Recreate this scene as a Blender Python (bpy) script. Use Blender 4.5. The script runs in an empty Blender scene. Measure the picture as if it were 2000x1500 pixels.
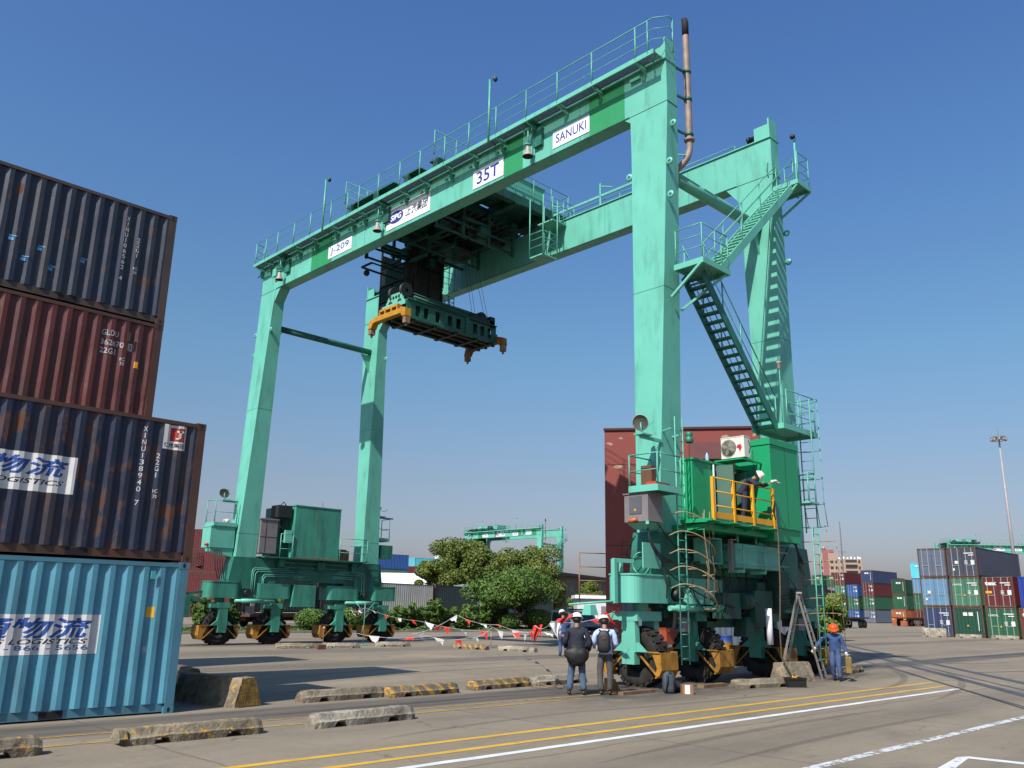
import bpy, bmesh, math, random
from mathutils import Vector, Matrix, noise
S = bpy.context.scene
C = S.collection
R = math.radians
rnd = random.Random(7)
# ------------------------------------------------------------------ camera
cd = bpy.data.cameras.new('camera'); cam = bpy.data.objects.new('camera', cd); C.objects.link(cam)
cd.sensor_width = 36; cd.lens = 29.972; cd.clip_start = 0.1; cd.clip_end = 4000
cC = Vector((0.673896, 0.694336, 0.252510)); cR = Vector((0.714174, -0.699734, 0.018102)); cU = Vector((-0.189258, -0.168137, 0.967425))
cam.matrix_world = Matrix(((cR.x, cU.x, -cC.x, 0), (cR.y, cU.y, -cC.y, 0), (cR.z, cU.z, -cC.z, 1.921), (0, 0, 0, 1)))
S.camera = cam
# ------------------------------------------------------------------ sky, sun, exposure
SUN = Vector((-0.95, -0.26, 1.0)).normalized()
w = bpy.data.worlds.new('World'); S.world = w; w.use_nodes = True
nt = w.node_tree; nt.nodes.clear()
sky = nt.nodes.new('ShaderNodeTexSky'); sky.sky_type = 'NISHITA'; sky.sun_disc = False
sky.sun_elevation = math.asin(SUN.z); sky.sun_rotation = math.atan2(SUN.x, SUN.y)
sky.air_density = 1.0; sky.dust_density = 2.4; sky.ozone_density = 7.0
bg = nt.nodes.new('ShaderNodeBackground'); bg.inputs['Strength'].default_value = 0.073
wo = nt.nodes.new('ShaderNodeOutputWorld')
tint = nt.nodes.new('ShaderNodeVectorMath'); tint.operation = 'MULTIPLY'; 
# dusty air: the low sky is whiter, the high sky bluer (by elevation)
tcw = nt.nodes.new('ShaderNodeTexCoord'); spw = nt.nodes.new('ShaderNodeSeparateXYZ'); rampw = nt.nodes.new('ShaderNodeValToRGB')
nt.links.new(tcw.outputs['Generated'], spw.inputs[0]); nt.links.new(spw.outputs['Z'], rampw.inputs[0])
_st = ((0.0, (.68, .515, .51)), (.14, (.645, .535, .475)), (.28, (.565, .64, .58)), (.45, (.505, .63, .68)), (.62, (.46, .60, .73)))
while len(rampw.color_ramp.elements) < len(_st): rampw.color_ramp.elements.new(.5)
for _e, (_p, _c) in zip(rampw.color_ramp.elements, _st): _e.position = _p; _e.color = (*_c, 1)
sc2 = nt.nodes.new('ShaderNodeVectorMath'); sc2.operation = 'SCALE'; sc2.inputs['Scale'].default_value = 2.0
nt.links.new(rampw.outputs[0], sc2.inputs[0]); nt.links.new(sc2.outputs[0], tint.inputs[1])
nt.links.new(sky.outputs[0], tint.inputs[0]); nt.links.new(tint.outputs[0], bg.inputs[0]); nt.links.new(bg.outputs[0], wo.inputs[0])
sl = bpy.data.lights.new('sun', 'SUN'); sun = bpy.data.objects.new('sun', sl); C.objects.link(sun)
sl.energy = 4.6; sl.angle = R(0.5); sl.color = (1.0, 0.93, 0.82)
sun.rotation_euler = SUN.to_track_quat('Z', 'Y').to_euler(); sun.location = (0, 0, 40)
S.view_settings.view_transform = 'Standard'; S.view_settings.look = 'None'
S.view_settings.exposure = 0.75; S.view_settings.gamma = 1.0
S.render.engine = 'CYCLES'
S.cycles.max_bounces = 6; S.cycles.diffuse_bounces = 3; S.cycles.glossy_bounces = 2; S.cycles.transparent_max_bounces = 8
# ------------------------------------------------------------------ materials
def _n(nt, t, **k):
    n = nt.nodes.new(t)
    for a, v in k.items():
        if a.startswith('i_'): n.inputs[a[2:].replace('_', ' ')].default_value = v
        else: setattr(n, a, v)
    return n
def rgb(c): return (c[0], c[1], c[2], 1)
MATS = {}
ALB = 0.61        # common scale on these colours, lowered so bounced light in shade stays dark
def mat(name, col, rough=0.5, var=0.12, scale=1.5, dirt=0.0, dirtcol=(0.08, 0.06, 0.045), rust=0.0, rustcol=(0.12, 0.045, 0.02),
        streak=True, bump=0.0, bscale=60, metallic=0.0, spec=0.4, emit=None, alpha=None):
    if name in MATS: return MATS[name]
    kf = ALB if max(col) < .6 else .74
    col = tuple(c * kf for c in col); dirtcol = tuple(c * ALB for c in dirtcol); rustcol = tuple(c * ALB for c in rustcol)
    m = bpy.data.materials.new(name); m.use_nodes = True; t = m.node_tree; L = t.links.new
    b = t.nodes['Principled BSDF']
    b.inputs['Roughness'].default_value = rough; b.inputs['Metallic'].default_value = metallic
    b.inputs['Specular IOR Level'].default_value = spec
    tc = _n(t, 'ShaderNodeTexCoord')
    n1 = _n(t, 'ShaderNodeTexNoise'); n1.inputs['Scale'].default_value = scale; n1.inputs['Detail'].default_value = 6
    L(tc.outputs['Object'], n1.inputs['Vector'])
    mr = _n(t, 'ShaderNodeMapRange'); mr.inputs[1].default_value = 0.3; mr.inputs[2].default_value = 0.7
    mr.inputs[3].default_value = 1 - var; mr.inputs[4].default_value = 1 + var
    L(n1.outputs[0], mr.inputs[0])
    mul = _n(t, 'ShaderNodeVectorMath', operation='SCALE'); mul.inputs[0].default_value = col[:3]
    L(mr.outputs[0], mul.inputs['Scale'])
    cur = mul.outputs[0]
    def mask(sc, lo, hi, stretch):
        mp = _n(t, 'ShaderNodeMapping'); mp.inputs['Scale'].default_value = stretch
        L(tc.outputs['Object'], mp.inputs[0])
        n = _n(t, 'ShaderNodeTexNoise'); n.inputs['Scale'].default_value = sc; n.inputs['Detail'].default_value = 8; n.inputs['Roughness'].default_value = 0.65
        L(mp.outputs[0], n.inputs['Vector'])
        r = _n(t, 'ShaderNodeMapRange'); r.inputs[1].default_value = lo; r.inputs[2].default_value = hi; r.clamp = True
        L(n.outputs[0], r.inputs[0]); return r.outputs[0]
    if dirt > 0:
        mk = mask(2.2, 0.62 - dirt * 0.25, 0.85 - dirt * 0.1, (1, 1, 0.22) if streak else (1, 1, 1))
        sc = _n(t, 'ShaderNodeMath', operation='MULTIPLY'); sc.inputs[1].default_value = min(1, 0.35 + dirt); L(mk, sc.inputs[0])
        mx = _n(t, 'ShaderNodeMix', data_type='RGBA'); L(sc.outputs[0], mx.inputs[0]); L(cur, mx.inputs[6]); mx.inputs[7].default_value = rgb(dirtcol)
        cur = mx.outputs[2]
    if rust > 0:
        mk = mask(3.5, 0.72 - rust * 0.25, 0.78 - rust * 0.2, (1, 1, 0.5) if streak else (1, 1, 1))
        mx = _n(t, 'ShaderNodeMix', data_type='RGBA'); L(mk, mx.inputs[0]); L(cur, mx.inputs[6]); mx.inputs[7].default_value = rgb(rustcol)
        cur = mx.outputs[2]
        rr = _n(t, 'ShaderNodeMapRange'); rr.inputs[3].default_value = rough; rr.inputs[4].default_value = 0.85
        L(mk, rr.inputs[0]); L(rr.outputs[0], b.inputs['Roughness'])
    L(cur, b.inputs['Base Color'])
    if bump > 0:
        nb = _n(t, 'ShaderNodeTexNoise'); nb.inputs['Scale'].default_value = bscale; nb.inputs['Detail'].default_value = 4
        L(tc.outputs['Object'], nb.inputs['Vector'])
        bp = _n(t, 'ShaderNodeBump'); bp.inputs['Strength'].default_value = bump; bp.inputs['Distance'].default_value = 0.02
        L(nb.outputs[0], bp.inputs['Height']); L(bp.outputs[0], b.inputs['Normal'])
    if emit: b.inputs['Emission Color'].default_value = rgb(emit); b.inputs['Emission Strength'].default_value = 1
    if alpha is not None: b.inputs['Alpha'].default_value = alpha
    MATS[name] = m; return m
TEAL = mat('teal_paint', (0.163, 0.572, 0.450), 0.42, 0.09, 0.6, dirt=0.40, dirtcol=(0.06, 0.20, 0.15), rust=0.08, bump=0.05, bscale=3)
TEALD = mat('grimy_shaded_teal_paint', (0.026, 0.20, 0.145), 0.5, 0.15, 1.2, dirt=0.6, dirtcol=(0.015, 0.03, 0.022), rust=0.12, bump=0.1, bscale=20)  # crane teal with grime and the shade under the cabins in its colour
TEALR = mat('teal_rail_paint', (0.12, 0.46, 0.35), 0.45, 0.15, 3, dirt=0.3, dirtcol=(0.03, 0.08, 0.06), rust=0.1)
GREEN = mat('green_paint', (0.014, 0.37, 0.15), 0.38, 0.06, 1.0, dirt=0.12, dirtcol=(0.01, 0.08, 0.03), bump=0.03, bscale=3)
BAND = mat('band_green_paint', (0.03, 0.33, 0.125), 0.45, 0.05, 1.0, dirt=0.1, dirtcol=(0.02, 0.15, 0.07))
YEL = mat('yellow_paint', (0.72, 0.34, 0.01), 0.45, 0.1, 3, dirt=0.15)
YELR = mat('worn_yellow_paint', (0.46, 0.215, 0.02), 0.65, 0.3, 4, dirt=0.8, dirtcol=(0.10, 0.05, 0.02), rust=0.5, rustcol=(0.10, 0.05, 0.02))
TEALL = mat('lower_shaded_teal_paint', (0.06, 0.33, 0.24), 0.5, 0.14, 1.0, dirt=0.6, dirtcol=(0.025, 0.09, 0.065), rust=0.12, bump=0.1, bscale=20)  # crane teal with grime and the weak light of low faces mixed in
TEALK = mat('greased_shaded_teal_paint', (0.018, 0.10, 0.075), 0.55, 0.25, 1.5, dirt=0.6, dirtcol=(0.008, 0.012, 0.011), rust=0.05)  # teal for greased parts, darkened further to paint in deep shade
YELS = mat('spreader_yellow', (0.55, 0.26, 0.012), 0.5, 0.2, 3, dirt=0.35, rust=0.2)
RUST = mat('rusty_steel', (0.30, 0.17, 0.10), 0.7, 0.3, 4, rust=0.5, rustcol=(0.10, 0.04, 0.02), bump=0.2, bscale=40)
TAN = mat('rusty_tan_hoop', (0.42, 0.30, 0.17), 0.6, 0.3, 8, rust=0.35, rustcol=(0.13, 0.05, 0.02))
PIPE = mat('exhaust_pipe_steel', (0.34, 0.25, 0.20), 0.6, 0.25, 3, rust=0.35, rustcol=(0.13, 0.05, 0.025), bump=0.2)
SOOTSHADE = mat('soot_and_shade_black', (0.012, 0.011, 0.012), 0.8, 0.3, 3)  # soot black; also paints the shade inside holes and openings
DARK = mat('dark_grease_steel', (0.014, 0.020, 0.019), 0.55, 0.3, 3, dirt=0.2)
BLACK = mat('black_rubber_cable', (0.012, 0.012, 0.013), 0.6, 0.2, 4)
TYRE = mat('tyre_rubber', (0.028, 0.025, 0.022), 0.85, 0.35, 4, dirt=0.4, dirtcol=(0.07, 0.06, 0.045), streak=False, bump=0.3, bscale=30, spec=0.25)
GREYB = mat('grey_steel_box', (0.24, 0.22, 0.23), 0.5, 0.12, 2, dirt=0.35, dirtcol=(0.10, 0.07, 0.06), rust=0.08)
WHITE = mat('white_sign_paint', (0.80, 0.82, 0.86), 0.5, 0.03, 2, dirt=0.06, dirtcol=(0.4, 0.4, 0.42))
BLUEL = mat('blue_lettering', (0.035, 0.045, 0.32), 0.5, 0.1, 5)
GLASS = mat('dark_window_glass', (0.02, 0.03, 0.035), 0.08, 0.1, 2, spec=0.8)
GALV = mat('galvanised_steel', (0.42, 0.41, 0.38), 0.42, 0.15, 6, dirt=0.3, metallic=0.4)
LAMPM = mat('floodlight_housing', (0.42, 0.36, 0.31), 0.45, 0.15, 5, dirt=0.3)
LENS = mat('floodlight_lens', (0.10, 0.11, 0.10), 0.15, 0.1, 5, spec=0.8)
GRATE = mat('grating_steel', (0.10, 0.16, 0.20), 0.6, 0.2, 10)
SPLITN = {'drive_motor', 'lifting_eye', 'open_door', 'hanger_post', 'twistlock', 'beam', 'window', 'cab_window', 'rope_sheave', 'hoist_rope', 'trolley_wheel', 'access_platform', 'junction_box', 'gusset_plate', 'forklift_pocket', 'twistlock_hole', 'opening_shade_sheet', 'bracket', 'gearbox', 'door_seam', 'panel_seam', 'flange_seam', 'weld_seam', 'cab_console', 'hoist_motor', 'hoist_machinery', 'wall_seam', 'pale_stripe', 'access_plate', 'alarm_lamp', 'rear_lamp', 'lightening_hole', 'electric_cabinet', 'brown_engine', 'post', 'roof_equipment', 'frame_post', 'lamp_bracket', 'stringer', 'pipe_clamp', 'eye', 'strap', 'bumper', 'inner_panel', 'undercarriage_fitting', 'conduit', 'cab_bracket'}
# ------------------------------------------------------------------ mesh builder
OFF = {}
class MB:
    def __init__(s): s.v = []; s.f = []; s.sm = []
    def add(s, vs, fs, sm=False):
        o = len(s.v); s.v += [tuple(x) for x in vs]; s.f += [tuple(i + o for i in f) for f in fs]
        s.sm += [sm] * len(fs); return s
    def box(s, x0, x1, y0, y1, z0, z1):
        if x0 > x1: x0, x1 = x1, x0
        if y0 > y1: y0, y1 = y1, y0
        if z0 > z1: z0, z1 = z1, z0
        return s.add([(x0, y0, z0), (x1, y0, z0), (x1, y1, z0), (x0, y1, z0), (x0, y0, z1), (x1, y0, z1), (x1, y1, z1), (x0, y1, z1)],
                     [(3, 2, 1, 0), (4, 5, 6, 7), (0, 1, 5, 4), (1, 2, 6, 5), (2, 3, 7, 6), (3, 0, 4, 7)])
    def cbox(s, c, d, rz=0, rx=0, ry=0):
        M = Matrix.Rotation(rz, 3, 'Z') @ Matrix.Rotation(ry, 3, 'Y') @ Matrix.Rotation(rx, 3, 'X'); c = Vector(c); vs = []
        for z in (-.5, .5):
            for x, y in ((-.5, -.5), (.5, -.5), (.5, .5), (-.5, .5)):
                vs.append(c + M @ Vector((x * d[0], y * d[1], z * d[2])))
        return s.add(vs, [(3, 2, 1, 0), (4, 5, 6, 7), (0, 1, 5, 4), (1, 2, 6, 5), (2, 3, 7, 6), (3, 0, 4, 7)])
    def frus(s, z0, a, z1, b):      # a, b = (x0,x1,y0,y1) at z0 and z1
        return s.add([(a[0], a[2], z0), (a[1], a[2], z0), (a[1], a[3], z0), (a[0], a[3], z0), (b[0], b[2], z1), (b[1], b[2], z1), (b[1], b[3], z1), (b[0], b[3], z1)],
                     [(3, 2, 1, 0), (4, 5, 6, 7), (0, 1, 5, 4), (1, 2, 6, 5), (2, 3, 7, 6), (3, 0, 4, 7)])
    def prism(s, poly, vec):
        n = len(poly); p = [Vector(q) for q in poly]; v = Vector(vec)
        nn = Vector((0, 0, 0))
        for i in range(n): nn += p[i].cross(p[(i + 1) % n])
        if nn.dot(v) > 0: p.reverse()
        return s.add(p + [q + v for q in p], [tuple(range(n)), tuple(range(2 * n - 1, n - 1, -1))] +
                     [(i, i + n, (i + 1) % n + n, (i + 1) % n) for i in range(n)])
    def bar(s, p, q, w, h=None, up=(0, 0, 1)):
        h = h or w; p = Vector(p); q = Vector(q); d = (q - p).normalized(); u = Vector(up)
        if abs(d.dot(u)) > 0.99: u = Vector((1, 0, 0))
        a = d.cross(u).normalized() * (w / 2); b = a.cross(d).normalized() * (h / 2)
        vs = [p - a - b, p + a - b, p + a + b, p - a + b, q - a - b, q + a - b, q + a + b, q - a + b]
        return s.add(vs, [(0, 1, 2, 3), (7, 6, 5, 4), (4, 5, 1, 0), (5, 6, 2, 1), (6, 7, 3, 2), (7, 4, 0, 3)])
    def tube(s, path, r, n=6, cap=True):
        P = [Vector(q) for q in path]; rs = r if isinstance(r, (list, tuple)) else [r] * len(P)
        vs = []; up = None
        for i, c in enumerate(P):
            d = ((P[min(i + 1, len(P) - 1)] - c).normalized() + (c - P[max(i - 1, 0)]).normalized())
            if d.length < 1e-6: d = P[min(i + 1, len(P) - 1)] - P[max(i - 1, 0)]
            d.normalize()
            if up is None:
                up = Vector((0, 0, 1)) if abs(d.z) < 0.9 else Vector((1, 0, 0))
            a = d.cross(up).normalized(); b = a.cross(d).normalized(); up = b
            for k in range(n):
                t = 2 * math.pi * k / n; vs.append(c + (a * math.cos(t) + b * math.sin(t)) * rs[i])
        o = len(s.v); fs = []
        for i in range(len(P) - 1):
            for k in range(n):
                k2 = (k + 1) % n; fs.append((i * n + k, i * n + k2, (i + 1) * n + k2, (i + 1) * n + k))
        s.add(vs, fs, True)
        if cap:
            s.f.append(tuple(o + k for k in range(n - 1, -1, -1))); s.sm.append(False)
            e = o + (len(P) - 1) * n; s.f.append(tuple(e + k for k in range(n))); s.sm.append(False)
        return s
    def lathe(s, prof, c, axis=(0, 0, 1), n=16, smooth=True):   # prof: (radius, height)
        ax = Vector(axis).normalized(); u = Vector((0, 0, 1)) if abs(ax.z) < 0.9 else Vector((1, 0, 0))
        a = ax.cross(u).normalized(); b = ax.cross(a).normalized(); c = Vector(c); vs = []
        for r, h in prof:
            for k in range(n):
                t = 2 * math.pi * k / n; vs.append(c + ax * h + (a * math.cos(t) + b * math.sin(t)) * max(r, 1e-4))
        fs = [(i * n + k, i * n + (k + 1) % n, (i + 1) * n + (k + 1) % n, (i + 1) * n + k) for i in range(len(prof) - 1) for k in range(n)]
        return s.add(vs, fs, smooth)
    def cyl(s, p, q, r, n=12): return s.tube([p, q], r, n)
    def sphere(s, c, r, n=12, m=8, sq=(1, 1, 1)):
        vs = []; fs = []; c = Vector(c)
        for i in range(m + 1):
            ph = math.pi * i / m
            for k in range(n):
                t = 2 * math.pi * k / n
                vs.append(c + Vector((math.sin(ph) * math.cos(t) * r * sq[0], math.sin(ph) * math.sin(t) * r * sq[1], math.cos(ph) * r * sq[2])))
        fs = [(i * n + k, (i + 1) * n + k, (i + 1) * n + (k + 1) % n, i * n + (k + 1) % n) for i in range(m) for k in range(n)]
        return s.add(vs, fs, True)
    def comps(s):
        par = list(range(len(s.v)))
        def fd(i):
            while par[i] != i: par[i] = par[par[i]]; i = par[i]
            return i
        for f in s.f:
            a = fd(f[0])
            for k in f[1:]: par[fd(k)] = a
        bx = {}
        for i, v in enumerate(s.v):
            b = bx.setdefault(fd(i), [list(v), list(v)])
            for k in range(3): b[0][k] = min(b[0][k], v[k]); b[1][k] = max(b[1][k], v[k])
        ks = list(bx)
        for i in range(len(ks)):
            for j in range(i):
                p, q = bx[ks[i]], bx[ks[j]]
                if max(max(p[0][k] - q[1][k], q[0][k] - p[1][k]) for k in range(3)) < .02: par[fd(ks[i])] = fd(ks[j])
        out = {}
        for i in range(len(s.v)): out.setdefault(fd(i), []).append(i)
        if len(out) < 2: return [s]
        res = []
        for r_, idx in out.items():
            mp = {i: n for n, i in enumerate(idx)}; b = MB(); b.v = [s.v[i] for i in idx]
            for f, sm in zip(s.f, s.sm):
                if f[0] in mp: b.f.append(tuple(mp[k] for k in f)); b.sm.append(sm)
            res.append(b)
        return res
    def build(s, name, m, parent=None, off=None):
        if name in SPLITN and parent is not None and len(s.v) < 6000:
            c = s.comps()
            if len(c) > 1:
                o = None
                for b in c: q = b._build(name, m, parent, off); o = o or q
                return o
        return s._build(name, m, parent, off)
    def _build(s, name, m, parent=None, off=None):
        if off is None: off = OFF.get(parent.name, Vector((0, 0, 0))) if parent else Vector((0, 0, 0))
        me = bpy.data.meshes.new(name)
        me.from_pydata([(v[0] - off[0], v[1] - off[1], v[2] - off[2]) for v in s.v], [], s.f)
        me.polygons.foreach_set('use_smooth', s.sm); me.update()
        o = bpy.data.objects.new(name, me); C.objects.link(o)
        me.materials.append(m)
        if parent: o.parent = parent; OFF[o.name] = off
        return o
def tag(o, label=None, cat=None, group=None, kind=None):
    if label: o['label'] = label
    if cat: o['category'] = cat
    if group: o['group'] = group
    if kind: o['kind'] = kind
    return o
def thing(name, label, cat, loc=(0, 0, 0), rz=0, group=None, world=True):
    o = bpy.data.objects.new(name, None); C.objects.link(o); o.empty_display_size = 0.3
    o.location = loc; o.rotation_euler = (0, 0, rz); OFF[o.name] = Vector(loc) if world else Vector((0, 0, 0))
    return tag(o, label, cat, group)
def solo(mb, name, m, label, cat, loc, group=None, rz=0, world=True):    # a thing that is one mesh
    o = mb.build(name, m, None, Vector(loc) if world else Vector((0, 0, 0)))
    o.location = loc; o.rotation_euler = (0, 0, rz); return tag(o, label, cat, group)
def dup(root, loc=None, rz=None, label=None, group=None):
    def cp(o, par):
        c = o.copy(); C.objects.link(c)
        if par: c.parent = par
        for ch in o.children: cp(ch, c)
        return c
    r = cp(root, None)
    if loc is not None: r.location = loc
    if rz is not None: r.rotation_euler = (0, 0, rz)
    if label: r['label'] = label
    if group: r['group'] = group
    return r
# lettering: flat text mesh in local x/y, then mapped by a function into place
def text_mesh(txt, size, bold=0.0, sx=1.0, shear=0.0):
    cu = bpy.data.curves.new('text', 'FONT'); cu.body = txt; cu.size = size; cu.offset = bold; cu.resolution_u = 3; cu.shear = shear
    cu.align_x = 'LEFT'; o = bpy.data.objects.new('text', cu); C.objects.link(o)
    dg = bpy.context.evaluated_depsgraph_get(); me = bpy.data.meshes.new_from_object(o.evaluated_get(dg))
    vs = [(v.co.x * sx, v.co.y) for v in me.vertices]; fs = [tuple(p.vertices) for p in me.polygons]
    bpy.data.objects.remove(o); bpy.data.curves.remove(cu); bpy.data.meshes.remove(me)
    return vs, fs
def text_mb(mb, txt, size, fn, bold=0.0, sx=1.0, width=None, split=None, shear=0.0, height=None):
    vs, fs = text_mesh(txt, size, bold, sx, shear)
    if not vs: return mb
    x0 = min(v[0] for v in vs); x1 = max(v[0] for v in vs); y0 = min(v[1] for v in vs); y1 = max(v[1] for v in vs)
    k = (width / (x1 - x0)) if width else 1.0; ky = (height / (y1 - y0)) if height else (k if width and not height else 1.0)
    vs = [((x - x0) * k, (y - y0) * ky) for x, y in vs]
    if split:
        bm = bmesh.new(); bv = [bm.verts.new((x, y, 0)) for x, y in vs]
        for f in fs:
            try: bm.faces.new([bv[i] for i in f])
            except ValueError: pass
        for sxx in split:
            bmesh.ops.bisect_plane(bm, geom=bm.verts[:] + bm.edges[:] + bm.faces[:], plane_co=(sxx, 0, 0), plane_no=(1, 0, 0))
        bm.verts.index_update(); vs = [(v.co.x, v.co.y) for v in bm.verts]; fs = [tuple(v.index for v in f.verts) for f in bm.faces]; bm.free()
    return mb.add([fn(x, y) for x, y in vs], fs)
# ================================================================== GROUND
def ground_mat():
    m = bpy.data.materials.new('yard_concrete'); m.use_nodes = True; t = m.node_tree; L = t.links.new
    b = t.nodes['Principled BSDF']; b.inputs['Roughness'].default_value = 0.82; b.inputs['Specular IOR Level'].default_value = 0.3
    geo = _n(t, 'ShaderNodeNewGeometry'); P = geo.outputs['Position']
    sep = _n(t, 'ShaderNodeSeparateXYZ'); L(P, sep.inputs[0])
    def math_(op, a, b_=None, c=None):
        n = _n(t, 'ShaderNodeMath', operation=op)
        for i, v in enumerate((a, b_, c)):
            if v is None: continue
            if isinstance(v, (int, float)): n.inputs[i].default_value = v
            else: L(v, n.inputs[i])
        return n.outputs[0]
    def nz(sc, st=(1, 1, 1), det=6, rg=0.6):
        mp = _n(t, 'ShaderNodeMapping'); mp.inputs['Scale'].default_value = st; L(P, mp.inputs[0])
        n = _n(t, 'ShaderNodeTexNoise'); n.inputs['Scale'].default_value = sc; n.inputs['Detail'].default_value = det; n.inputs['Roughness'].default_value = rg
        L(mp.outputs[0], n.inputs['Vector']); return n.outputs[0]
    def rng(v, a, b_, c=0, d=1):
        r = _n(t, 'ShaderNodeMapRange'); r.inputs[1].default_value = a; r.inputs[2].default_value = b_; r.inputs[3].default_value = c; r.inputs[4].default_value = d
        L(v, r.inputs[0]); return r.outputs[0]
    def mix(f, a, b_):
        x = _n(t, 'ShaderNodeMix', data_type='RGBA')
        for i, v in ((0, f), (6, a), (7, b_)):
            if isinstance(v, tuple): x.inputs[i].default_value = rgb(v)
            elif isinstance(v, (int, float)): x.inputs[i].default_value = v
            else: L(v, x.inputs[i])
        return x.outputs[2]
    xv0 = sep.outputs['X']; yv0 = sep.outputs['Y']
    col = mix(rng(nz(0.25), 0.3, 0.7), (0.172, 0.143, 0.103), (0.236, 0.197, 0.144))
    # each cast slab has its own tone
    cell = _n(t, 'ShaderNodeCombineXYZ'); L(math_('FLOOR', math_('DIVIDE', math_('ADD', xv0, 0.7), 6.0)), cell.inputs[0]); L(math_('FLOOR', math_('DIVIDE', math_('ADD', yv0, 1.55), 5.0)), cell.inputs[1])
    wn = _n(t, 'ShaderNodeTexWhiteNoise', noise_dimensions='2D'); L(cell.outputs[0], wn.inputs['Vector'])
    col = mix(rng(wn.outputs['Value'], 0, 1, 0, .38), col, (0.118, 0.102, 0.080))
    # fine aggregate grain
    col = mix(rng(nz(45, (1, 1, 1), 3), 0.35, 0.7, 0.0, 0.35), col, (0.095, 0.08, 0.064))
    col = mix(rng(nz(9, (1, 1, 1), 5), 0.5, 0.72, 0, 0.30), col, (0.255, 0.22, 0.178))
    # worn wheel paths of the road: long dark smears along X
    yv = sep.outputs['Y']; xv = sep.outputs['X']
    def band(c, wd, soft, k, nn):
        d = math_('ABSOLUTE', math_('SUBTRACT', yv, c)); f = rng(d, wd, wd + soft, 1, 0)
        return math_('MULTIPLY', math_('MULTIPLY', f, k), nn)
    smear = rng(nz(1.0, (0.22, 2.2, 1)), 0.34, 0.60, 0.55, 1.0)
    for c, wd, soft, k in ((14.5, 0.6, 0.35, 0.95), (7.3, 0.25, 0.7, 0.40), (16.9, 0.3, 0.9, 0.28), (24.6, 0.7, 0.5, 0.6), (12.2, 0.5, 0.6, 0.18), (3.9, 0.3, 0.7, 0.25), (31.8, 0.9, 0.9, 0.5), (38.2, 0.4, 0.6, 0.5), (42.3, 0.5, 0.9, 0.3)):
        col = mix(band(c, wd, soft, k, smear), col, (0.055, 0.05, 0.046))
    # oil spots and damp stains with shapes of their own
    col = mix(rng(nz(0.8, (0.6, 1.3, 1), 7, 0.7), 0.52, 0.72, 0, 0.55), col, (0.085, 0.075, 0.065))
    col = mix(rng(nz(3.3, (0.5, 1.2, 1), 6, 0.75), 0.60, 0.70, 0, 0.75), col, (0.065, 0.055, 0.048))
    # pale patches of spilled cement
    col = mix(rng(nz(1.7, (0.5, 1.5, 1), 6, 0.7), 0.66, 0.76, 0, 0.5), col, (0.28, 0.245, 0.20))
    # darker, noise-broken ground in soft patches round the crane's wheels
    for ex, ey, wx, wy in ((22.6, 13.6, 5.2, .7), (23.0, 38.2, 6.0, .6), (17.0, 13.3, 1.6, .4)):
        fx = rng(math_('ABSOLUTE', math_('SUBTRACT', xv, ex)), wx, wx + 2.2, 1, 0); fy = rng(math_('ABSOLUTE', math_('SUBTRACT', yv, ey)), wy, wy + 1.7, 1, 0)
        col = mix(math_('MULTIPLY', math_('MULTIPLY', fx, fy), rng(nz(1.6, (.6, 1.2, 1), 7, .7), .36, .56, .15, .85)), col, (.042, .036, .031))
    # slab joints (5 m grid, wavering)
    wv = math_('MULTIPLY', math_('SUBTRACT', nz(0.8), 0.5), 0.25)
    for v, per, off in ((yv, 5.0, 1.55), (xv, 6.0, 0.7)):
        q = math_('PINGPONG', math_('ADD', math_('ADD', v, off), wv), per / 2)
        ln = rng(q, 0.0, 0.035, 1, 0)
        col = mix(math_('MULTIPLY', ln, 0.8), col, (0.06, 0.052, 0.045))
    # random cracks
    vo = _n(t, 'ShaderNodeTexVoronoi', feature='DISTANCE_TO_EDGE'); vo.inputs['Scale'].default_value = 0.22
    mp = _n(t, 'ShaderNodeMapping'); L(P, mp.inputs[0]); ad = _n(t, 'ShaderNodeVectorMath', operation='ADD')
    n3 = _n(t, 'ShaderNodeTexNoise'); n3.inputs['Scale'].default_value = 1.5; n3.inputs['Detail'].default_value = 6; L(P, n3.inputs['Vector'])
    L(P, ad.inputs[0]); L(n3.outputs['Color'], ad.inputs[1]); L(ad.outputs[0], vo.inputs['Vector'])
    ck = rng(vo.outputs['Distance'], 0.0, 0.006, 1, 0)
    col = mix(math_('MULTIPLY', ck, rng(nz(0.5), 0.5, 0.6, 0, 0.8)), col, (0.04, 0.035, 0.03))
    L(col, b.inputs['Base Color'])
    bp = _n(t, 'ShaderNodeBump'); bp.inputs['Strength'].default_value = 0.35; bp.inputs['Distance'].default_value = 0.012
    L(nz(60, (1, 1, 1), 4), bp.inputs['Height']); L(bp.outputs[0], b.inputs['Normal'])
    return m
g = MB(); G = 2500
g.add([(-G, -G, 0), (G, -G, 0), (G, G, 0), (-G, G, 0)], [(0, 1, 2, 3)])
tag(g.build('ground', ground_mat()), kind='structure')
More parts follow.
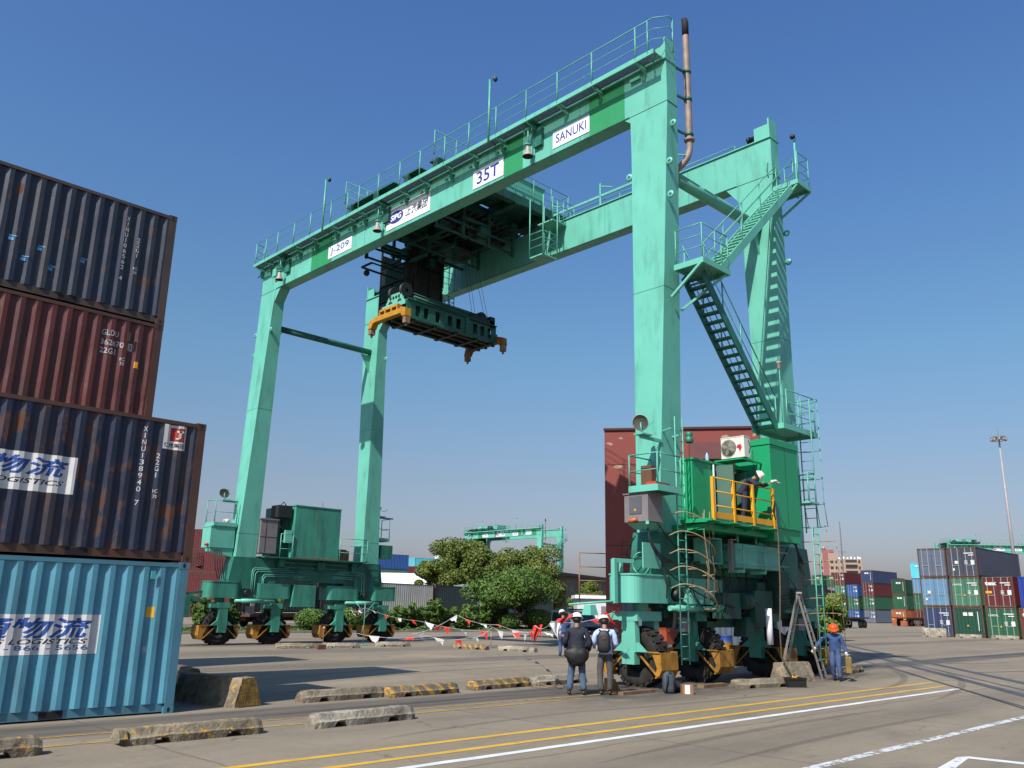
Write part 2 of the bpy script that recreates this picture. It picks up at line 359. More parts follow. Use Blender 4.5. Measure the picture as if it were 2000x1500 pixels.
# painted markings, worn through
def paint_mat(name, col, wear):
    m = mat(name, col, 0.6, 0.12, 3, bump=0.0)
    t = m.node_tree; L = t.links.new; b = t.nodes['Principled BSDF']
    geo = _n(t, 'ShaderNodeNewGeometry'); mp = _n(t, 'ShaderNodeMapping'); mp.inputs['Scale'].default_value = (0.9, 1, 1); L(geo.outputs['Position'], mp.inputs[0])
    n = _n(t, 'ShaderNodeTexNoise'); n.inputs['Scale'].default_value = 5; n.inputs['Detail'].default_value = 9; n.inputs['Roughness'].default_value = 0.72; L(mp.outputs[0], n.inputs['Vector'])
    r = _n(t, 'ShaderNodeMapRange'); r.inputs[1].default_value = wear; r.inputs[2].default_value = wear + 0.05; r.inputs[3].default_value = 1; r.inputs[4].default_value = 0.15
    L(n.outputs[0], r.inputs[0]); L(r.outputs[0], b.inputs['Alpha']); return m
WL = paint_mat('white_road_paint', (0.66, 0.68, 0.68), 0.60); WLW = paint_mat('worn_white_road_paint', (0.58, 0.60, 0.62), 0.505)
YL = paint_mat('yellow_road_paint', (0.60, 0.36, 0.03), 0.62); YLW = paint_mat('worn_yellow_road_paint', (0.50, 0.31, 0.05), 0.53)
def line(name, x0, x1, y, wd, m, yy=None, z=0.004):
    mb = MB(); n = max(2, int(abs(x1 - x0) / 0.4)); r = random.Random(int(y * 100)); top = []; bot = []
    for i in range(n + 1):
        x = x0 + (x1 - x0) * i / n; yc = y + ((yy - y) * i / n if yy is not None else 0) + r.uniform(-.006, .006)
        bot.append((x, yc - wd / 2 + r.uniform(-.008, .008), z)); top.append((x, yc + wd / 2 + r.uniform(-.008, .008), z))
    mb.add(bot + top, [(i, i + 1, n + 2 + i, n + 1 + i) for i in range(n)])
    tag(mb.build(name, m), kind='structure')
line('road_edge_line', -2, 25.6, 8.87, 0.15, WL)
line('road_edge_line', 3, 24.5, 5.69, 0.16, WLW)
line('yellow_road_line', -2, 27.2, 10.16, 0.15, YL)
line('yellow_road_line', -2, 26.2, 9.44, 0.14, YL)
line('yellow_road_line', 4, 17.5, 13.88, 0.09, YLW, 13.3, 0.006)
line('yellow_road_line', 4, 15.0, 13.02, 0.10, YLW, 13.06, 0.006)
a = MB()      # white arrow / letter stroke at the near right corner
a.add([(12.2, 4.62, .004), (13.4, 4.78, .004), (13.55, 4.66, .004), (12.3, 4.45, .004)], [(0, 1, 2, 3)])
a.add([(13.4, 4.78, .0045), (13.62, 4.70, .0045), (13.75, 3.7, .0045), (13.55, 3.7, .0045)], [(3, 2, 1, 0)])
tag(a.build('road_arrow', WL), kind='structure')
# crane-crossing track strips: dark steel plates/rubber worn lanes set in the yard
TRK = mat('track_plate', (0.075, 0.078, 0.088), 0.6, 0.25, 1.2, dirt=0.4, dirtcol=(0.17, 0.15, 0.12), streak=False)
def strip(name, p, q, wd, m, z=0.004):
    mb = MB(); p = Vector((*p, z)); q = Vector((*q, z)); d = (q - p).normalized(); n = Vector((-d.y, d.x, 0)) * wd / 2
    mb.add([p - n, q - n, q + n, p + n], [(0, 1, 2, 3)]); tag(mb.build(name, m), kind='structure')
strip('crane_track', (60, 29.7), (22, 3.2), 0.34, TRK); strip('crane_track', (58.2, 29.6), (20.6, 3.35), 0.12, TRK)
strip('crane_track', (56, 28.1), (17.5, 2.1), 0.34, TRK, .005); strip('crane_track', (54, 28.2), (16.3, 2.5), 0.10, TRK, .005)
strip('dark_ground_line', (34.1, 14.4), (17.0, 3.3), 0.05, SOOTSHADE, .006)
strip('dark_ground_line', (41.8, 15.1), (58, 14.6), 0.5, TRK)  # broad dark band across the yard
for i, x in enumerate((29.5, 33.0, 38.0)):
    strip('dark_ground_line', (x, 8.4 + i * 2.6), (x + 3.4, 7.5 + i * 2.4), 0.10, TRK, .0062)
# skid and turning marks left by tyres
SK = mat('tyre_mark_rubber', (0.07, 0.06, 0.052), 0.7, 0.3, 4)
SK.node_tree.nodes['Principled BSDF'].inputs['Alpha'].default_value = 0.18
def skid(x0, y0, x1, y1, bend, wd, z):
    n = 24; P_ = []; mb = MB(); a = Vector((x0, y0, z)); b_ = Vector((x1, y1, z)); nn = Vector((-(b_ - a).y, (b_ - a).x, 0)).normalized()
    for i in range(n + 1): t = i / n; c = a.lerp(b_, t) + nn * bend * 4 * t * (1 - t); w_ = wd * min(1, 4 * t, 4 * (1 - t)) / 2 + .01; P_ += [c - nn * w_, c + nn * w_]
    mb.add(P_, [(2 * i, 2 * i + 2, 2 * i + 3, 2 * i + 1) for i in range(n)]); tag(mb.build('tyre_mark', SK), kind='structure')
for i, a_ in enumerate(((9, 7.6, 19, 7.9, .25, .16), (10, 6.6, 20, 6.75, .2, .14), (12, 11.6, 21, 11.1, -.3, .15), (11, 20.5, 24, 22.5, .8, .2), (11.5, 19.0, 25, 20.8, .9, .2), (22, 9.9, 33, 14.2, -.9, .18), (21, 8.0, 34, 12.6, -.8, .18), (14, 26, 30, 24.2, .5, .22), (7.5, 14.2, 15, 14.4, .1, .22), (8, 10.9, 13, 11.4, .15, .12))): skid(*a_, .0075 + i * .0003)
# kerb and planted verge along the railway
KERB = mat('kerb_concrete', (0.33, 0.31, 0.27), 0.8, 0.15, 2, dirt=0.4, bump=0.3)
k = MB(); k.box(18, 75, 50.6, 50.85, -0.05, 0.14); tag(k.build('kerb', KERB), kind='structure')
SOIL = mat('verge_soil', (0.10, 0.09, 0.05), 0.95, 0.4, 1.5, bump=0.5)
k = MB(); k.box(18, 75, 50.85, 59.2, -0.04, 0.10); tag(k.build('verge', SOIL), kind='structure')
BALL = mat('ballast', (0.16, 0.13, 0.10), 0.95, 0.4, 8, bump=0.6)
k = MB(); k.prism([(10, 54.6, 0), (130, 80.1, 0), (128.2, 90.7, 0), (8.2, 65.1, 0)], (0, 0, 0.09)); tag(k.build('railway_bed', BALL), kind='structure')
# ================================================================== GANTRY CRANE
def sm(pts, k=5):        # Catmull-Rom through the points
    P_ = [Vector(p) for p in pts]; P_ = [P_[0] * 2 - P_[1]] + P_ + [P_[-1] * 2 - P_[-2]]; out = []
    for i in range(1, len(P_) - 2):
        a, b_, c, d = P_[i - 1:i + 3]
        for j in range(k):
            t = j / k; out.append(.5 * ((2 * b_) + (c - a) * t + (2 * a - 5 * b_ + 4 * c - d) * t * t + (3 * b_ - a - 3 * c + d) * t ** 3))
    return out + [P_[-2]]
def xf(mb, M, start=0):
    for i in range(start, len(mb.v)): mb.v[i] = tuple(M @ Vector(mb.v[i]))
    return mb
CR = thing('gantry_crane', 'large teal rubber-tyred gantry crane with white signs on its girder, standing across the yard', 'crane', (19.5, 14.1, 0))
def P(name, mb, m, parent=CR, label=None):
    o = mb.build(name, m, parent)
    if label: o['label'] = label
    return o
# girders
for gx0, gx1, lab in ((19.5, 20.04, 'girder carrying the white signs and the walkway'), (25.9, 26.44, 'rear girder without signs')):
    b = MB(); b.box(gx0, gx1, 13.45, 38.7, 17.15, 18.6)
    b.box(gx0 - .06, gx1 + .06, 13.43, 38.72, 18.6, 18.64)
    b.box(gx0 - .004, gx1 + .004, 13.448, 15.1, 17.135, 17.15)
    gd = P('girder', b, TEAL, label=lab)
    b = MB(); b.box((gx0 + gx1) / 2 - .05, (gx0 + gx1) / 2 + .05, 13.6, 38.6, 18.64, 18.76); P('trolley_rail', b, DARK, gd)
    b = MB()
    for yq in (17.0, 21.2, 25.4, 29.6, 33.8, 36.6): b.box(gx0 - .003, gx0, yq, yq + .014, 17.16, 18.6)
    b.box(gx0 - .02, gx0, 14.9, 37.2, 17.15, 17.17)
    P('plate_seams', b, TEALD, gd)
    b = MB()      # seam line between girder and leg
    for y0, y1 in ((13.44, 14.86), (37.3, 38.71)): b.box(gx0 - .006, gx1 + .006, y0, y1, 17.13, 17.148)
    P('flange_seam', b, DARK, gd)
for y0, y1 in ((32.2, 34.0), (19.75, 20.72), (15.1, 16.6)):
    b = MB(); b.box(19.494, 19.5, y0, y1, 17.15, 18.6); P('dark_green_band', b, BAND)
# legs
cx = 22.97; cy = 26.08
def mx(x, far): return 2 * cx - x if far else x
def my(y, left): return 2 * cy - y if left else y
for far in (0, 1):
    for left in (0, 1):
        b = MB()
        def rect(x0, x1, y0, y1):
            xs = sorted((mx(x0, far), mx(x1, far))); ys = sorted((my(y0, left), my(y1, left))); return (xs[0], xs[1], ys[0], ys[1])
        b.frus(3.93, rect(18.95, 19.97, 13.74, 14.5), 15.8, rect(19.45, 20.05, 13.48, 14.82))
        b.frus(15.8, rect(19.45, 20.05, 13.48, 14.82), 17.13, rect(19.5, 20.04, 13.45, 14.88))
        # knee gusset
        yi = my(14.86, left); yo = my(15.35 if far or left else 15.12, left); zl = 16.5 if (far or left) else 16.93
        b.prism([(rect(19.5, 20.04, 0, 0)[0] + .01, yi, 17.13), (rect(19.5, 20.04, 0, 0)[0] + .01, yo, 17.13), (rect(19.5, 20.04, 0, 0)[0] + .01, yi, zl)], (0.52, 0, 0))
        lg = P('leg', b, TEAL)
        b = MB()
        for z in (11.0, 5.0):
            f = (z - 3.93) / 11.87; xa = 18.95 + .5 * f; xb = 19.97 + .08 * f; ya = 13.74 - .26 * f; yb = 14.5 + .32 * f
            q = rect(xa - .004, xb + .004, ya - .004, yb + .004); b.box(q[0], q[1], q[2], q[3], z, z + .012)
        P('weld_seam', b, TEALD, lg)
        b = MB()
        for z, yy in ((16.4, 13.6), (15.0, 13.6), (15.6, 14.6), (13.9, 13.55)):     # lifting eyes
            X = mx(19.46, far); Y = my(yy, left)
            if (yy < 14): b.lathe([(.05, -.015), (.12, -.015), (.12, .015), (.05, .015), (.05, -.015)], (mx(19.42 + .25 * (z > 15.5), far), my(13.38, left), z), (1, 0, 0), 12)
            else: b.lathe([(.05, -.015), (.12, -.015), (.12, .015), (.05, .015), (.05, -.015)], (X - .04, Y + (.3 if not left else -.3), z - .6), (1, 0, 0), 12)
        P('lifting_eye', b, TEAL, lg)
# end tie tubes between the legs
for left in (0, 1):
    Y = my(14.15, left); b = MB(); b.cyl((20.02, Y, 15.25 if not left else 15.4), (25.92, Y, 15.25 if not left else 15.4), 0.16 if left else 0.2, 14)
    tb = P('tie_tube', b, TEALD if left else TEAL)
    b = MB(); b.prism([(25.9, Y - .02, 15.2), (25.3, Y - .02, 15.2), (25.9, Y - .02, 14.2)], (0, .04, 0)); b.prism([(20.05, Y - .02, 15.2), (20.45, Y - .02, 15.2), (20.05, Y - .02, 14.7)], (0, .04, 0)); P('gusset_plate', b, TEAL, tb)
# sill beams with flared feet
def rprism(x0, x1, y0, y1, z0, z1, r, mb, n=6):
    pts = []
    for (cx_, cy_, a0) in ((x1 - r, y1 - r, 0), (x0 + r, y1 - r, 90), (x0 + r, y0 + r, 180), (x1 - r, y0 + r, 270)):
        for k in range(n + 1):
            t = R(a0 + 90 * k / n); pts.append((cx_ + r * math.cos(t), cy_ + r * math.sin(t), z0))
    return mb.prism(pts, (0, 0, z1 - z0))
for left in (0, 1):
    ym = my(14.14, left); y0, y1 = ym - .42, ym + .42
    b = MB()
    for far in (0, 1):
        b.prism([(mx(x, far), y0, z) for x, z in ((18.85, 3.93), (20.05, 3.93), (21.1, 2.88), (20.75, 2.5), (18.75, 2.5), (18.68, 2.92))], (0, y1 - y0, 0))
    b.box(20.0, 25.94, y0 + .03, y1 - .03, 2.88, 3.90)
    b.box(20.3, 25.64, y0 - .08, y1 + .08, 3.90, 3.94)
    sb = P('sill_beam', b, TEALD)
    b = MB(); rr = random.Random(20 + left)
    for k in range(26):
        x = rr.uniform(19.0, 26.2); z = rr.uniform(1.75, 2.8); b.box(x, x + rr.uniform(.15, .6), y0 - .02 + rr.uniform(.05, .3), y1 - .1, z, z + rr.uniform(.1, .3))
    P('undercarriage_fitting', b, TEALK, sb)
    if left:
        b = MB()
        for k, (xa, zt) in enumerate(((19.8, 3.45), (19.87, 3.38), (19.98, 3.3), (20.35, 3.18), (20.42, 3.1))):
            yy = y0 - .04; b.tube([(xa, yy, 2.35), (xa, yy, zt - .12), (xa + .1, yy, zt), (21.6 + .2 * k, yy, zt + .02)] + ([(21.9, yy, zt + .3)] if k == 0 else []), .018, 5)
            b.tube([(mx(xa, 1), yy, 2.35), (mx(xa, 1), yy, zt - .12), (mx(xa + .1, 1), yy, zt), (24.5 - .1 * k, yy, zt + .02)], .018, 5)
        for k in range(4): b.tube([(22.0, y0 - .03, 3.15 - .06 * k), (23.0, y0 - .03, 3.15 - .06 * k)], .012, 5)
        P('conduit', b, TEAL, sb)
        b = MB(); b.box(21.35, 24.9, y0 - .12, y0 - .02, 3.72, 3.8); b.box(21.4, 24.9, y0 - .12, y0 - .02, 3.52, 3.58); b.box(21.05, 21.35, y0 - .25, y0, 3.55, 3.9); b.box(23.2, 23.6, y0 - .2, y0, 3.45, 3.85); b.box(25.2, 25.5, y0 - .22, y0, 3.4, 3.9); P('cable_tray', b, TEALD, sb)
    # hanging counter box in the middle
    b = MB()
    if left:
        b.prism([(22.05, y0 - .1, 2.75), (23.25, y0 - .1, 2.75), (23.25, y0 - .1, 1.72), (21.95, y0 - .1, 1.72)], (0, .8, 0))
    else:
        b.box(21.2, 24.7, y0 + .12, y1 - .1, 1.45, 2.86); b.box(19.3, 21.2, y0 + .2, y1 - .2, 1.7, 2.1); b.box(24.7, 26.4, y0 + .2, y1 - .2, 1.7, 2.1); b.prism([(22.6, y0 - .3, 1.75), (22.9, y0 - .3, 1.75), (23.0, y0 - .3, 1.2), (22.5, y0 - .3, 1.2)], (0, .4, 0))
    P('drive_housing', b, TEALK if not left else TEALL, sb)  # right side takes the darker teal that holds the cabin's shade
    # bogies, forks, wheels, guards
    for far in (0, 1):
        b = MB()
        def sx(a, c): return sorted((mx(a, far), mx(c, far)))
        a_, c_ = sx(17.7, 19.35); rprism(a_, c_, ym - .48, ym + .48, 2.07, 2.76, .3, b)
        a_, c_ = sx(20.0, 22.0); rprism(a_, c_, ym - .48, ym + .48, 2.07, 2.76, .3, b)
        a_, c_ = sx(17.68, 19.37); rprism(a_, c_, ym - .5, ym + .5, 2.76, 2.80, .3, b)
        a_, c_ = sx(19.3, 20.1); b.box(a_, c_, ym - .3, ym + .3, 2.07, 2.5)
        bg_ = P('bogie', b, (TEALL if left else TEAL) if not far else (TEALL if left else TEALD))  # far right bogie takes the teal with shade in its colour
        b = MB(); b.cyl((mx(19.0, far), ym - .62, 1.95), (mx(21.0, far), ym - .62, 1.95), .07, 8); b.cyl((mx(19.3, far), ym - .62, 1.95), (mx(20.4, far), ym - .62, 1.95), .095, 8); P('steering_rod', b, TEAL, bg_)
        b = MB(); b.cyl((mx(19.68, far), ym - .5, 2.3), (mx(19.68, far), ym - .2, 2.3), .17, 12); b.box(mx(19.5, far), mx(19.85, far), ym - .45, ym + .1, 1.45, 1.85); P('drive_motor', b, DARK, bg_)
        b = MB(); b.box(mx(19.62, far), mx(20.0, far), ym - .56, ym - .3, 1.36, 1.72); P('lamp_box', b, GREYB, bg_)
        for wx in (18.55, 21.2):
            WX = mx(wx, far); rz = 0.0 if left else R(-90)
            M = Matrix.Translation((WX, ym, 0)) @ Matrix.Rotation(rz, 4, 'Z')
            s0 = 0; b = MB()
            b.box(-.3, .3, -.52, .52, 1.62, 1.86); b.lathe([(.22, 0), (.22, .22)], (0, 0, 1.86), (0, 0, 1), 16)
            for sy in (-1, 1):
                b.frus(.86, (-.24, .24, sy * .42 - .09, sy * .42 + .09), 1.62, (-.2, .2, sy * .42 - .09, sy * .42 + .09))
                b.box(-.2, .2, sy * .43 - .11, sy * .43 + .11, .56, .86)
                for sxx in (-1, 1): b.prism([(sxx * .2, sy * .43 - .06, .87), (sxx * .5, sy * .43 - .06, .87), (sxx * .2, sy * .43 - .06, 1.12)], (0, .12, 0))
            b.box(-.62, -.28, -.5, -.3, 1.64, 1.8)
            xf(b, M); fk = P('wheel_fork', b, TEALL if left or far or wx > 20 else TEAL)  # near right outer fork keeps lit teal, the others a shaded copy
            b = MB()
            b.lathe([(.36, -.17), (.40, -.21), (.55, -.235), (.66, -.23), (.71, -.19), (.73, -.1), (.73, .1), (.71, .19), (.66, .23), (.55, .235), (.40, .21), (.36, .17)], (0, 0, .735), (0, 1, 0), 36)
            for k in range(22):
                for sy in (-1, 1):
                    t = 2 * math.pi * (k + (.5 if sy > 0 else 0)) / 22; c = Vector((math.cos(t) * .735, sy * .12, .735 + math.sin(t) * .735))
                    b.cbox(c, (.05, .2, .085), ry=-t, rz=0); t2 = t + .09; c = Vector((math.cos(t2) * .715, sy * .215, .735 + math.sin(t2) * .715)); b.cbox(c, (.06, .06, .09), ry=-t2)
            xf(b, M); wh = P('wheel', b, TYRE)
            b = MB(); b.lathe([(.36, -.16), (.33, -.12), (.30, -.02), (.12, -.05), (.12, -.12), (.0, -.12)], (0, 0, .735), (0, 1, 0), 20); b.lathe([(.36, .16), (.33, .12), (.30, .02), (.12, .05), (.12, .12), (.0, .12)], (0, 0, .735), (0, 1, 0), 20); b.cyl((0, -.34, .735), (0, .34, .735), .07, 8)
            xf(b, M); P('rim', b, DARK, wh)
            for sg in (-1, 1):
                b = MB()
                g_ = .98 if sg < 0 else .86; prof = [(.60, .87), (g_ + .02, .87), (g_ + .04, .45), (g_ - .06, .27), (g_ - .17, .25), (.76, .5)]
                b.prism([(sg * x, -.36, z) for x, z in prof], (0, .03, 0)); b.prism([(sg * x, .33, z) for x, z in prof], (0, .03, 0))
                for (x0, z0), (x1, z1) in ((prof[1], prof[2]), (prof[2], prof[3]), (prof[3], prof[4])):
                    b.prism([(sg * x0, -.33, z0), (sg * x1, -.33, z1), (sg * (x1 - .03), -.33, z1), (sg * (x0 - .03), -.33, z0)], (0, .66, 0))
                b.bar((sg * .2, -.38, .84), (sg * .8, -.38, .30), .025, .05); b.bar((sg * .12, -.38, .87), (sg * g_, -.38, .87), .03, .03); b.bar((sg * .12, .38, .87), (sg * g_, .38, .87), .03, .03)
                xf(b, M); P('wheel_guard', b, YELR)
# walkway along the near girder
WX0 = 18.93; WZ = 18.66
b = MB(); b.box(WX0 - .02, WX0 + .035, 13.5, 38.75, WZ - .12, WZ + .04); b.box(19.38, 19.43, 13.5, 38.75, WZ - .08, WZ - .01)
PY_ = [13.72, 14.2, 16.0, 17.55, 19.05, 20.62, 22.12, 23.55, 25.1, 26.45, 27.95, 29.4, 30.3, 31.64, 33.4, 34.88, 36.45, 37.6, 38.6]
for yy in PY_[1:]: b.prism([(WX0, yy - .03, WZ - .04), (19.5, yy - .03, WZ - .04), (19.5, yy - .03, WZ - .34), (19.36, yy - .03, WZ - .25), (WX0 + .02, yy - .03, WZ - .12)], (0, .06, 0))
wk = P('walkway', b, TEAL)
b = MB(); y = 13.52
while y < 38.73: b.box(WX0 + .035, 19.38, y, y + .022, WZ - .04, WZ - .015); y += .045
P('grating', b, GRATE, wk)
def rail(path, h=1.1, mids=(0.4, 0.75), r=.02, pr=.024, spacing=1.4, posts=None, name='railing', m=None, parent=CR, closed=False, n=5):
    b = MB(); pts = [Vector(p) for p in path]; up = Vector((0, 0, 1))
    for fr in tuple(mids) + (h,):
        rr = r if fr == h else r * .75; b.tube([p + up * fr for p in pts], rr, n)
    for i in range(len(pts) - 1):
        L_ = (pts[i + 1] - pts[i]).length; k = max(1, round(L_ / spacing))
        for j in range(k + (1 if i == len(pts) - 2 else 0)):
            q = pts[i].lerp(pts[i + 1], j / k); b.tube([q, q + up * h], pr, n)
    return P(name, b, m or TEALR, parent)
b = MB()
for hz in (.38, .75, 1.14): b.tube([(19.42, 13.12, WZ + hz), (19.2, 13.1, WZ + hz), (WX0, 13.5, WZ + hz), (WX0, 38.62, WZ + hz), (19.4, 38.7, WZ + hz)], .02 if hz > 1 else .013, 5)
for yy in PY_: b.tube([(WX0, yy, WZ - .05), (WX0, yy, WZ + 1.14)], .028, 5)
b.tube([(19.42, 13.12, WZ - .05), (19.42, 13.12, WZ + 1.14)], .028, 5); b.tube([(19.4, 38.7, WZ - .05), (19.4, 38.7, WZ + 1.14)], .028, 5)
P('railing', b, TEALR, wk)
# conduit pipes with clamps on the girder web
b = MB()
for z, x in ((18.33, 19.36), (18.16, 19.44)): b.tube([(x, 20.4, z), (x, 37.5, z)], .018, 5)
for yy in PY_[5:]:
    b.box(19.3, 19.5, yy + .05, yy + .09, 18.05, 18.42); b.cyl((19.34, yy + .25, 18.2), (19.34, yy + .38, 18.2), .05, 6)
P('conduit', b, TEALR)
b = MB(); b.box(19.4, 19.46, 14.4, 14.8, 18.32, 18.42); b.box(19.28, 19.5, 37.0, 37.35, 17.75, 18.15); P('junction_box', b, TEAL)
# white sign boards with blue lettering
def sign(y1, y0, z0, z1):
    b = MB(); b.box(19.478, 19.493, y0, y1, z0, z1); return P('sign_board', b, WHITE)
def letter(par, txt, y, z, width, height, bold=.01, shear=0.0, m=BLUEL):
    b = MB(); text_mb(b, txt, 1.0, lambda u, v: (19.472, y - u, z + v), bold=bold, width=width, height=height, shear=shear); P('lettering', b, m, par)
s1 = sign(32.5, 30.6, 17.36, 17.96); letter(s1, 'J-209', 32.32, 17.46, 1.5, .40, .005)
s2 = sign(27.97, 25.02, 17.33, 18.26)
b = MB(); n = 40; b.prism([(19.47, 27.3 + .50 * math.cos(2 * math.pi * k / n), 17.78 + .27 * math.sin(2 * math.pi * k / n)) for k in range(n)], (.006, 0, 0)); P('oval_emblem', b, BLUEL, s2)
b = MB(); text_mb(b, 'SIPG', 1, lambda u, v: (19.464, 27.66 - u, 17.66 + v), bold=.03, width=.74, height=.26, shear=.15); P('emblem_lettering', b, WHITE, s2)
DKL = mat('black_lettering', (0.03, 0.03, 0.06), 0.5)
letter(s2, '上港集团', 26.65, 17.58, 1.5, .40, .012, .25, DKL)
s3 = sign(22.42, 20.74, 17.30, 18.05); letter(s3, '35T', 22.2, 17.42, 1.22, .52, .012)
s4 = sign(18.25, 16.58, 17.36, 18.0); letter(s4, 'SANUKI', 18.1, 17.52, 1.38, .34, .006)
# bell-shaped floodlights under the walkway
def bell(x, y, zt, L=.62):
    b = MB(); b.tube([(x, y, zt), (x, y, zt - L)], .025, 6); b.lathe([(.02, 0), (.12, -.03), (.13, -.07), (.03, -.1)], (x, y, zt - L + .02), (0, 0, 1), 14)
    for a in (-1, 1): b.tube([(x, y + a * .03, zt - L - .06), (x, y + a * .14, zt - L - .2), (x, y + a * .14, zt - L - .42)], .012, 4)
    for a in (-.18, .18): b.tube([(x, y + a, zt + .12), (x, y + a, zt - .18)], .025, 5)
    o = P('floodlight', b, TEALR)
    b = MB(); b.lathe([(.05, 0), (.08, -.05), (.09, -.2), (.17, -.36), (.2, -.42), (.19, -.43)], (x, y, zt - L - .06), (0, 0, 1), 18); P('lamp_shade', b, LAMPM, o)
    b = MB(); b.lathe([(.19, -.425), (.1, -.44), (0, -.445)], (x, y, zt - L - .06), (0, 0, 1), 18); P('lens', b, SOOTSHADE, o)
for yy in (36.35, 28.15, 19.15):
    bell(19.15, yy, 18.4)
    b = MB(); b.box(18.95, 19.48, yy - .3, yy + .12, 18.55, 18.6); b.box(19.36, 19.48, yy - .45, yy - .05, 17.7, 18.4); P('lamp_bracket', b, TEALD)
for yy in (32.2, 20.95):
    b = MB(); b.tube([(18.88, yy, 18.5), (18.88, yy, 21.1)], .04, 6); b.tube([(18.88, yy, 21.05), (18.88, yy - .3, 21.12)], .02, 5); o = P('camera_mast', b, TEALR)
    b = MB(); b.sphere((18.88, yy - .3, 20.98), .085, 10, 7, (1, 1, 1.25)); P('dome_camera', b, DARK, o)
# end buffers
for gx in (19.77, 26.17):
    for yy, s in ((13.5, 1), (38.65, -1)):
        b = MB(); b.box(gx - .27, gx + .27, yy - .03, yy + .03, 18.6, 19.42); b.box(gx - .25, gx - .2, yy, yy + s * .6, 18.62, 19.2); b.box(gx + .2, gx + .25, yy, yy + s * .6, 18.62, 19.2); o = P('buffer_stop', b, TEAL)
        b = MB(); b.cyl((gx, yy + s * .1, 18.98), (gx, yy + s * .9, 18.98), .1, 10); b.cyl((gx, yy + s * .9, 18.98), (gx, yy + s * 1.0, 18.98), .13, 10); P('buffer', b, DARK, o)
# rear girder rail and conduit
rail([(26.42, 15.2, 18.62), (26.42, 23.6, 18.62)], .55, (.25,), spacing=2.6); 
b = MB(); b.box(26.0, 26.06, 17.5, 25.2, 19.1, 19.2)
for yy in (17.6, 21.5, 24.3): b.box(26.0, 26.08, yy, yy + .08, 18.62, 19.75); b.bar((26.04, yy, 19.6), (26.4, yy - .3, 19.6), .05); 
b.bar((26.04, 24.3, 19.6), (26.04, 26.0, 18.6), .04); P('cable_rail', b, TEAL)
# exhaust pipe at the near right corner
b = MB(); b.tube([(20.6, 13.42, 16.2), (20.6, 13.42, 20.0)], .105, 12, False); b.tube(sm([(20.32, 14.0, 14.9), (20.36, 13.82, 15.15), (20.5, 13.52, 15.5), (20.59, 13.43, 15.85), (20.6, 13.42, 16.2)]), .1, 12, False)
b.lathe([(.11, 0), (.17, .02), (.17, .09), (.11, .11)], (20.6, 13.42, 16.15), (0, 0, 1), 14)
ex = P('exhaust_pipe', b, PIPE)
b = MB(); b.tube([(20.6, 13.42, 20.0), (20.6, 13.42, 20.5), (20.6, 13.44, 20.6), (20.6, 13.5, 20.66)], [.107, .11, .1, .07], 12); P('soot_blackened_tip', b, SOOTSHADE, ex)
b = MB()
for z in (18.6, 17.6, 16.35): b.bar((20.02, 13.5, z), (20.72, 13.44, z + .05), .07, .06); b.lathe([(.11, 0), (.135, 0), (.135, .09), (.11, .09)], (20.6, 13.42, z), (0, 0, 1), 14)
P('pipe_clamp', b, TEALD, ex)
# stairs
def stairs(xb, zb, xt, zt, y0, y1, n, open_treads=True):
    b = MB(); d = Vector((xt - xb, 0, zt - zb)).normalized()
    for yy in (y0, y1): b.bar((xb, yy, zb), (xt, yy, zt), .05, .26)
    for q_ in (.04, .96): xq = xb + (xt - xb) * q_; zq = zb + (zt - zb) * q_; b.box(xq - .03, xq + .03, y0, y1, zq - .1, zq - .06)
    o = P('staircase', b, TEALD if xt < xb else TEAL)
    b = MB()
    for k in range(n):
        t = (k + .5) / n; x = xb + (xt - xb) * t; z = zb + (zt - zb) * t; b.box(x - .12, x + .12, y0 + .02, y1 - .02, z - .02, z + .02)
    P('tread', b, TEALD if xt < xb else TEAL, o)
    b = MB()
    for yy in (y0, y1):
        for h in (1.0, .5): b.tube([(xb, yy, zb + h), (xt, yy, zt + h)], .02 if h > .9 else .014, 5)
        for k in range(5):
            t = k / 4 * .96 + .02; x = xb + (xt - xb) * t; z = zb + (zt - zb) * t; b.tube([(x, yy, z), (x, yy, z + 1.0)], .024, 5)
    P('handrail', b, TEALR, o)
stairs(23.8, 7.3, 19.95, 11.4, 12.72, 13.38, 19)
stairs(20.9, 11.7, 26.1, 16.55, 12.72, 13.38, 24)
def platform(x0, x1, y0, y1, z, name='platform', th=.14):
    b = MB(); b.box(x0, x1, y0, y0 + .05, z - th, z + .03); b.box(x0, x1, y1 - .05, y1, z - th, z + .03); b.box(x0, x0 + .05, y0 + .05, y1 - .05, z - th, z + .03); b.box(x1 - .05, x1, y0 + .05, y1 - .05, z - th, z + .03)
    b.box(x0 + .05, x1 - .05, y0 + .05, y1 - .05, z - .03, z); return P(name, b, TEAL)
pl = platform(19.5, 20.95, 12.4, 13.4, 11.62)
b = MB(); b.bar((19.5, 12.45, 11.5), (19.5, 13.5, 10.7), .07); b.bar((20.8, 12.45, 11.5), (19.95, 13.5, 10.4), .07); P('bracket', b, TEAL, pl)
rail([(19.55, 13.35, 11.62), (19.55, 12.45, 11.62), (20.9, 12.45, 11.62)], 1.1, parent=pl, spacing=.8)
pl = platform(25.75, 26.75, 12.45, 13.45, 16.5)
rail([(25.9, 12.5, 16.5), (26.7, 12.5, 16.5), (26.7, 13.4, 16.5)], 1.15, parent=pl, spacing=.55)
b = MB(); b.bar((26.7, 12.5, 16.35), (26.45, 13.5, 15.6), .07); b.bar((25.8, 12.5, 16.35), (25.95, 13.5, 15.6), .07); b.tube([(26.72, 12.95, 16.3), (26.72, 12.95, 18.6)], .035, 6); P('bracket', b, TEAL, pl)
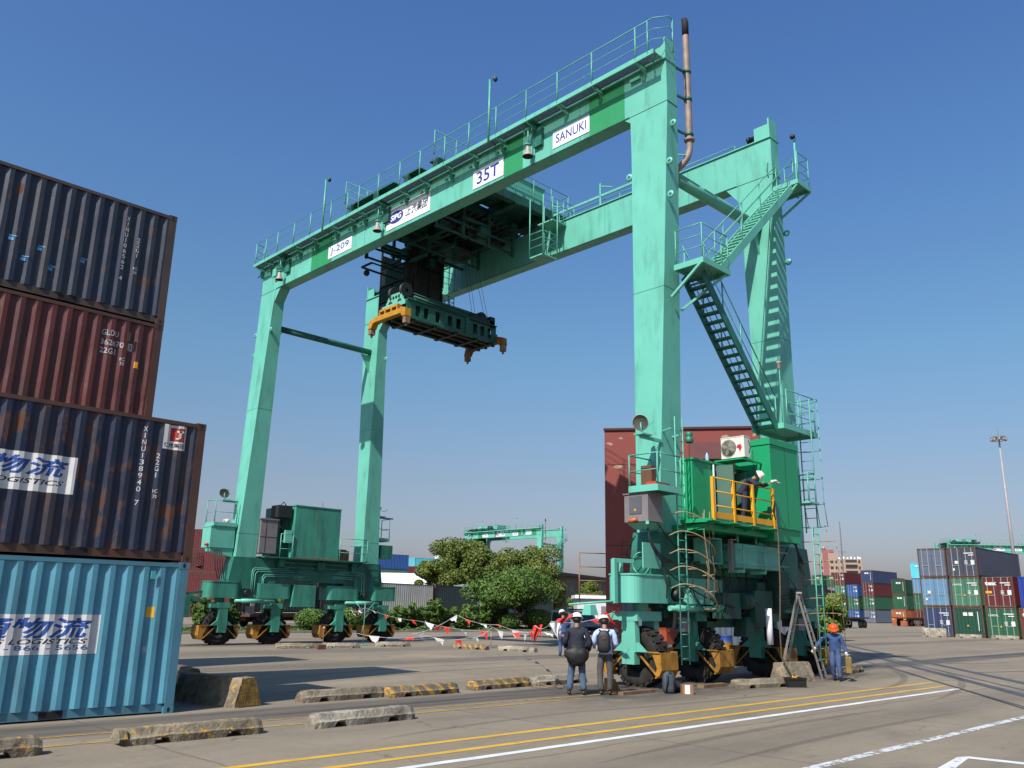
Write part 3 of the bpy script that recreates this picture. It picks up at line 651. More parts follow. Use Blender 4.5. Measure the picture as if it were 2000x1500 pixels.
b = MB(); b.sphere((26.62, 12.95, 18.72), .1, 10, 7); b.tube([(26.72, 12.95, 18.55), (26.85, 12.95, 18.7), (26.72, 12.95, 18.85)], .015, 5); P('dome_camera', b, DARK, pl)
b = MB(); b.lathe([(.42, -.012), (.45, -.012), (.45, .012), (.42, .012)], (26.2, 13.6, 17.35), (0, 1, 0), 20); P('ladder_hoop', b, TEALR, pl)
pl = platform(23.75, 25.95, 12.5, 13.6, 7.5)
rail([(24.1, 12.55, 7.5), (25.9, 12.55, 7.5), (25.9, 13.5, 7.5)], 1.15, parent=pl, spacing=.85)
b = MB(); b.tube([(25.2, 13.3, 7.5), (25.2, 13.3, 9.75)], .02, 5); b.tube([(25.25, 13.35, 9.4), (25.6, 13.35, 9.4)], .012, 4); b.tube([(25.25, 13.35, 8.8), (25.6, 13.35, 8.8)], .012, 4); o = P('beacon_mast', b, TEALR, pl)
b = MB(); b.lathe([(.02, -.2), (.07, -.15), (.07, 0), (.09, .02), (.09, .06), (.05, .1), (0, .1)], (25.2, 13.3, 9.85), (0, 0, 1), 12); P('beacon', b, LAMPM, pl)
# caged ladder down from the lower platform
def ladder(x, y, z0, z1, wd=.38, ax='x', m=TEALR, step=.3, name='ladder'):
    b = MB(); d = Vector((1, 0, 0)) if ax == 'x' else Vector((0, 1, 0)); c = Vector((x, y, 0))
    for s in (-.5, .5): b.tube([c + d * s * wd + Vector((0, 0, z0)), c + d * s * wd + Vector((0, 0, z1))], .022, 5)
    z = z0 + .15
    while z < z1 - .1: b.tube([c - d * wd / 2 + Vector((0, 0, z)), c + d * wd / 2 + Vector((0, 0, z))], .012, 4); z += step
    return P(name, b, m)
def hoop(b, x, y, z, r, a0=-90, a1=90, rad=.012, dz=0, k=10):
    b.tube([(x + r * math.cos(R(a0 + (a1 - a0) * i / k)), y + r * math.sin(R(a0 + (a1 - a0) * i / k)), z + dz * math.sin(math.pi * i / k)) for i in range(k + 1)], rad, 5)
o = ladder(25.35, 12.62, 4.3, 8.55, ax='y')
b = MB()
for z in (8.5, 7.6, 6.9, 6.0, 5.2, 4.5): hoop(b, 25.35, 12.62, z, .42, -100, 100)
for a in (-50, 0, 50): b.tube([(25.35 + .42 * math.cos(R(a)), 12.62 + .42 * math.sin(R(a)), 8.5), (25.35 + .42 * math.cos(R(a)), 12.62 + .42 * math.sin(R(a)), 5.2), (25.5 + .42 * math.cos(R(a)), 12.62 + .42 * math.sin(R(a)), 4.5)], .012, 4)
P('safety_cage', b, TEALR, o)
b = MB(); b.box(24.7, 25.3, 12.3, 12.9, 5.15, 5.2); o2 = P('ladder_rest', b, TEAL); rail([(24.75, 12.35, 5.2), (25.2, 12.35, 5.2), (25.2, 12.85, 5.2)], .9, parent=o2, spacing=.6)
o = ladder(24.7, 12.2, .45, 4.4, ax='x')
b = MB()
for k, z in enumerate((4.0, 3.4, 2.85, 2.3, 1.85)): hoop(b, 25.1, 12.35, z, .52, -95, 100, .013, .05)
for a in (-60, 0, 60): b.tube([(25.45 + .3 * math.cos(R(a)), 12.35 + .4 * math.sin(R(a)), 4.5), (25.3 + .5 * math.cos(R(a)), 12.35 + .5 * math.sin(R(a)), 1.0)], .01, 4)
P('bent_safety_hoop', b, TAN, o)
# black cable bundle behind the far ladder
b = MB()
for k in range(6):
    x = 24.25 + .075 * k; b.tube(sm([(x - .1, 12.75, 4.1), (x + .12, 12.68 + .03 * k, 3.75), (x + .2, 12.7, 3.2), (x + .05, 12.8, 2.5 - .1 * k), (x - .5, 13.2, 2.3 - .05 * k)]), .014, 5)
P('cable_bundle', b, BLACK)
# ------------------------------------------------------------------ near leg fittings
o = ladder(19.3, 13.28, .55, 7.05, ax='x', wd=.36)
b = MB()
for z, dx in ((4.25, 0), (3.75, .05), (3.28, .02), (2.85, .1), (2.4, .05)):
    b.tube(sm([(18.75, 13.3, z + .05), (18.9, 13.02, z + .16), (19.35, 12.8, z + .08), (19.8 + dx, 12.7, z - .18), (20.2 + dx, 12.9, z - .42), (20.15 + dx, 13.25, z - .46)]), .015, 5); b.tube(sm([(19.55, 13.28, z + .12), (19.85, 13.1, z + .1), (20.15 + dx, 12.95, z - .12), (20.25 + dx, 12.92, z - .4)]), .013, 5)
for xx, yy in ((19.55, 12.72), (20.05, 12.88), (20.15, 13.15)): b.tube([(xx, yy, 4.5), (xx - .05, yy, 3.9), (xx + .12, yy, 3.0), (xx + .05, yy, 2.1)], .011, 4)
P('bent_safety_hoop', b, TAN, o)
b = MB(); b.bar((18.95, 13.3, 6.7), (19.15, 13.72, 6.7), .04); b.bar((19.48, 13.3, 6.6), (19.6, 13.72, 6.6), .05); P('bracket', b, TEAL, o)
pl = platform(17.9, 18.95, 13.0, 13.95, 5.02); rail([(18.95, 13.02, 5.02), (17.92, 13.02, 5.02), (17.92, 13.93, 5.02), (18.9, 13.93, 5.02)], .85, (.42,), parent=pl, spacing=.9)
b = MB(); b.cbox((18.4, 13.35, 5.1), (.75, .3, .08), rz=.1); P('red_hose_coil', b, mat('red_plastic', (0.55, 0.06, 0.04), 0.5), pl)
b = MB(); b.box(18.25, 18.45, 13.45, 13.8, 5.06, 5.62); P('brown_box', b, mat('brown_paint', (0.16, 0.07, 0.04), 0.6), pl)
b = MB(); b.box(17.97, 18.6, 13.38, 14.15, 4.12, 4.84); b.box(17.94, 18.63, 13.35, 14.18, 4.84, 4.87); o = P('electric_cabinet', b, GREYB)
b = MB(); b.box(17.955, 17.97, 13.58, 13.98, 4.32, 4.78); P('cabinet_door', b, mat('cabinet_door_grey', (0.13, 0.135, 0.16), 0.3), o)
b = MB(); b.prism([(17.95, 13.83, 4.4), (17.95, 13.75, 4.4), (17.95, 13.79, 4.47)], (.004, 0, 0)); P('warning_triangle', b, YEL, o)
b = MB(); b.cyl((17.9, 13.95, 4.12), (17.9, 13.7, 4.18), .05, 8); P('siren', b, mat('red_orange_plastic', (0.6, 0.12, 0.04), 0.5), o)
b = MB(); b.frus(3.95, (18.2, 18.6, 13.6, 14.0), 4.1, (17.98, 18.6, 13.4, 14.1)); b.bar((17.95, 13.4, 4.08), (18.9, 13.8, 4.08), .08); b.box(17.95, 18.95, 13.75, 13.85, 4.9, 5.0); P('bracket', b, TEAL, o)
def flood(x, y, z, dirv, r=.22, support=((0, 0, 0),)):
    d = Vector(dirv).normalized(); b = MB(); c = Vector((x, y, z))
    b.lathe([(.04, -.34), (.07, -.33), (.09, -.2), (r * .8, -.08), (r, 0), (r * 1.03, .02), (r * .97, .02)], c, d, 20); o = P('floodlight', b, LAMPM)
    b = MB(); b.lathe([(r * .95, .0), (r * .5, -.03), (0, -.04)], c, d, 20); P('lens', b, LENS, o)
    b = MB(); b.tube([c + Vector((0, 0, -.02)), c + Vector((.05, 0, -.3))], .02, 5); b.box(x - .12, x + .32, y - .15, y + .15, z - .34, z - .3); b.box(x - .02, x + .9, y - .04, y + .04, z - .42, z - .34); b.tube([c, c + Vector((.35, 0, -.02)), c + Vector((.45, -.1, .1))], .012, 4); P('lamp_bracket', b, TEAL, o)
flood(18.15, 13.7, 6.78, (-1, -.35, -.35))
b = MB(); b.lathe([(.09, 0), (.12, .03), (.12, .12), (.08, .16), (.1, .2), (.1, .3), (0, .32)], (19.75, 13.25, 6.4), (0, 0, 1), 12); P('horn', b, TEALD)
b = MB()
for k in range(3): b.tube(sm([(18.2, 13.6, 4.1), (18.22, 13.5, 3.65 - .05 * k), (18.6, 13.4, 3.25 - .06 * k), (19.4, 13.35, 3.12 + .02 * k), (20.6, 13.45, 3.2)]), .02, 6)
b.tube(sm([(18.4, 13.4, 4.1), (18.8, 13.38, 3.75), (19.3, 13.38, 3.45), (19.6, 13.4, 3.2)]), .022, 6); b.tube(sm([(18.7, 13.45, 3.0), (18.95, 13.35, 2.75), (19.5, 13.25, 2.5), (20.4, 13.3, 2.25), (21.8, 13.3, 2.0)]), .02, 6); b.tube(sm([(18.65, 13.5, 3.2), (18.75, 13.42, 2.6), (18.85, 13.5, 2.2)]), .02, 6)
b.tube(sm([(17.95, 13.8, 3.75), (18.0, 14.1, 3.4), (18.3, 14.25, 3.2), (18.75, 13.9, 3.25)]), .02, 6)
P('cable_bundle', b, BLACK)
b = MB(); b.box(18.1, 18.85, 13.66, 13.7, 2.95, 3.6); b.lathe([(.28, 0), (.3, 0), (.3, .03), (.28, .03)], (18.67, 14.15, 3.1), (-1, 0, 0), 20); P('access_plate', b, TEAL)
b = MB(); b.bar((17.45, 14.1, 2.05), (17.45, 14.1, 3.15), .12); b.bar((17.42, 14.1, 3.12), (18.1, 14.0, 3.12), .1); b.bar((17.85, 14.2, 2.7), (17.85, 14.2, 3.1), .08); P('cable_guide_frame', b, TEAL)
b = MB(); b.tube([(17.4, 14.1, 2.1), (16.6, 14.9, 2.0)], .03, 6); b.frus(1.75, (16.75, 17.05, 14.3, 14.6), 2.0, (16.8, 17.0, 14.35, 14.55)); P('warning_lamp', b, TEAL)
b = MB()
for zz in (3.3, 2.95, 2.6, 2.25): b.tube([(16.9, 14.8, zz), (17.6, 14.5, zz)], .014, 4)
b.tube([(16.9, 14.8, 2.0), (16.9, 14.8, 3.3)], .018, 5); P('ladder_frame', b, RUST)
# ------------------------------------------------------------------ right-hand machinery
b = MB(); b.box(22.8, 24.45, 12.5, 13.66, 4.28, 6.72); b.box(22.77, 24.48, 12.47, 13.69, 6.72, 6.9); b.box(22.85, 24.42, 12.55, 13.64, 3.9, 4.28)
b.box(22.795, 22.8, 12.5, 12.56, 4.28, 6.72)
hc = P('electrical_cabin', b, GREEN)
b = MB(); b.box(23.66, 23.675, 12.496, 12.5, 4.35, 6.7); b.box(22.794, 22.8, 13.05, 13.07, 4.4, 6.6); P('panel_seam', b, mat('dark_green_seam', (.006, .09, .035), .5), hc)
b = MB(); b.box(20.0, 21.05, 13.35, 14.6, 4.28, 5.98); b.box(21.05, 22.8, 13.75, 14.6, 4.28, 5.98); b.box(19.97, 22.8, 13.30, 14.62, 5.98, 6.04)
b.box(21.0, 21.06, 13.3, 13.35, 4.28, 6.0); b.box(22.0, 22.06, 13.3, 13.75, 4.28, 5.98)
lc = P('switchgear_cabin', b, GREEN)
b = MB(); b.box(20.97, 21.0, 13.27, 13.31, 4.35, 5.95); P('door_bar', b, WHITE, lc)
b = MB(); b.box(21.1, 21.98, 13.72, 13.75, 4.9, 5.9); b.box(22.1, 22.75, 13.72, 13.75, 4.35, 5.9); P('opening_shade_sheet', b, SOOTSHADE, lc)  # black sheets painting the shade inside the cabin openings
b = MB(); b.cbox((21.25, 13.1, 5.15), (.04, .5, 1.6), rz=.3); b.cbox((22.25, 13.2, 5.1), (.04, .45, 1.5), rz=-.25); P('open_door', b, mat('grey_green_door', (.07, .16, .12), .4), lc)
b = MB(); b.box(21.15, 21.6, 13.69, 13.72, 4.35, 4.88); b.box(21.4, 21.44, 13.6, 13.72, 4.3, 5.9); P('inner_panel', b, GREEN, lc)
b = MB(); b.box(19.35, 22.8, 12.4, 13.35, 4.16, 4.26); b.box(19.5, 22.8, 12.7, 14.6, 3.98, 4.14)
for x in (19.5, 20.5, 21.5, 22.6): b.box(x - .25, x + .25, 12.3, 12.5, 4.18, 4.2); b.bar((x, 12.45, 4.15), (x, 13.6, 3.95), .06, .1)
fl = P('service_platform', b, GREEN)
b = MB()
for x in (19.5, 20.5, 21.5, 22.62): b.box(x - .04, x + .04, 12.36, 12.44, 4.2, 5.36)
for z in (5.34, 4.98, 4.6): b.tube([(19.5, 12.4, z), (22.62, 12.4, z)], .02, 6)
b.box(19.54, 22.6, 12.385, 12.415, 4.28, 4.44); P('yellow_railing', b, YEL, fl, 'bright yellow guard rail')
b = MB(); b.tube([(22.6, 12.33, 5.0), (22.45, 12.33, 4.7), (22.6, 12.33, 4.45), (22.5, 12.33, 4.7), (22.62, 12.33, 4.95)], .012, 5); P('coiled_wire', b, BLACK, fl)
b = MB(); b.box(21.7, 22.25, 12.75, 13.7, 6.16, 6.2); b.bar((21.75, 12.8, 6.16), (22.8, 12.8, 6.16), .05); b.bar((21.75, 13.6, 6.16), (22.8, 13.6, 6.16), .05); P('shelf', b, GREEN, fl)
ACW = mat('ac_white', (0.72, 0.70, 0.64), 0.4, 0.05, 3, dirt=0.25, dirtcol=(.3, .27, .22))
b = MB(); b.box(21.8, 22.12, 12.75, 13.52, 6.24, 6.84); b.box(21.79, 22.13, 12.74, 13.53, 6.84, 6.86); ac = P('air_conditioner', b, ACW)
b = MB(); b.lathe([(.24, 0), (.24, -.01), (0, -.01)], (21.79, 13.26, 6.54), (1, 0, 0), 24); P('fan_opening', b, mat('fan_grey', (.10, .10, .085), .6), ac)
b = MB()
for r_ in (.06, .1, .14, .18, .22, .25): b.lathe([(r_, -.004), (r_ + .006, -.004), (r_ + .006, .004), (r_, .004)], (21.776, 13.26, 6.54), (1, 0, 0), 24)
for k in range(8): t = k * math.pi / 4; b.bar((21.776, 13.26, 6.54), (21.776, 13.26 + .25 * math.cos(t), 6.54 + .25 * math.sin(t)), .006)
for k in range(4): t = k * math.pi / 2 + .4; b.cbox((21.782, 13.26 + .12 * math.cos(t), 6.54 + .12 * math.sin(t)), (.004, .2, .08), rx=t)
P('fan_grille', b, mat('grille_grey', (.35, .34, .3), .5), ac)
b = MB(); b.prism([(21.79, 12.97, 6.6), (21.79, 12.86, 6.62), (21.79, 12.83, 6.52), (21.79, 12.9, 6.40), (21.79, 12.93, 6.5), (21.79, 13.0, 6.53)], (.004, 0, 0)); P('red_emblem', b, mat('red_print', (.5, .03, .06), .5), ac)
b = MB(); b.tube([(22.0, 12.73, 6.75), (22.05, 12.7, 6.55), (22.0, 12.72, 6.35)], .012, 5); P('refrigerant_pipe', b, BLACK, ac)
# tank with guard rails, open cabinet, clutter under the platform
b = MB(); rprism(21.35, 23.75, 12.85, 13.6, 3.08, 3.74, .14, b); tk = P('fuel_tank', b, TEAL)
b = MB()
for z in (3.6, 3.2): b.tube([(21.25, 13.3, z), (21.25, 12.72, z), (22.5, 12.68, z - .02), (23.9, 12.72, z)], .02, 5)
for x in (21.4, 22.55): b.tube([(x, 12.71, 2.98), (x, 12.71, 3.72)], .03, 5); b.bar((x, 12.71, 2.98), (x, 13.2, 2.98), .08)
for x in (21.6, 22.6): b.cyl((x, 13.0, 3.74), (x, 13.0, 4.0), .04, 6)
b.cyl((22.7, 13.0, 3.8), (23.1, 13.0, 3.8), .05, 8); P('guard_rail', b, TEAL, tk)
b = MB(); b.box(21.1, 21.2, 12.9, 13.0, 2.95, 3.85); P('fluorescent_lamp', b, GREYB)
b = MB(); b.box(20.3, 20.34, 13.1, 13.6, 3.15, 3.85); b.box(20.34, 20.95, 13.1, 13.6, 3.15, 3.18); b.box(20.34, 20.95, 13.1, 13.6, 3.82, 3.85); b.box(20.91, 20.95, 13.1, 13.6, 3.18, 3.82); b.box(20.34, 20.91, 13.56, 13.6, 3.18, 3.82); o = P('open_cabinet', b, TEAL)
b = MB(); b.box(20.36, 20.9, 13.5, 13.55, 3.2, 3.8); P('opening_shade_sheet', b, SOOTSHADE, o)  # black sheet painting the shade inside the cabinet
b = MB(); b.box(21.3, 22.2, 13.35, 13.72, 1.7, 2.4); b.box(22.9, 23.9, 13.3, 13.72, 1.6, 2.5); b.cyl((22.3, 13.45, 2.2), (22.8, 13.45, 2.2), .25, 12); b.box(24.2, 24.8, 13.2, 13.7, 2.0, 3.1); b.cyl((24.9, 13.3, 2.4), (25.6, 13.3, 2.4), .22, 12); P('gearbox', b, TEALK)
b = MB()
rr = random.Random(5)
for k in range(12):
    x = rr.uniform(19.8, 24.8); z = rr.uniform(2.9, 3.9); b.tube(sm([(x, 13.55, z), (x + rr.uniform(-.3, .5), 13.3, z - .6), (x + rr.uniform(-.3, .8), 13.35, z - 1.2), (x + rr.uniform(-.1, 1), 13.5, rr.uniform(1.6, 2.2))]), .013, 5)
P('hydraulic_hose', b, BLACK)
b = MB(); b.cyl((23.1, 13.0, 1.0), (23.1, 13.0, 2.0), .09, 10); P('hydraulic_cylinder', b, WHITE)
# ------------------------------------------------------------------ left-hand machinery
yL = 37.55
b = MB(); b.box(21.72, 24.3, 37.35, 39.2, 4.02, 6.5); b.box(21.69, 24.33, 37.32, 39.23, 6.5, 6.55); gh = P('generator_house', b, TEALL)
b = MB(); b.box(22.95, 22.965, 37.345, 37.35, 4.05, 6.5); b.box(21.72, 24.3, 37.33, 37.35, 4.0, 4.06); P('panel_seam', b, RUST, gh)
b = MB(); b.box(21.0, 21.72, 37.9, 39.0, 4.02, 6.4); P('annex', b, TEALD, gh)
b = MB(); b.box(20.85, 21.6, 37.5, 38.2, 5.9, 6.48); b.tube([(21.0, 37.6, 6.48), (21.15, 37.6, 6.65), (21.3, 37.6, 6.48)], .025, 5); b.box(21.25, 21.45, 37.8, 37.9, 5.0, 5.8); P('radiator', b, DARK, gh)
b = MB(); b.box(21.3, 21.68, 37.45, 37.6, 4.7, 5.3); P('control_panel', b, TEAL, gh)
b = MB(); b.box(24.33, 24.36, 37.6, 37.75, 5.8, 6.1); b.tube([(24.2, 38.9, 6.55), (24.15, 38.9, 7.0)], .012, 4); P('alarm_lamp', b, DARK, gh)
b = MB(); b.box(20.0, 20.88, 37.5, 38.4, 4.15, 5.72); b.box(19.96, 20.92, 37.46, 38.44, 5.72, 5.78); o = P('grey_cabinet', b, GREYB)
b = MB(); b.box(20.28, 20.3, 37.49, 37.5, 4.2, 5.7); b.box(20.0, 20.88, 37.49, 37.5, 4.9, 4.92); P('door_seam', b, DARK, o)
b = MB(); b.box(20.2, 26.0, 37.2, 39.2, 3.94, 4.0); ls = P('service_platform', b, TEALD)
rail([(21.0, 37.3, 4.0), (21.65, 37.3, 4.0)], 1.1, parent=ls, spacing=.5); rail([(24.35, 37.3, 4.0), (26.0, 37.3, 4.0), (26.0, 38.2, 4.0)], 1.1, parent=ls, spacing=.75)
b = MB(); b.box(24.5, 25.2, 38.0, 38.7, 4.0, 4.6); b.cyl((24.75, 38.3, 4.6), (24.75, 38.3, 4.75), .12, 8); b.box(25.3, 25.5, 38.2, 38.5, 4.0, 4.55); P('brown_engine', b, RUST, ls)
b = MB(); b.box(17.72, 18.9, 37.85, 38.7, 4.3, 5.22); b.prism([(17.7, 37.83, 5.22), (18.93, 37.83, 5.22), (18.93, 37.83, 5.26), (17.7, 37.83, 5.26)], (0, .9, 0)); b.prism([(17.75, 37.9, 4.3), (18.9, 37.9, 4.3), (18.9, 37.9, 3.9), (17.8, 37.9, 4.12)], (0, .5, 0)); P('electric_cabinet', b, TEAL)
b = MB(); b.sphere((17.65, 38.0, 4.42), .1, 8, 6, (1.3, 1, .7)); P('siren', b, mat('red_plastic', (0.5, 0.05, 0.04), 0.5))
pl = platform(17.8, 18.95, 37.8, 38.7, 5.42); rail([(18.9, 37.82, 5.42), (17.82, 37.82, 5.42), (17.82, 38.68, 5.42)], 1.05, (.5,), parent=pl, spacing=.9)
b = MB(); b.cyl((18.5, 38.0, 5.44), (18.5, 38.0, 5.62), .14, 12); P('paint_tin', b, ACW, pl)
flood(18.35, 38.2, 6.85, (-.7, -.6, -.55), .24)
flood(27.2, 38.1, 6.8, (.8, -.5, -.5), .2)
pl = platform(26.95, 27.75, 37.8, 38.6, 5.3); rail([(27.0, 37.82, 5.3), (27.72, 37.82, 5.3), (27.72, 38.55, 5.3)], 1.05, (.5,), parent=pl, spacing=.7)
b = MB(); b.box(27.1, 27.9, 37.7, 38.5, 4.25, 4.95); b.box(26.6, 27.1, 37.9, 38.4, 4.3, 5.05); P('electric_cabinet', b, TEALD)
# hose and beacon mast standing at the left end of the crane
b = MB(); b.bar((16.85, 38.0, .1), (16.85, 38.0, 3.9), .14); b.bar((16.85, 38.0, 2.2), (18.2, 38.1, 2.4), .1); b.box(16.3, 17.1, 37.8, 38.3, 1.2, 2.1); b.prism([(17.1, 37.9, 2.2), (17.9, 37.9, 1.9), (17.1, 37.9, 1.9)], (0, .2, 0)); ms = P('cable_reel_mast', b, TEALD)
b = MB(); b.lathe([(.22, 0), (.25, .02), (.23, .45), (.2, .48), (0, .48)], (16.1, 38.0, 3.35), (0, 0, 1), 16); b.cyl((16.1, 38.0, 2.7), (16.1, 38.0, 3.3), .17, 10); P('grey_filter_drum', b, GREYB, ms)
b = MB()
for k in range(5): b.tube(sm([(17.0, 37.9, 3.7 - .1 * k), (17.2, 37.85, 3.95 - .1 * k), (17.5, 37.9, 3.9 - .12 * k), (17.55, 37.9, 3.5 - .05 * k), (17.2, 37.9, 3.4)]), .015, 5)
for k in range(4): b.tube([(18.0 + .1 * k, 37.9, 4.2), (18.05 + .12 * k, 37.8, 3.5), (18.3 + .1 * k, 37.9, 2.9)], .02, 5)
P('cable_bundle', b, BLACK, ms)
# ================================================================== TROLLEY
TR = thing('crane_trolley', 'teal trolley with machinery deck and dark operator cab riding on the crane girders', 'crane trolley', (23, 27.5, 18.76))
PT = lambda n_, b_, m_, par=TR: P(n_, b_, m_, par)
b = MB(); Y0, Y1 = 24.3, 30.6
for x in (19.6, 21.6, 23.6, 25.6): b.box(x, x + .3, Y0, Y1, 18.9, 19.25)
for y in (24.3, 26.2, 28.4, 30.3): b.box(19.2, 26.8, y, y + .3, 18.95, 19.3)
b.box(24.9, 25.35, 25.9, 31.0, 18.3, 18.95); b.box(20.2, 20.5, 25.9, 30.6, 18.3, 18.95)  # solid side boxes added to cast shade on the rear girder
rr = random.Random(9)
for k in range(46):
    x = rr.uniform(20.4, 25.2); y = rr.uniform(25.0, 31.0); z = rr.uniform(17.3, 18.4) + (.3 if y < 26.5 else 0); d_ = rr.choice(((.12, 1.6, .14), (1.5, .12, .12), (.35, .5, .4), (.1, .1, 1.2), (.6, .3, .3))); b.box(x, min(x + d_[0], 25.4), y, min(y + d_[1], 31.2), z, z + d_[2])
for x in (20.5, 22.0, 23.5, 25.0):
    for y in (25.9, 28.2, 30.9): b.box(x, x + .12, y, y + .12, 17.3, 18.9)
for z in (17.35, 17.9): 
    for y in (25.95, 28.25, 30.95): b.box(20.5, 25.1, y, y + .08, z, z + .08)
dk = PT('trolley_frame', b, TEALK)  # dark teal paints in the shade under the trolley
b = MB(); rr = random.Random(3); y = Y0
while y < Y1:
    x = 19.2
    while x < 27.2:
        if rr.random() < .9: b.box(x, x + .78, y, y + .58, 19.3, 19.34)
        x += .8
    y += .6
PT('deck_plate', b, TEALK, dk)
b = MB()
for x in (19.77, 26.17):
    for y in (24.9, 29.9): b.lathe([(.12, -.12), (.25, -.12), (.25, .12), (.12, .12)], (x, y, 19.01), (1, 0, 0), 16); b.box(x - .2, x + .2, y - .4, y + .4, 18.95, 19.2)
PT('trolley_wheel', b, DARK)
b = MB(); b.box(22.8, 25.6, 24.5, 25.9, 19.35, 20.3); b.box(22.75, 25.65, 24.45, 25.95, 20.3, 20.35); b.cyl((20.6, 26.2, 19.7), (23.0, 26.2, 19.7), .38, 16); b.cyl((20.6, 28.6, 19.7), (23.4, 28.6, 19.7), .38, 16); b.box(23.2, 24.4, 27.4, 29.4, 19.35, 20.2); PT('hoist_machinery', b, TEAL)
b = MB(); b.box(20.4, 21.3, 24.6, 25.4, 19.4, 20.0); b.cyl((21.5, 29.4, 19.7), (22.5, 29.4, 19.7), .25, 12); PT('hoist_motor', b, DARK)
b = MB(); b.box(20.3, 25.6, 26.5, 28.2, 18.5, 18.9); b.box(20.6, 25.4, 28.6, 30.2, 18.3, 18.7); 
for k in range(14): x = 20.4 + .38 * k; b.cyl((x, 25.2 + .2 * (k % 3), 18.4), (x, 29.5, 18.5), .04, 5)
for k in range(8): b.cyl((21.0 + .6 * k, 26.8, 18.35), (21.0 + .6 * k, 27.1, 18.35), .22, 10)
PT('sheave_frame', b, DARK)
# railings
for pth in ([(19.0, 24.3, 19.34), (27.0, 24.3, 19.34), (27.0, 30.6, 19.34), (19.0, 30.6, 19.34)],):
    rail(pth, 1.1, parent=TR, spacing=1.1)
# hanging access cage beside the far girder
b = MB(); b.box(25.0, 26.4, 23.4, 24.3, 18.3, 18.36); b.box(24.4, 25.3, 23.4, 24.2, 16.5, 16.56); PT('access_platform', b, TEAL)
rail([(24.4, 24.2, 16.56), (24.4, 23.4, 16.56), (25.3, 23.4, 16.56), (25.3, 24.2, 16.56)], 1.05, parent=TR, spacing=.8); rail([(25.0, 23.4, 18.36), (26.4, 23.4, 18.36), (26.4, 24.3, 18.36)], 1.05, parent=TR, spacing=.7)
b = MB()
for x, y in ((24.4, 23.4), (25.3, 23.4), (25.3, 24.2), (24.4, 24.2)): b.tube([(x, y, 16.5), (x, y, 19.3)], .03, 5)
PT('hanger_post', b, TEALR)
# operator cab hanging under the trolley
CAB = mat('cab_dark_paint', (0.014, 0.020, 0.019), 0.5, 0.2, 3, dirt=0.3)
b = MB(); b.box(22.1, 24.3, 30.0, 30.06, 14.9, 18.2); b.box(22.1, 24.3, 31.9, 31.96, 14.9, 18.2); b.box(22.1, 24.3, 30.0, 31.96, 14.84, 14.9); b.box(22.1, 24.3, 30.0, 31.96, 17.3, 17.36)
for x in (22.1, 22.8, 23.5, 24.24):
    for y in (29.96, 31.94): b.box(x, x + .08, y, y + .06, 14.9, 18.9)
for z in (15.7, 16.5): b.box(22.06, 24.34, 29.94, 30.0, z, z + .06); b.box(22.04, 22.1, 30, 31.9, z, z + .06)
cb = PT('operator_cab', b, CAB)
b = MB(); b.box(22.09, 22.12, 30.1, 30.9, 15.8, 16.45); b.box(22.09, 22.12, 31.0, 31.85, 15.8, 16.45); b.box(22.09, 22.12, 30.1, 31.85, 16.6, 17.25); b.box(22.09, 22.12, 30.1, 31.85, 14.95, 15.65)
b.box(24.27, 24.3, 30.1, 31.85, 14.95, 17.25); PT('cab_window', b, GLASS, cb)
b = MB(); b.box(22.3, 22.7, 30.3, 31.0, 15.0, 15.9); b.box(23.1, 23.7, 30.4, 31.3, 14.9, 16.2); b.box(22.6, 22.8, 29.9, 29.95, 15.2, 16.8); PT('cab_console', b, DARK, cb)
rail([(24.3, 29.9, 15.2), (25.0, 29.9, 15.2), (25.0, 31.6, 15.2)], 1.1, (.3, .6, .85), parent=cb, spacing=.35); rail([(24.3, 29.9, 16.6), (25.0, 29.9, 16.6)], 1.3, (.3, .6, .9), parent=cb, spacing=.3)
b = MB(); b.box(24.3, 25.05, 29.85, 31.7, 15.1, 15.16); b.bar((20.9, 31.8, 17.2), (22.1, 31.2, 16.9), .08); b.bar((20.9, 31.8, 17.2), (20.9, 31.0, 17.2), .08); b.bar((20.9, 31.0, 17.2), (22.1, 30.6, 17.0), .06); b.sphere((21.05, 31.6, 16.9), .15, 8, 6); PT('cab_bracket', b, DARK, cb)
# ================================================================== SPREADER
SP = thing('container_spreader', 'green container spreader with yellow corner beams hanging from the trolley ropes', 'spreader', (23.1, 28.5, 13.5))
PS = lambda n_, b_, m_, par=SP: P(n_, b_, m_, par)
RUSTY = mat('rusty_spreader_yellow', (.30, .12, .015), .6, .3, 4, dirt=.7, dirtcol=(.05, .03, .02), rust=.5)
SPM = mat('shaded_spreader_green', (0.022, 0.13, 0.095), 0.5, 0.15, 2, dirt=0.4, dirtcol=(.01, .03, .025), rust=0.08)  # green darkened to hold the trolley's shadow on the spreader
b = MB()
for y in (27.75, 29.15):
    z0, z1 = 13.72, 14.52; xs = [20.7, 20.9] + [21.6 + .62 * k for k in range(6)] + [25.6]
    b.box(20.6, 25.8, y - .03, y + .03, z0, z0 + .16); b.box(20.6, 25.8, y - .03, y + .03, z1 - .16, z1)
    hs = [21.2, 21.65, 22.3, 23.0, 23.5, 24.5, 24.95, 25.4]; last = 20.6
    for hx in hs: b.box(last, hx - .13, y - .03, y + .03, z0 + .16, z1 - .16); last = hx + .13
    b.box(last, 25.8, y - .03, y + .03, z0 + .16, z1 - .16)
    b.box(20.6, 25.8, y - .12, y + .12, z0 - .03, z0); b.box(20.6, 25.8, y - .12, y + .12, z1, z1 + .03); b.box(23.9, 24.05, y - .1, y + .1, z0, z1 + .03)
b.box(20.6, 25.8, 28.1, 28.8, 13.8, 14.6); b.box(21.2, 25.0, 27.9, 29.0, 14.55, 14.85); b.box(22.0, 24.6, 28.1, 28.8, 14.85, 15.05)
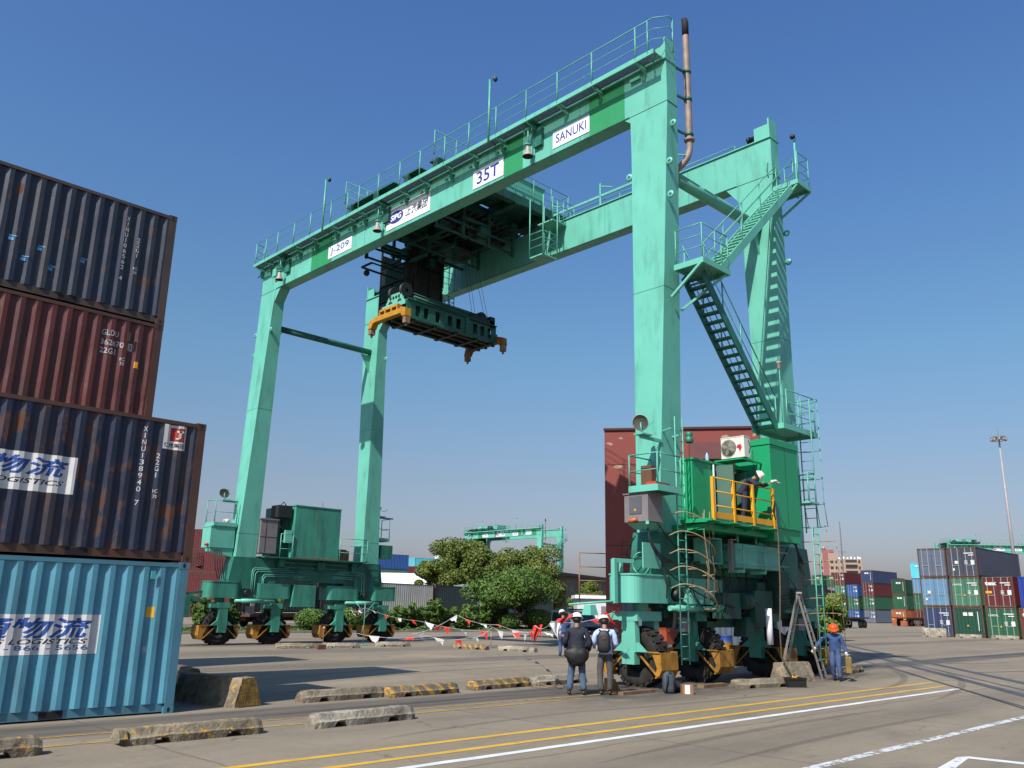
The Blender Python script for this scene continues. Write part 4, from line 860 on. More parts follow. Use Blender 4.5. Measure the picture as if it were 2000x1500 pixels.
sf = PS('main_frame', b, SPM)
b = MB()
for y in (27.95, 28.45, 28.95): b.box(20.5, 25.9, y - .05, y + .05, 13.62, 13.76)
for x in (21.0, 22.2, 23.4, 24.6, 25.5): b.box(x - .08, x + .08, 27.7, 29.2, 13.6, 13.72)
PS('under_frame', b, DARK, sf)
for sgn, x in ((-1, 20.35), (1, 25.95)):
    b = MB()
    b.box(x - .14, x + .14, 27.6, 29.4, 13.78, 14.0); b.box(x - .12, x + .12, 27.9, 29.2, 14.16, 14.26)
    for yy in (27.9, 28.3, 28.75, 29.15): b.box(x - .12, x + .12, yy, yy + .08, 14.0, 14.16)
    b.prism([(x - .15, 27.65, 14.05), (x - .15, 27.3, 13.95), (x - .15, 27.27, 13.6), (x - .15, 27.5, 13.6), (x - .15, 27.65, 13.8)], (.3, 0, 0)); b.prism([(x - .15, 29.35, 14.0), (x - .15, 29.85, 13.9), (x - .15, 29.95, 13.55), (x - .15, 29.72, 13.55), (x - .15, 29.6, 13.75), (x - .15, 29.35, 13.78)], (.3, 0, 0))
    o = PS('end_beam', b, YELS if sgn < 0 else RUSTY)
    b = MB()
    for yy in (27.38, 29.84): b.box(x - .12, x + .12, yy - .1, yy + .1, 13.3, 13.6); b.cyl((x, yy, 13.18), (x, yy, 13.3), .05, 8)
    PS('twistlock', b, RUST, o)
b = MB(); b.prism([(20.55, 27.9, 14.45), (20.55, 29.25, 14.45), (20.55, 28.95, 14.95), (20.55, 28.15, 14.95)], (.08, 0, 0)); b.prism([(21.0, 27.9, 14.45), (21.0, 29.25, 14.45), (21.0, 28.95, 14.95), (21.0, 28.15, 14.95)], (.08, 0, 0)); b.box(20.63, 21.0, 28.1, 29.0, 14.86, 14.93); b.box(20.5, 20.56, 27.75, 29.4, 14.3, 14.5)
hb = PS('head_block', b, TEAL)
b = MB()
for k in range(4): b.lathe([(.07, 0), (.07, .01), (0, .01)], (20.54, 28.25 + .2 * k, 14.78), (-1, 0, 0), 12)
for yy in (28.2, 28.85): b.lathe([(.14, 0), (.14, .01), (0, .01)], (20.54, yy, 14.52), (-1, 0, 0), 14)
PS('lightening_hole', b, SOOTSHADE, hb)  # black discs painting the shade in the plate holes
b = MB()
for x in (20.8, 25.2):
    for y in (28.1, 28.9): b.lathe([(.08, -.05), (.3, -.06), (.34, -.06), (.34, -.03), (.28, 0), (.34, .03), (.34, .06), (.3, .06), (.08, .05)], (x, y, 15.05 if x < 22 else 14.85), (0, 1, 0), 20)
b.box(24.2, 25.7, 27.7, 29.2, 14.45, 14.75); b.cyl((24.4, 27.9, 14.75), (25.4, 27.9, 14.75), .18, 10); b.box(25.4, 25.7, 27.7, 28.1, 14.4, 14.95); PS('rope_sheave', b, DARK)
b = MB(); b.tube([(21.0, 27.8, 14.75), (25.2, 27.8, 14.62)], .06, 6); b.tube([(21.0, 27.8, 14.9), (24.6, 27.8, 14.78)], .025, 5); b.tube([(22.2, 27.6, 14.5), (22.4, 27.5, 14.1), (22.6, 27.6, 14.45)], .012, 4); PS('hydraulic_pipe', b, SPM)
b = MB()
for x in (20.8, 25.2):
    for y in (27.95, 28.15, 28.75, 28.95): b.tube([(x + .28, y, 14.9), (x + (.5 if x < 22 else -.9) + .3 * (y > 28.5), y, 18.6)], .012, 4)
PS('hoist_rope', b, BLACK)
# ================================================================== CONTAINERS
PITCH = 0.29
SEGS = ((0.0, 0.0), (0.062, 1.0), (0.150, 1.0), (0.212, 0.0))      # start offset, depth factor (0 = outer flat)
def prof(x, d=0.036):
    u = x % PITCH
    pts = ((0.0, 0.0), (0.062, 1.0), (0.145, 1.0), (0.207, 0.0), (PITCH, 0.0))
    for (a, p), (b_, q) in zip(pts, pts[1:]):
        if u <= b_: return d * (p + (q - p) * (u - a) / (b_ - a))
    return 0.0
def breaks(x0, x1):
    out = [x0]; k = math.floor(x0 / PITCH) - 1
    while k * PITCH < x1:
        for u in (0.0, 0.062, 0.145, 0.207):
            q = k * PITCH + u
            if x0 < q < x1: out.append(q)
        k += 1
    return out + [x1]
def cwall(mb, x0, x1, z0, z1, yo, sgn, n=1, warp=None):
    xs = breaks(x0, x1); vs = []; m = n + 1
    for x in xs:
        for j in range(m):
            z = z0 + (z1 - z0) * j / n; e = warp(x, z) if warp else 0
            vs.append((x, sgn * (yo - prof(x) - e), z))
    fs = []
    for i in range(len(xs) - 1):
        for j in range(n):
            a = i * m + j; q = (a, a + m, a + m + 1, a + 1); fs.append(q if sgn < 0 else q[::-1])
    mb.add(vs, fs)
def cend(mb, x, y0, y1, z0, z1, sgn):      # corrugated end wall
    ys = breaks(y0, y1); vs = []
    for y in ys: vs += [(x - sgn * prof(y, .04), y, z0), (x - sgn * prof(y, .04), y, z1)]
    fs = [(2 * i, 2 * i + 2, 2 * i + 3, 2 * i + 1) for i in range(len(ys) - 1)]
    mb.add(vs, fs if sgn > 0 else [f[::-1] for f in fs])
W2 = 1.219
def cframe(mb, L, H):
    h = L / 2
    for sx in (-1, 1):
        for sy in (-1, 1):
            xs = sorted((sx * h, sx * (h - .16))); ys = sorted((sy * W2, sy * (W2 - .10)))
            mb.box(xs[0] + (.004 if sx < 0 else 0), xs[1] - (.004 if sx > 0 else 0), ys[0] + (.004 if sy < 0 else 0), ys[1] - (.004 if sy > 0 else 0), .12, H - .12)
        xs = sorted((sx * h, sx * (h - .1))); mb.box(xs[0] + .006, xs[1] - .006, -W2 + .17, W2 - .17, .02, .16); mb.box(xs[0] + .006, xs[1] - .006, -W2 + .17, W2 - .17, H - .13, H - .01)
    for sy in (-1, 1):
        ys = sorted((sy * (W2 - .008), sy * (W2 - .06))); mb.box(-h + .178, h - .178, ys[0], ys[1], H - .09, H - .02)
        ys = sorted((sy * (W2 - .045), sy * (W2 - .1))); mb.box(-h + .178, h - .178, ys[0], ys[1], .03, .17)
def ccast(mb, sx, sy, z, L):
    h = L / 2; xs = sorted((sx * h, sx * (h - .178))); ys = sorted((sy * W2, sy * (W2 - .162))); mb.box(xs[0], xs[1], ys[0], ys[1], z, z + .118)
    mb2 = MB(); cx_ = sx * (h - .089)
    return cx_
def steel(name, col, rust=.3, dirt=.4, dirtcol=(.05, .04, .035), rough=.45): return mat(name, col, rough, .14, .9, dirt=dirt, dirtcol=dirtcol, rust=rust, rustcol=(.11, .045, .025), bump=.25, bscale=2.2)
HOLE = SOOTSHADE  # black marks painting the shade in casting holes and fork pockets
def near_container(label, cx_, cy_, z0, m, mframe, group, warpf=None, L=6.058, H=2.591, low=None):
    t = thing('shipping_container', label, 'shipping container', (cx_, cy_, z0), 0, group, world=False)
    h = L / 2
    b = MB(); cwall(b, -h + .16, h - .16, .17, H - .09, W2 - .012, -1, 14, warpf); cwall(b, -h + .16, h - .16, .17, H - .09, W2 - .012, 1, 1); cend(b, h - .02, -W2 + .1, W2 - .1, .16, H - .12, 1); P('side_wall', b, m, t)
    b = MB(); cframe(b, L, H); P('frame', b, mframe, t)
    b = MB(); b.box(-h + .1, h - .1, -W2 + .06, W2 - .06, H - .03, H - .015); P('roof', b, m, t)
    for sy in (-1, 1):
        b = MB(); ys = sorted((sy * .01, sy * (W2 - .11))); b.box(-h + .02, -h + .06, ys[0], ys[1], .16, H - .13)
        for yy in (.3, .85): b.tube([(-h, sy * yy, .1), (-h, sy * yy, H - .1)], .017, 5)
        P('door', b, m, t)
    for sx in (-1, 1):
        for sy in (-1, 1):
            for z in (0, H - .118):
                b = MB(); ccast(b, sx, sy, z, L); o = P('corner_casting', b, mframe, t)
                if sy < 0 and sx > 0:
                    b = MB(); c = (sx * (h - .089), -W2 - .002, z + .06); n = 14
                    b.prism([(c[0] + .027 * math.cos(2 * math.pi * k / n), c[1], c[2] + .042 * math.sin(2 * math.pi * k / n)) for k in range(n)], (0, .004, 0))
                    b.prism([(h + .002, -W2 + .08 + .027 * math.cos(2 * math.pi * k / n), c[2] + .042 * math.sin(2 * math.pi * k / n)) for k in range(n)], (-.004, 0, 0)); P('twistlock_hole', b, HOLE, o)
    b = MB()
    for x in (-1.03, 1.03): b.box(x - .18, x + .18, -W2 + .038, -W2 + .046, .04, .15)
    P('forklift_pocket', b, HOLE, t)
    return t
def side_fn(cx_, cz, X0, Z0, lift=.004):
    return lambda u, v: (X0 + u - cx_, -(W2 - .012) + prof(X0 + u - cx_) - lift, Z0 + v - cz)
def side_text(t, cx_, cz, txt, X0, Z0, width, height, m, bold=.0, shear=0, lift=.004, name='lettering'):
    xs = [q - (X0 - cx_) for q in breaks(X0 - cx_, X0 - cx_ + width)[1:-1]]
    b = MB(); text_mb(b, txt, 1, side_fn(cx_, cz, X0, Z0, lift), bold=bold, width=width, height=height, split=xs, shear=shear); return P(name, b, m, t)
def side_panel(t, cx_, cz, X0, X1, Z0, Z1, m, name='sign_panel', lift=.002):
    xs = breaks(X0 - cx_, X1 - cx_); vs = []
    for x in xs: vs += [(x, -(W2 - .012) + prof(x) - lift, Z0 - cz), (x, -(W2 - .012) + prof(x) - lift, Z1 - cz)]
    b = MB(); b.add(vs, [(2 * i, 2 * i + 2, 2 * i + 3, 2 * i + 1) for i in range(len(xs) - 1)]); return P(name, b, m, t)
def dents(seed, amp, cxs):
    r = random.Random(seed); D = [(r.uniform(-2, 2.9), r.uniform(.3, 1.3), r.uniform(.08, .25), r.uniform(.15, .5), r.uniform(.3, 1) * amp) for _ in range(cxs)]
    def f(x, z):
        e = amp * .5 * noise.noise(Vector((x * 2.1, z * 1.3, seed))) + .25 * amp * noise.noise(Vector((x * 6, z * 2.5, seed)))
        for a, b_, wx, wz, am in D: e += am * math.exp(-((x - a) / wx) ** 2 - ((z - b_) / wz) ** 2)
        return max(0, min(.03, e))
    return f
NAVY = steel('navy_container_paint', (.020, .030, .060), .55, .7, (.055, .055, .06)); NAVY2 = steel('dark_blue_container_paint', (.016, .023, .055), .75, .55, (.06, .045, .04))
RED1 = steel('oxide_red_container_paint', (.125, .026, .022), .5, .5, (.05, .03, .025)); LBL = steel('light_blue_container_paint', (.105, .35, .48), .12, .40, (.07, .13, .16), .5)
FRR = steel('rusty_frame_paint', (.10, .05, .035), .75, .5); FRB = steel('weathered_frame_paint', (.09, .065, .05), .6, .6); FLB = steel('light_blue_frame', (.09, .26, .36), .22, .35, (.12, .12, .11))
GRP = 'containers stacked at the left of the yard'
cA, cB, cC_ = 3.911, 16.78, 19.42
t1 = near_container('light blue corrugated container standing on the ground, bottom of the nearest stack', cA, cB, 0.0, LBL, FLB, GRP, dents(1, .006, 3))
t2 = near_container('dark blue rusty container with red and white logo panel, directly on the light blue one', cA + .035, cB, 2.595, NAVY2, FRR, GRP, dents(2, .02, 10))
t3 = near_container('oxide red dented container, sandwiched between dark blue containers in the rear stack', cA, cC_, 5.19, RED1, FRR, GRP, dents(3, .028, 12))
t4 = near_container('navy container with light blue patches at the very top of the rear stack', cA, cC_, 7.785, NAVY, FRB, GRP, dents(4, .02, 8))
DKC = steel('dark_red_container_paint', (.09, .018, .018)); 
t5 = near_container('hidden container at the foot of the rear stack behind the light blue one', cA, cC_, 0.0, DKC, FRR, GRP)
t6 = near_container('hidden container in the rear stack under the oxide red one', cA, cC_, 2.595, NAVY2, FRR, GRP)
for k in range(4): near_container('out-of-sight container in the third stack, layer %s from the ground' % ('one', 'two', 'three', 'four')[k], cA, 25.6, 2.595 * k, NAVY2 if k % 2 else DKC, FRR, GRP)
CT = mat('stencil_white', (.55, .56, .58), .6, .2, 6); CTF = mat('faded_stencil', (.26, .38, .45), .6, .3, 6); SIGNW = mat('white_vinyl', (.62, .62, .62), .5, .12, 3, dirt=.15, dirtcol=(.35, .33, .3)); SBL = mat('blue_vinyl', (.02, .09, .38), .5, .15, 3)
SBK = mat('black_vinyl', (.015, .012, .02), .5); SRD = mat('red_vinyl', (.42, .03, .02), .5, .1, 4); CYP = mat('cyan_patch', (.10, .32, .60), .6, .3, 12)
def vert(t, cx_, cz, s, X, Ztop, step, hh, ww, m):
    b = MB()
    for i, ch in enumerate(s):
        if ch == ' ': continue
        w_ = ww * (.25 if ch in '1I' else 1); x0 = X - w_ / 2; xs = [q - (x0 - cx_) for q in breaks(x0 - cx_, x0 - cx_ + w_)[1:-1]]
        text_mb(b, ch, 1, side_fn(cx_, cz, x0, Ztop - step * i - hh), width=w_, height=hh, split=xs, bold=.004)
    P('code_lettering', b, m, t)
# light blue
vert(t1, cA, 0, 'YWDU008353 4', 6.03, 2.30, .118, .085, .055, CTF); vert(t1, cA, 0, '22G1', 6.33, 2.30, .118, .085, .055, CTF)
side_panel(t1, cA, 0, 3.0, 5.52, 1.03, 1.66, SIGNW)
side_text(t1, cA, 0, '通物流', 3.52, 1.28, 1.86, .33, SBL, .022, .22); side_text(t1, cA, 0, 'G LOGISTICS', 3.92, 1.195, 1.42, .08, SBK, .01, .3); side_text(t1, cA, 0, '0 - 866 - 5656', 3.90, 1.10, 1.46, .075, SBL, .004)
side_panel(t1, cA, 0, 6.27, 6.41, 1.62, 1.80, mat('yellow_sticker', (.65, .36, .02), .5)); side_panel(t1, cA, 0, 6.27, 6.36, 1.02, 1.13, CTF)
b = MB(); b.box(6.26 - cA, 6.34 - cA, -W2 - .02, -W2 + .0, 2.28, 2.42); P('vent', b, mat('vent_blue', (.08, .42, .45), .5), t1)
# dark blue with logo
c2 = cA + .035; z2 = 2.595
vert(t2, c2, z2, 'XINU138940 7', 5.86, 4.98, .122, .092, .06, CT); vert(t2, c2, z2, '22G1', 6.14, 4.52, .118, .092, .06, CT)
side_panel(t2, c2, z2, 3.0, 4.78, 3.62, 4.25, SIGNW); side_text(t2, c2, z2, '通物流', 2.82, 3.88, 1.84, .31, SBL, .022, .22); side_text(t2, c2, z2, 'G LOGISTICS', 3.2, 3.74, 1.42, .085, SBK, .01, .3)
side_panel(t2, c2, z2, 6.19, 6.62, 4.62, 5.08, SIGNW); side_panel(t2, c2, z2, 6.32, 6.58, 4.78, 5.03, SRD, lift=.0045)
side_text(t2, c2, z2, '仁建集团', 6.21, 4.66, .38, .085, SBK, .01); side_text(t2, c2, z2, 'J', 6.42, 4.82, .10, .16, SIGNW, .02, lift=.007); side_panel(t2, c2, z2, 6.44, 6.57, 4.95, 4.985, SIGNW, lift=.007)
side_text(t2, c2, z2, 'IC', 6.12, 3.80, .09, .06, CT); side_text(t2, c2, z2, '70', 6.13, 3.70, .07, .06, CT)
# oxide red
z3 = 5.19
side_text(t3, cA, z3, 'GLDU', 5.70, 7.29, .34, .125, CT, .012); side_text(t3, cA, z3, '362670', 5.70, 7.08, .46, .12, CT, .012); side_text(t3, cA, z3, '22G1', 5.70, 6.90, .32, .12, CT, .012)
side_panel(t3, cA, z3, 6.25, 6.35, 7.05, 7.21, CT); side_text(t3, cA, z3, '3', 6.27, 7.08, .06, .1, RED1, .01, lift=.006)
side_text(t3, cA, z3, 'IC', 6.12, 6.80, .10, .07, CT, .01); side_text(t3, cA, z3, '70', 6.13, 6.70, .08, .07, CT, .01); side_panel(t3, cA, z3, 6.42, 6.50, 6.70, 6.84, YEL)
b = MB(); b.box(6.2 - cA, 6.27 - cA, -W2 - .02, -W2, 2.05, 2.25); P('vent', b, FRR, t3)
# navy top
z4 = 7.785
vert(t4, cA, z4, 'XINU106562 4', 5.90, 10.02, .125, .095, .06, CT); vert(t4, cA, z4, '22G1', 6.17, 9.60, .12, .095, .06, CT)
side_text(t4, cA, z4, 'IC', 6.13, 8.86, .09, .06, CT); side_text(t4, cA, z4, '70', 6.14, 8.76, .07, .06, CT)
for i, (x, z) in enumerate(((3.75, 8.82), (4.28, 8.76), (4.02, 8.46), (4.53, 8.40), (5.11, 8.74))):
    b = MB(); rr = random.Random(i)
    pts = [(x - .07 + .14 * (k % 2 if k < 2 else 1 - k % 2), 0, z + (-.05 if k < 2 else .05)) for k in range(4)]
    side_panel(t4, cA, z4, x - .04, x + .05, z - .03, z + .035, CYP, 'touch_up_patch'); side_panel(t4, cA, z4, x - .03, x + .1, z + .055, z + .08, CYP, 'touch_up_patch')
# ------------------------------------------------------------------ distant stacks: shared meshes, one Empty per container
FRD = mat('far_frame', (.11, .06, .04), .7, .3, 4, dirt=.4); ROD = mat('lock_rod_grey', (.42, .44, .44), .5, .1, 4); MARK = mat('far_marking_white', (.62, .64, .64), .6)
_far = {}
def far_meshes(L, H):
    k = (L, H)
    if k in _far: return _far[k]
    h = L / 2
    b = MB(); cwall(b, -h + .1, h - .1, .16, H - .1, W2 - .01, -1); cwall(b, -h + .1, h - .1, .16, H - .1, W2 - .01, 1); b.box(-h + .08, h - .08, -W2 + .05, W2 - .05, H - .03, H - .01); cend(b, h - .02, -W2 + .1, W2 - .1, .15, H - .1, 1)
    s_ = MB(); cend(s_, -h + .02, -W2 + .1, W2 - .1, .15, H - .1, -1)
    f = MB(); cframe(f, L, H)
    for sx in (-1, 1):
        for sy in (-1, 1):
            for z in (0, H - .118): ccast(f, sx, sy, z, L)
    ds = []; rs = []
    for sy in (-1, 1):
        d = MB(); ys = sorted((sy * .012, sy * (W2 - .11))); d.box(-h + .03, -h + .08, ys[0], ys[1], .15, H - .12)
        for zz in (.62, 1.28, 1.92): d.box(-h + .02, -h + .03, ys[0] + .05, ys[1] - .05, zz, zz + .1)
        r_ = MB()
        for yy in (.32, .84): r_.box(-h - .02, -h + .015, sy * yy - .02, sy * yy + .02, .08, H - .06)
        r_.box(-h - .03, -h - .01, min(sy * .35, sy * .8), max(sy * .35, sy * .8), 1.0, 1.04)
        ds.append(d); rs.append(r_)
    _far[k] = [x.build('part', TEAL) for x in (b, s_, f, ds[0], ds[1], rs[0], rs[1])]
    out = [o.data for o in _far[k]]
    for o in _far[k]: bpy.data.objects.remove(o)
    _far[k] = out; return out
def mo(name, me, m, par):
    o = bpy.data.objects.new(name, me); C.objects.link(o); o.parent = par; o.material_slots[0].link = 'OBJECT'; o.material_slots[0].material = m; return o
COL = {'navy': (.035, .055, .14), 'slate': (.055, .065, .10), 'green': (.02, .12, .06), 'dkgreen': (.012, .075, .045), 'maroon': (.12, .016, .018), 'red': (.19, .035, .03), 'blue': (.025, .10, .33), 'royal': (.015, .05, .30), 'sky': (.13, .28, .45),
       'cyan': (.10, .50, .60), 'orange': (.42, .12, .05), 'greyb': (.12, .15, .22), 'ltgreen': (.06, .20, .12), 'cream': (.85, .78, .64), 'grgrey': (.07, .10, .09), 'gblue': (.10, .13, .18)}
def cmat(c): return mat('far_container_' + c, COL[c], .5, .10, .8, dirt=.3, dirtcol=tuple(v * .45 + .02 for v in COL[c]), rust=.08)
def far_container(X, Y, Z, c, end='door', L=6.058, H=2.591, rz=0, label=None, group=None, text=None, marks=0):
    me = far_meshes(L, H); m = cmat(c); t = thing('shipping_container', label, 'shipping container', (X, Y, Z), rz, group, world=False)
    mo('side_wall', me[0], m, t); mo('frame', me[2], m if c in ('cyan', 'orange', 'blue', 'royal') else FRD, t)
    if end == 'door':
        for k in (0, 1): d = mo('door', me[3 + k], m, t); mo('lock_rod', me[5 + k], ROD, d)
    else: mo('end_wall', me[1], m, t)
    h = L / 2; b = MB()
    if text:
        b2 = MB(); w_ = .95 if text == 'tex' else .8; text_mb(b2, text, 1, lambda u, v: (-h - .035, 1.0 - u, 1.85 + v), bold=.05 if text == 'tex' else .02, width=w_, height=.34 if text == 'tex' else .16); P('lettering', b2, MARK, t)
    r = random.Random(int(X * 13 + Y * 7 + Z * 31))
    if marks & 1:        # small code stencils on the right-hand door
        for j in range(2): b.box(-h - .03, -h - .025, -1.0, -.2 - .35 * j, 2.02 - .18 * j, 2.10 - .18 * j)
        for j in range(3): b.box(-h - .03, -h - .025, -.45, -.2, 1.35 - .12 * j, 1.41 - .12 * j)
        b.box(-h - .03, -h - .025, -1.02, -.72, 1.05, 1.45)
    if marks & 2: b.box(-h - .03, -h - .025, .05, .4, 1.85, 2.15); b.box(-h - .03, -h - .025, -.4, -.05, 1.85, 2.15)
    if marks & 4: b.box(-h - .03, -h - .025, -.82, -.76, .6, 2.2)
    if marks & 8: b.cbox((-h - .03, .75, .65), (.006, .16, .2)); b.box(-h - .03, -h - .025, .35, .62, 1.15, 1.4)
    if b.v: P('marking', b, MARK, t)
    if marks & 16:
        b = MB(); b.prism([(-h - .04, -.02, .95), (-h - .04, .18, .95), (-h - .04, .08, 1.13)], (-.004, 0, 0)); P('warning_triangle', b, YEL, t)
    if marks & 32: b = MB(); b.box(-h - .034, -h - .03, .5, 1.0, 1.18, 1.38); P('yellow_sticker', b, YEL, t)
    return t
GR = 'container stacks at the right of the yard'
RX = 83.0
def rc(Yc, k, c, lab, **kw):
    L = kw.pop('L', 6.058); dx = kw.pop('dx', 0); far_container(RX + L / 2 + dx, Yc, 2.60 * k, c, label=lab, group=GR, L=L, **kw)
rc(30.0, 0, 'navy', 'grey-blue door-ended container behind a concrete barrier, bottom of the leftmost near-right stack', marks=1, L=12.19)
rc(30.0, 1, 'sky', 'pale blue container with two doors, middle of the leftmost near-right stack', marks=8, L=12.19)
rc(30.0, 2, 'greyb', 'faded grey-blue container on top of the leftmost near-right stack', marks=0, L=12.19)
rc(27.4, 0, 'dkgreen', 'dark green container with plain end and two white squares, beside the grey-blue bottom one', end='wall', marks=2 | 4 | 16)
rc(27.4, 1, 'ltgreen', 'faded green container with white lettering between the plain green one and the slate one', text='CAPITAL', marks=1 | 16)
rc(27.4, 2, 'slate', 'long slate blue container on top with its dark side receding to the right', marks=1 | 8, L=12.19)
rc(24.75, 0, 'green', 'green container with white lettering on the ground under the maroon one', text='CAPITAL', marks=1 | 16)
rc(24.75, 1, 'maroon', 'maroon container with large white letters and a yellow sticker on the green one', text='tex', marks=1 | 32)
rc(22.0, 0, 'red', 'dark red container cut by the right edge of the photo, on the ground', text='tex', marks=1, dx=-.4)
rc(22.0, 1, 'royal', 'royal blue container above the dark red one at the right edge', end='wall', marks=4, dx=.3)
rc(24.0, 2, 'maroon', 'maroon container at the far right behind the long slate one, third layer', end='wall', marks=4, dx=12.6)
rc(21.4, 2, 'maroon', 'second maroon container of the third layer at the right edge of the photo', marks=1, dx=12.6)
for x, y, c, lab in ((83.0 + 12.6, 24.6, 'greyb', 'grey-blue container behind the maroon lettered one'), (83 + 12.6, 22.0, 'navy', 'navy container behind the royal blue one')): 
    for k in (0, 1): far_container(x + 3.03, y, 2.6 * k, c, label=lab + (' on the ground' if k == 0 else ', second layer'), group=GR)
GF = 'container stacks far across the yard'
names = {'maroon': 'maroon', 'green': 'green', 'blue': 'bright blue', 'ltgreen': 'pale green', 'navy': 'navy', 'sky': 'pale blue', 'orange': 'orange', 'greyb': 'grey-blue', 'cyan': 'cyan', 'dkgreen': 'dark green', 'royal': 'royal blue', 'red': 'red', 'slate': 'slate'}
lay = ('on the ground', 'in the second layer', 'in the third layer', 'in the fourth layer', 'in the fifth layer')
def fstack(X, Y, cols, where, ends='d', L=6.058, mk=1):
    for k, c in enumerate(cols):
        if not c: continue
        e = ends[k % len(ends)]
        far_container(X + L / 2, Y, 2.60 * k, c, end='door' if e == 'd' else 'wall', L=L, label='%s container %s of the %s' % (names[c], lay[k], where), group=GF, marks=(1 if e == 'd' else 2 | 4) if mk else 0)
fstack(152.8, 57.6, ['maroon', 'green', 'sky', 'cyan'], 'far stack touching the near-right stacks', 'dddw')
fstack(150.5, 60.6, ['orange', None, None, None], 'far stack with the orange container', 'w')
fstack(157.5, 63.0, ['navy', 'green', 'dkgreen', None], 'far stack behind the orange container', 'dww', L=12.19)
fstack(176.0, 76.6, ['greyb', 'green', 'maroon', 'navy'], 'far stack topped by the navy container', 'dddw', L=12.19)
fstack(185.0, 79.9, ['blue', 'dkgreen', 'blue', None], 'side-on blue and green far stack', 'ddd', L=12.19)
fstack(183.0, 83.0, ['blue', 'green', 'blue'], 'three-door far stack')
fstack(184.0, 86.2, ['ltgreen', 'green', 'ltgreen', 'maroon'], 'column under the long maroon roof', 'dddd', L=12.19)
fstack(197.0, 94.2, ['ltgreen', 'blue', 'greyb', 'green', None], 'farthest column behind the leafy tree', 'dwdw')
fstack(196.0, 97.2, ['green', 'blue', 'slate', 'green', None], 'farthest column beside the crane ladder', 'dwdw')
fstack(214.0, 91.2, ['red', 'greyb', 'green', 'maroon'], 'far column peeping over the blue containers')
fstack(216.0, 88.4, ['green', 'navy', 'greyb', 'green'], 'low column left of the navy-topped stack')
# stacks beyond the left end of the crane
GL = 'containers behind the left end of the crane'
# ================================================================== PEOPLE
SKIN = mat('skin', (.40, .22, .14), .55, .08, 12); HAIR = mat('black_hair', (.012, .010, .010), .6, .2, 30)
def skin(J, E_, root, sub=2, wr=0.0, seed=0, fr=9.0):
    names_ = list(J); me = bpy.data.meshes.new('s'); me.from_pydata([J[n][:3] for n in names_], [(names_.index(a), names_.index(b)) for a, b in E_], [])
    o = bpy.data.objects.new('s', me); C.objects.link(o); m = o.modifiers.new('sk', 'SKIN'); m.branch_smoothing = 0.6; m.use_smooth_shade = True
    for i, n in enumerate(names_):
        r = J[n][3]; me.skin_vertices[0].data[i].radius = (r, r) if isinstance(r, (int, float)) else r; me.skin_vertices[0].data[i].use_root = (n == root)
    ss = o.modifiers.new('su', 'SUBSURF'); ss.levels = sub; ss.render_levels = sub
    dg = bpy.context.evaluated_depsgraph_get(); e = bpy.data.meshes.new_from_object(o.evaluated_get(dg)); b = MB()
    vs = []
    for v in e.vertices:
        c = v.co.copy()
        if wr:
            k = noise.noise(Vector((c.x * fr, c.y * fr, c.z * fr * .8)) + Vector((seed, 0, 0))) + .6 * noise.noise(Vector((c.x * 22, c.y * 22, c.z * 13)) + Vector((seed, 3, 0))); c += v.normal * k * wr
        vs.append(c)
    b.add(vs, [tuple(p.vertices) for p in e.polygons], True)
    bpy.data.objects.remove(o); bpy.data.meshes.remove(me); bpy.data.meshes.remove(e); return b
def V(*a): return Vector(a)
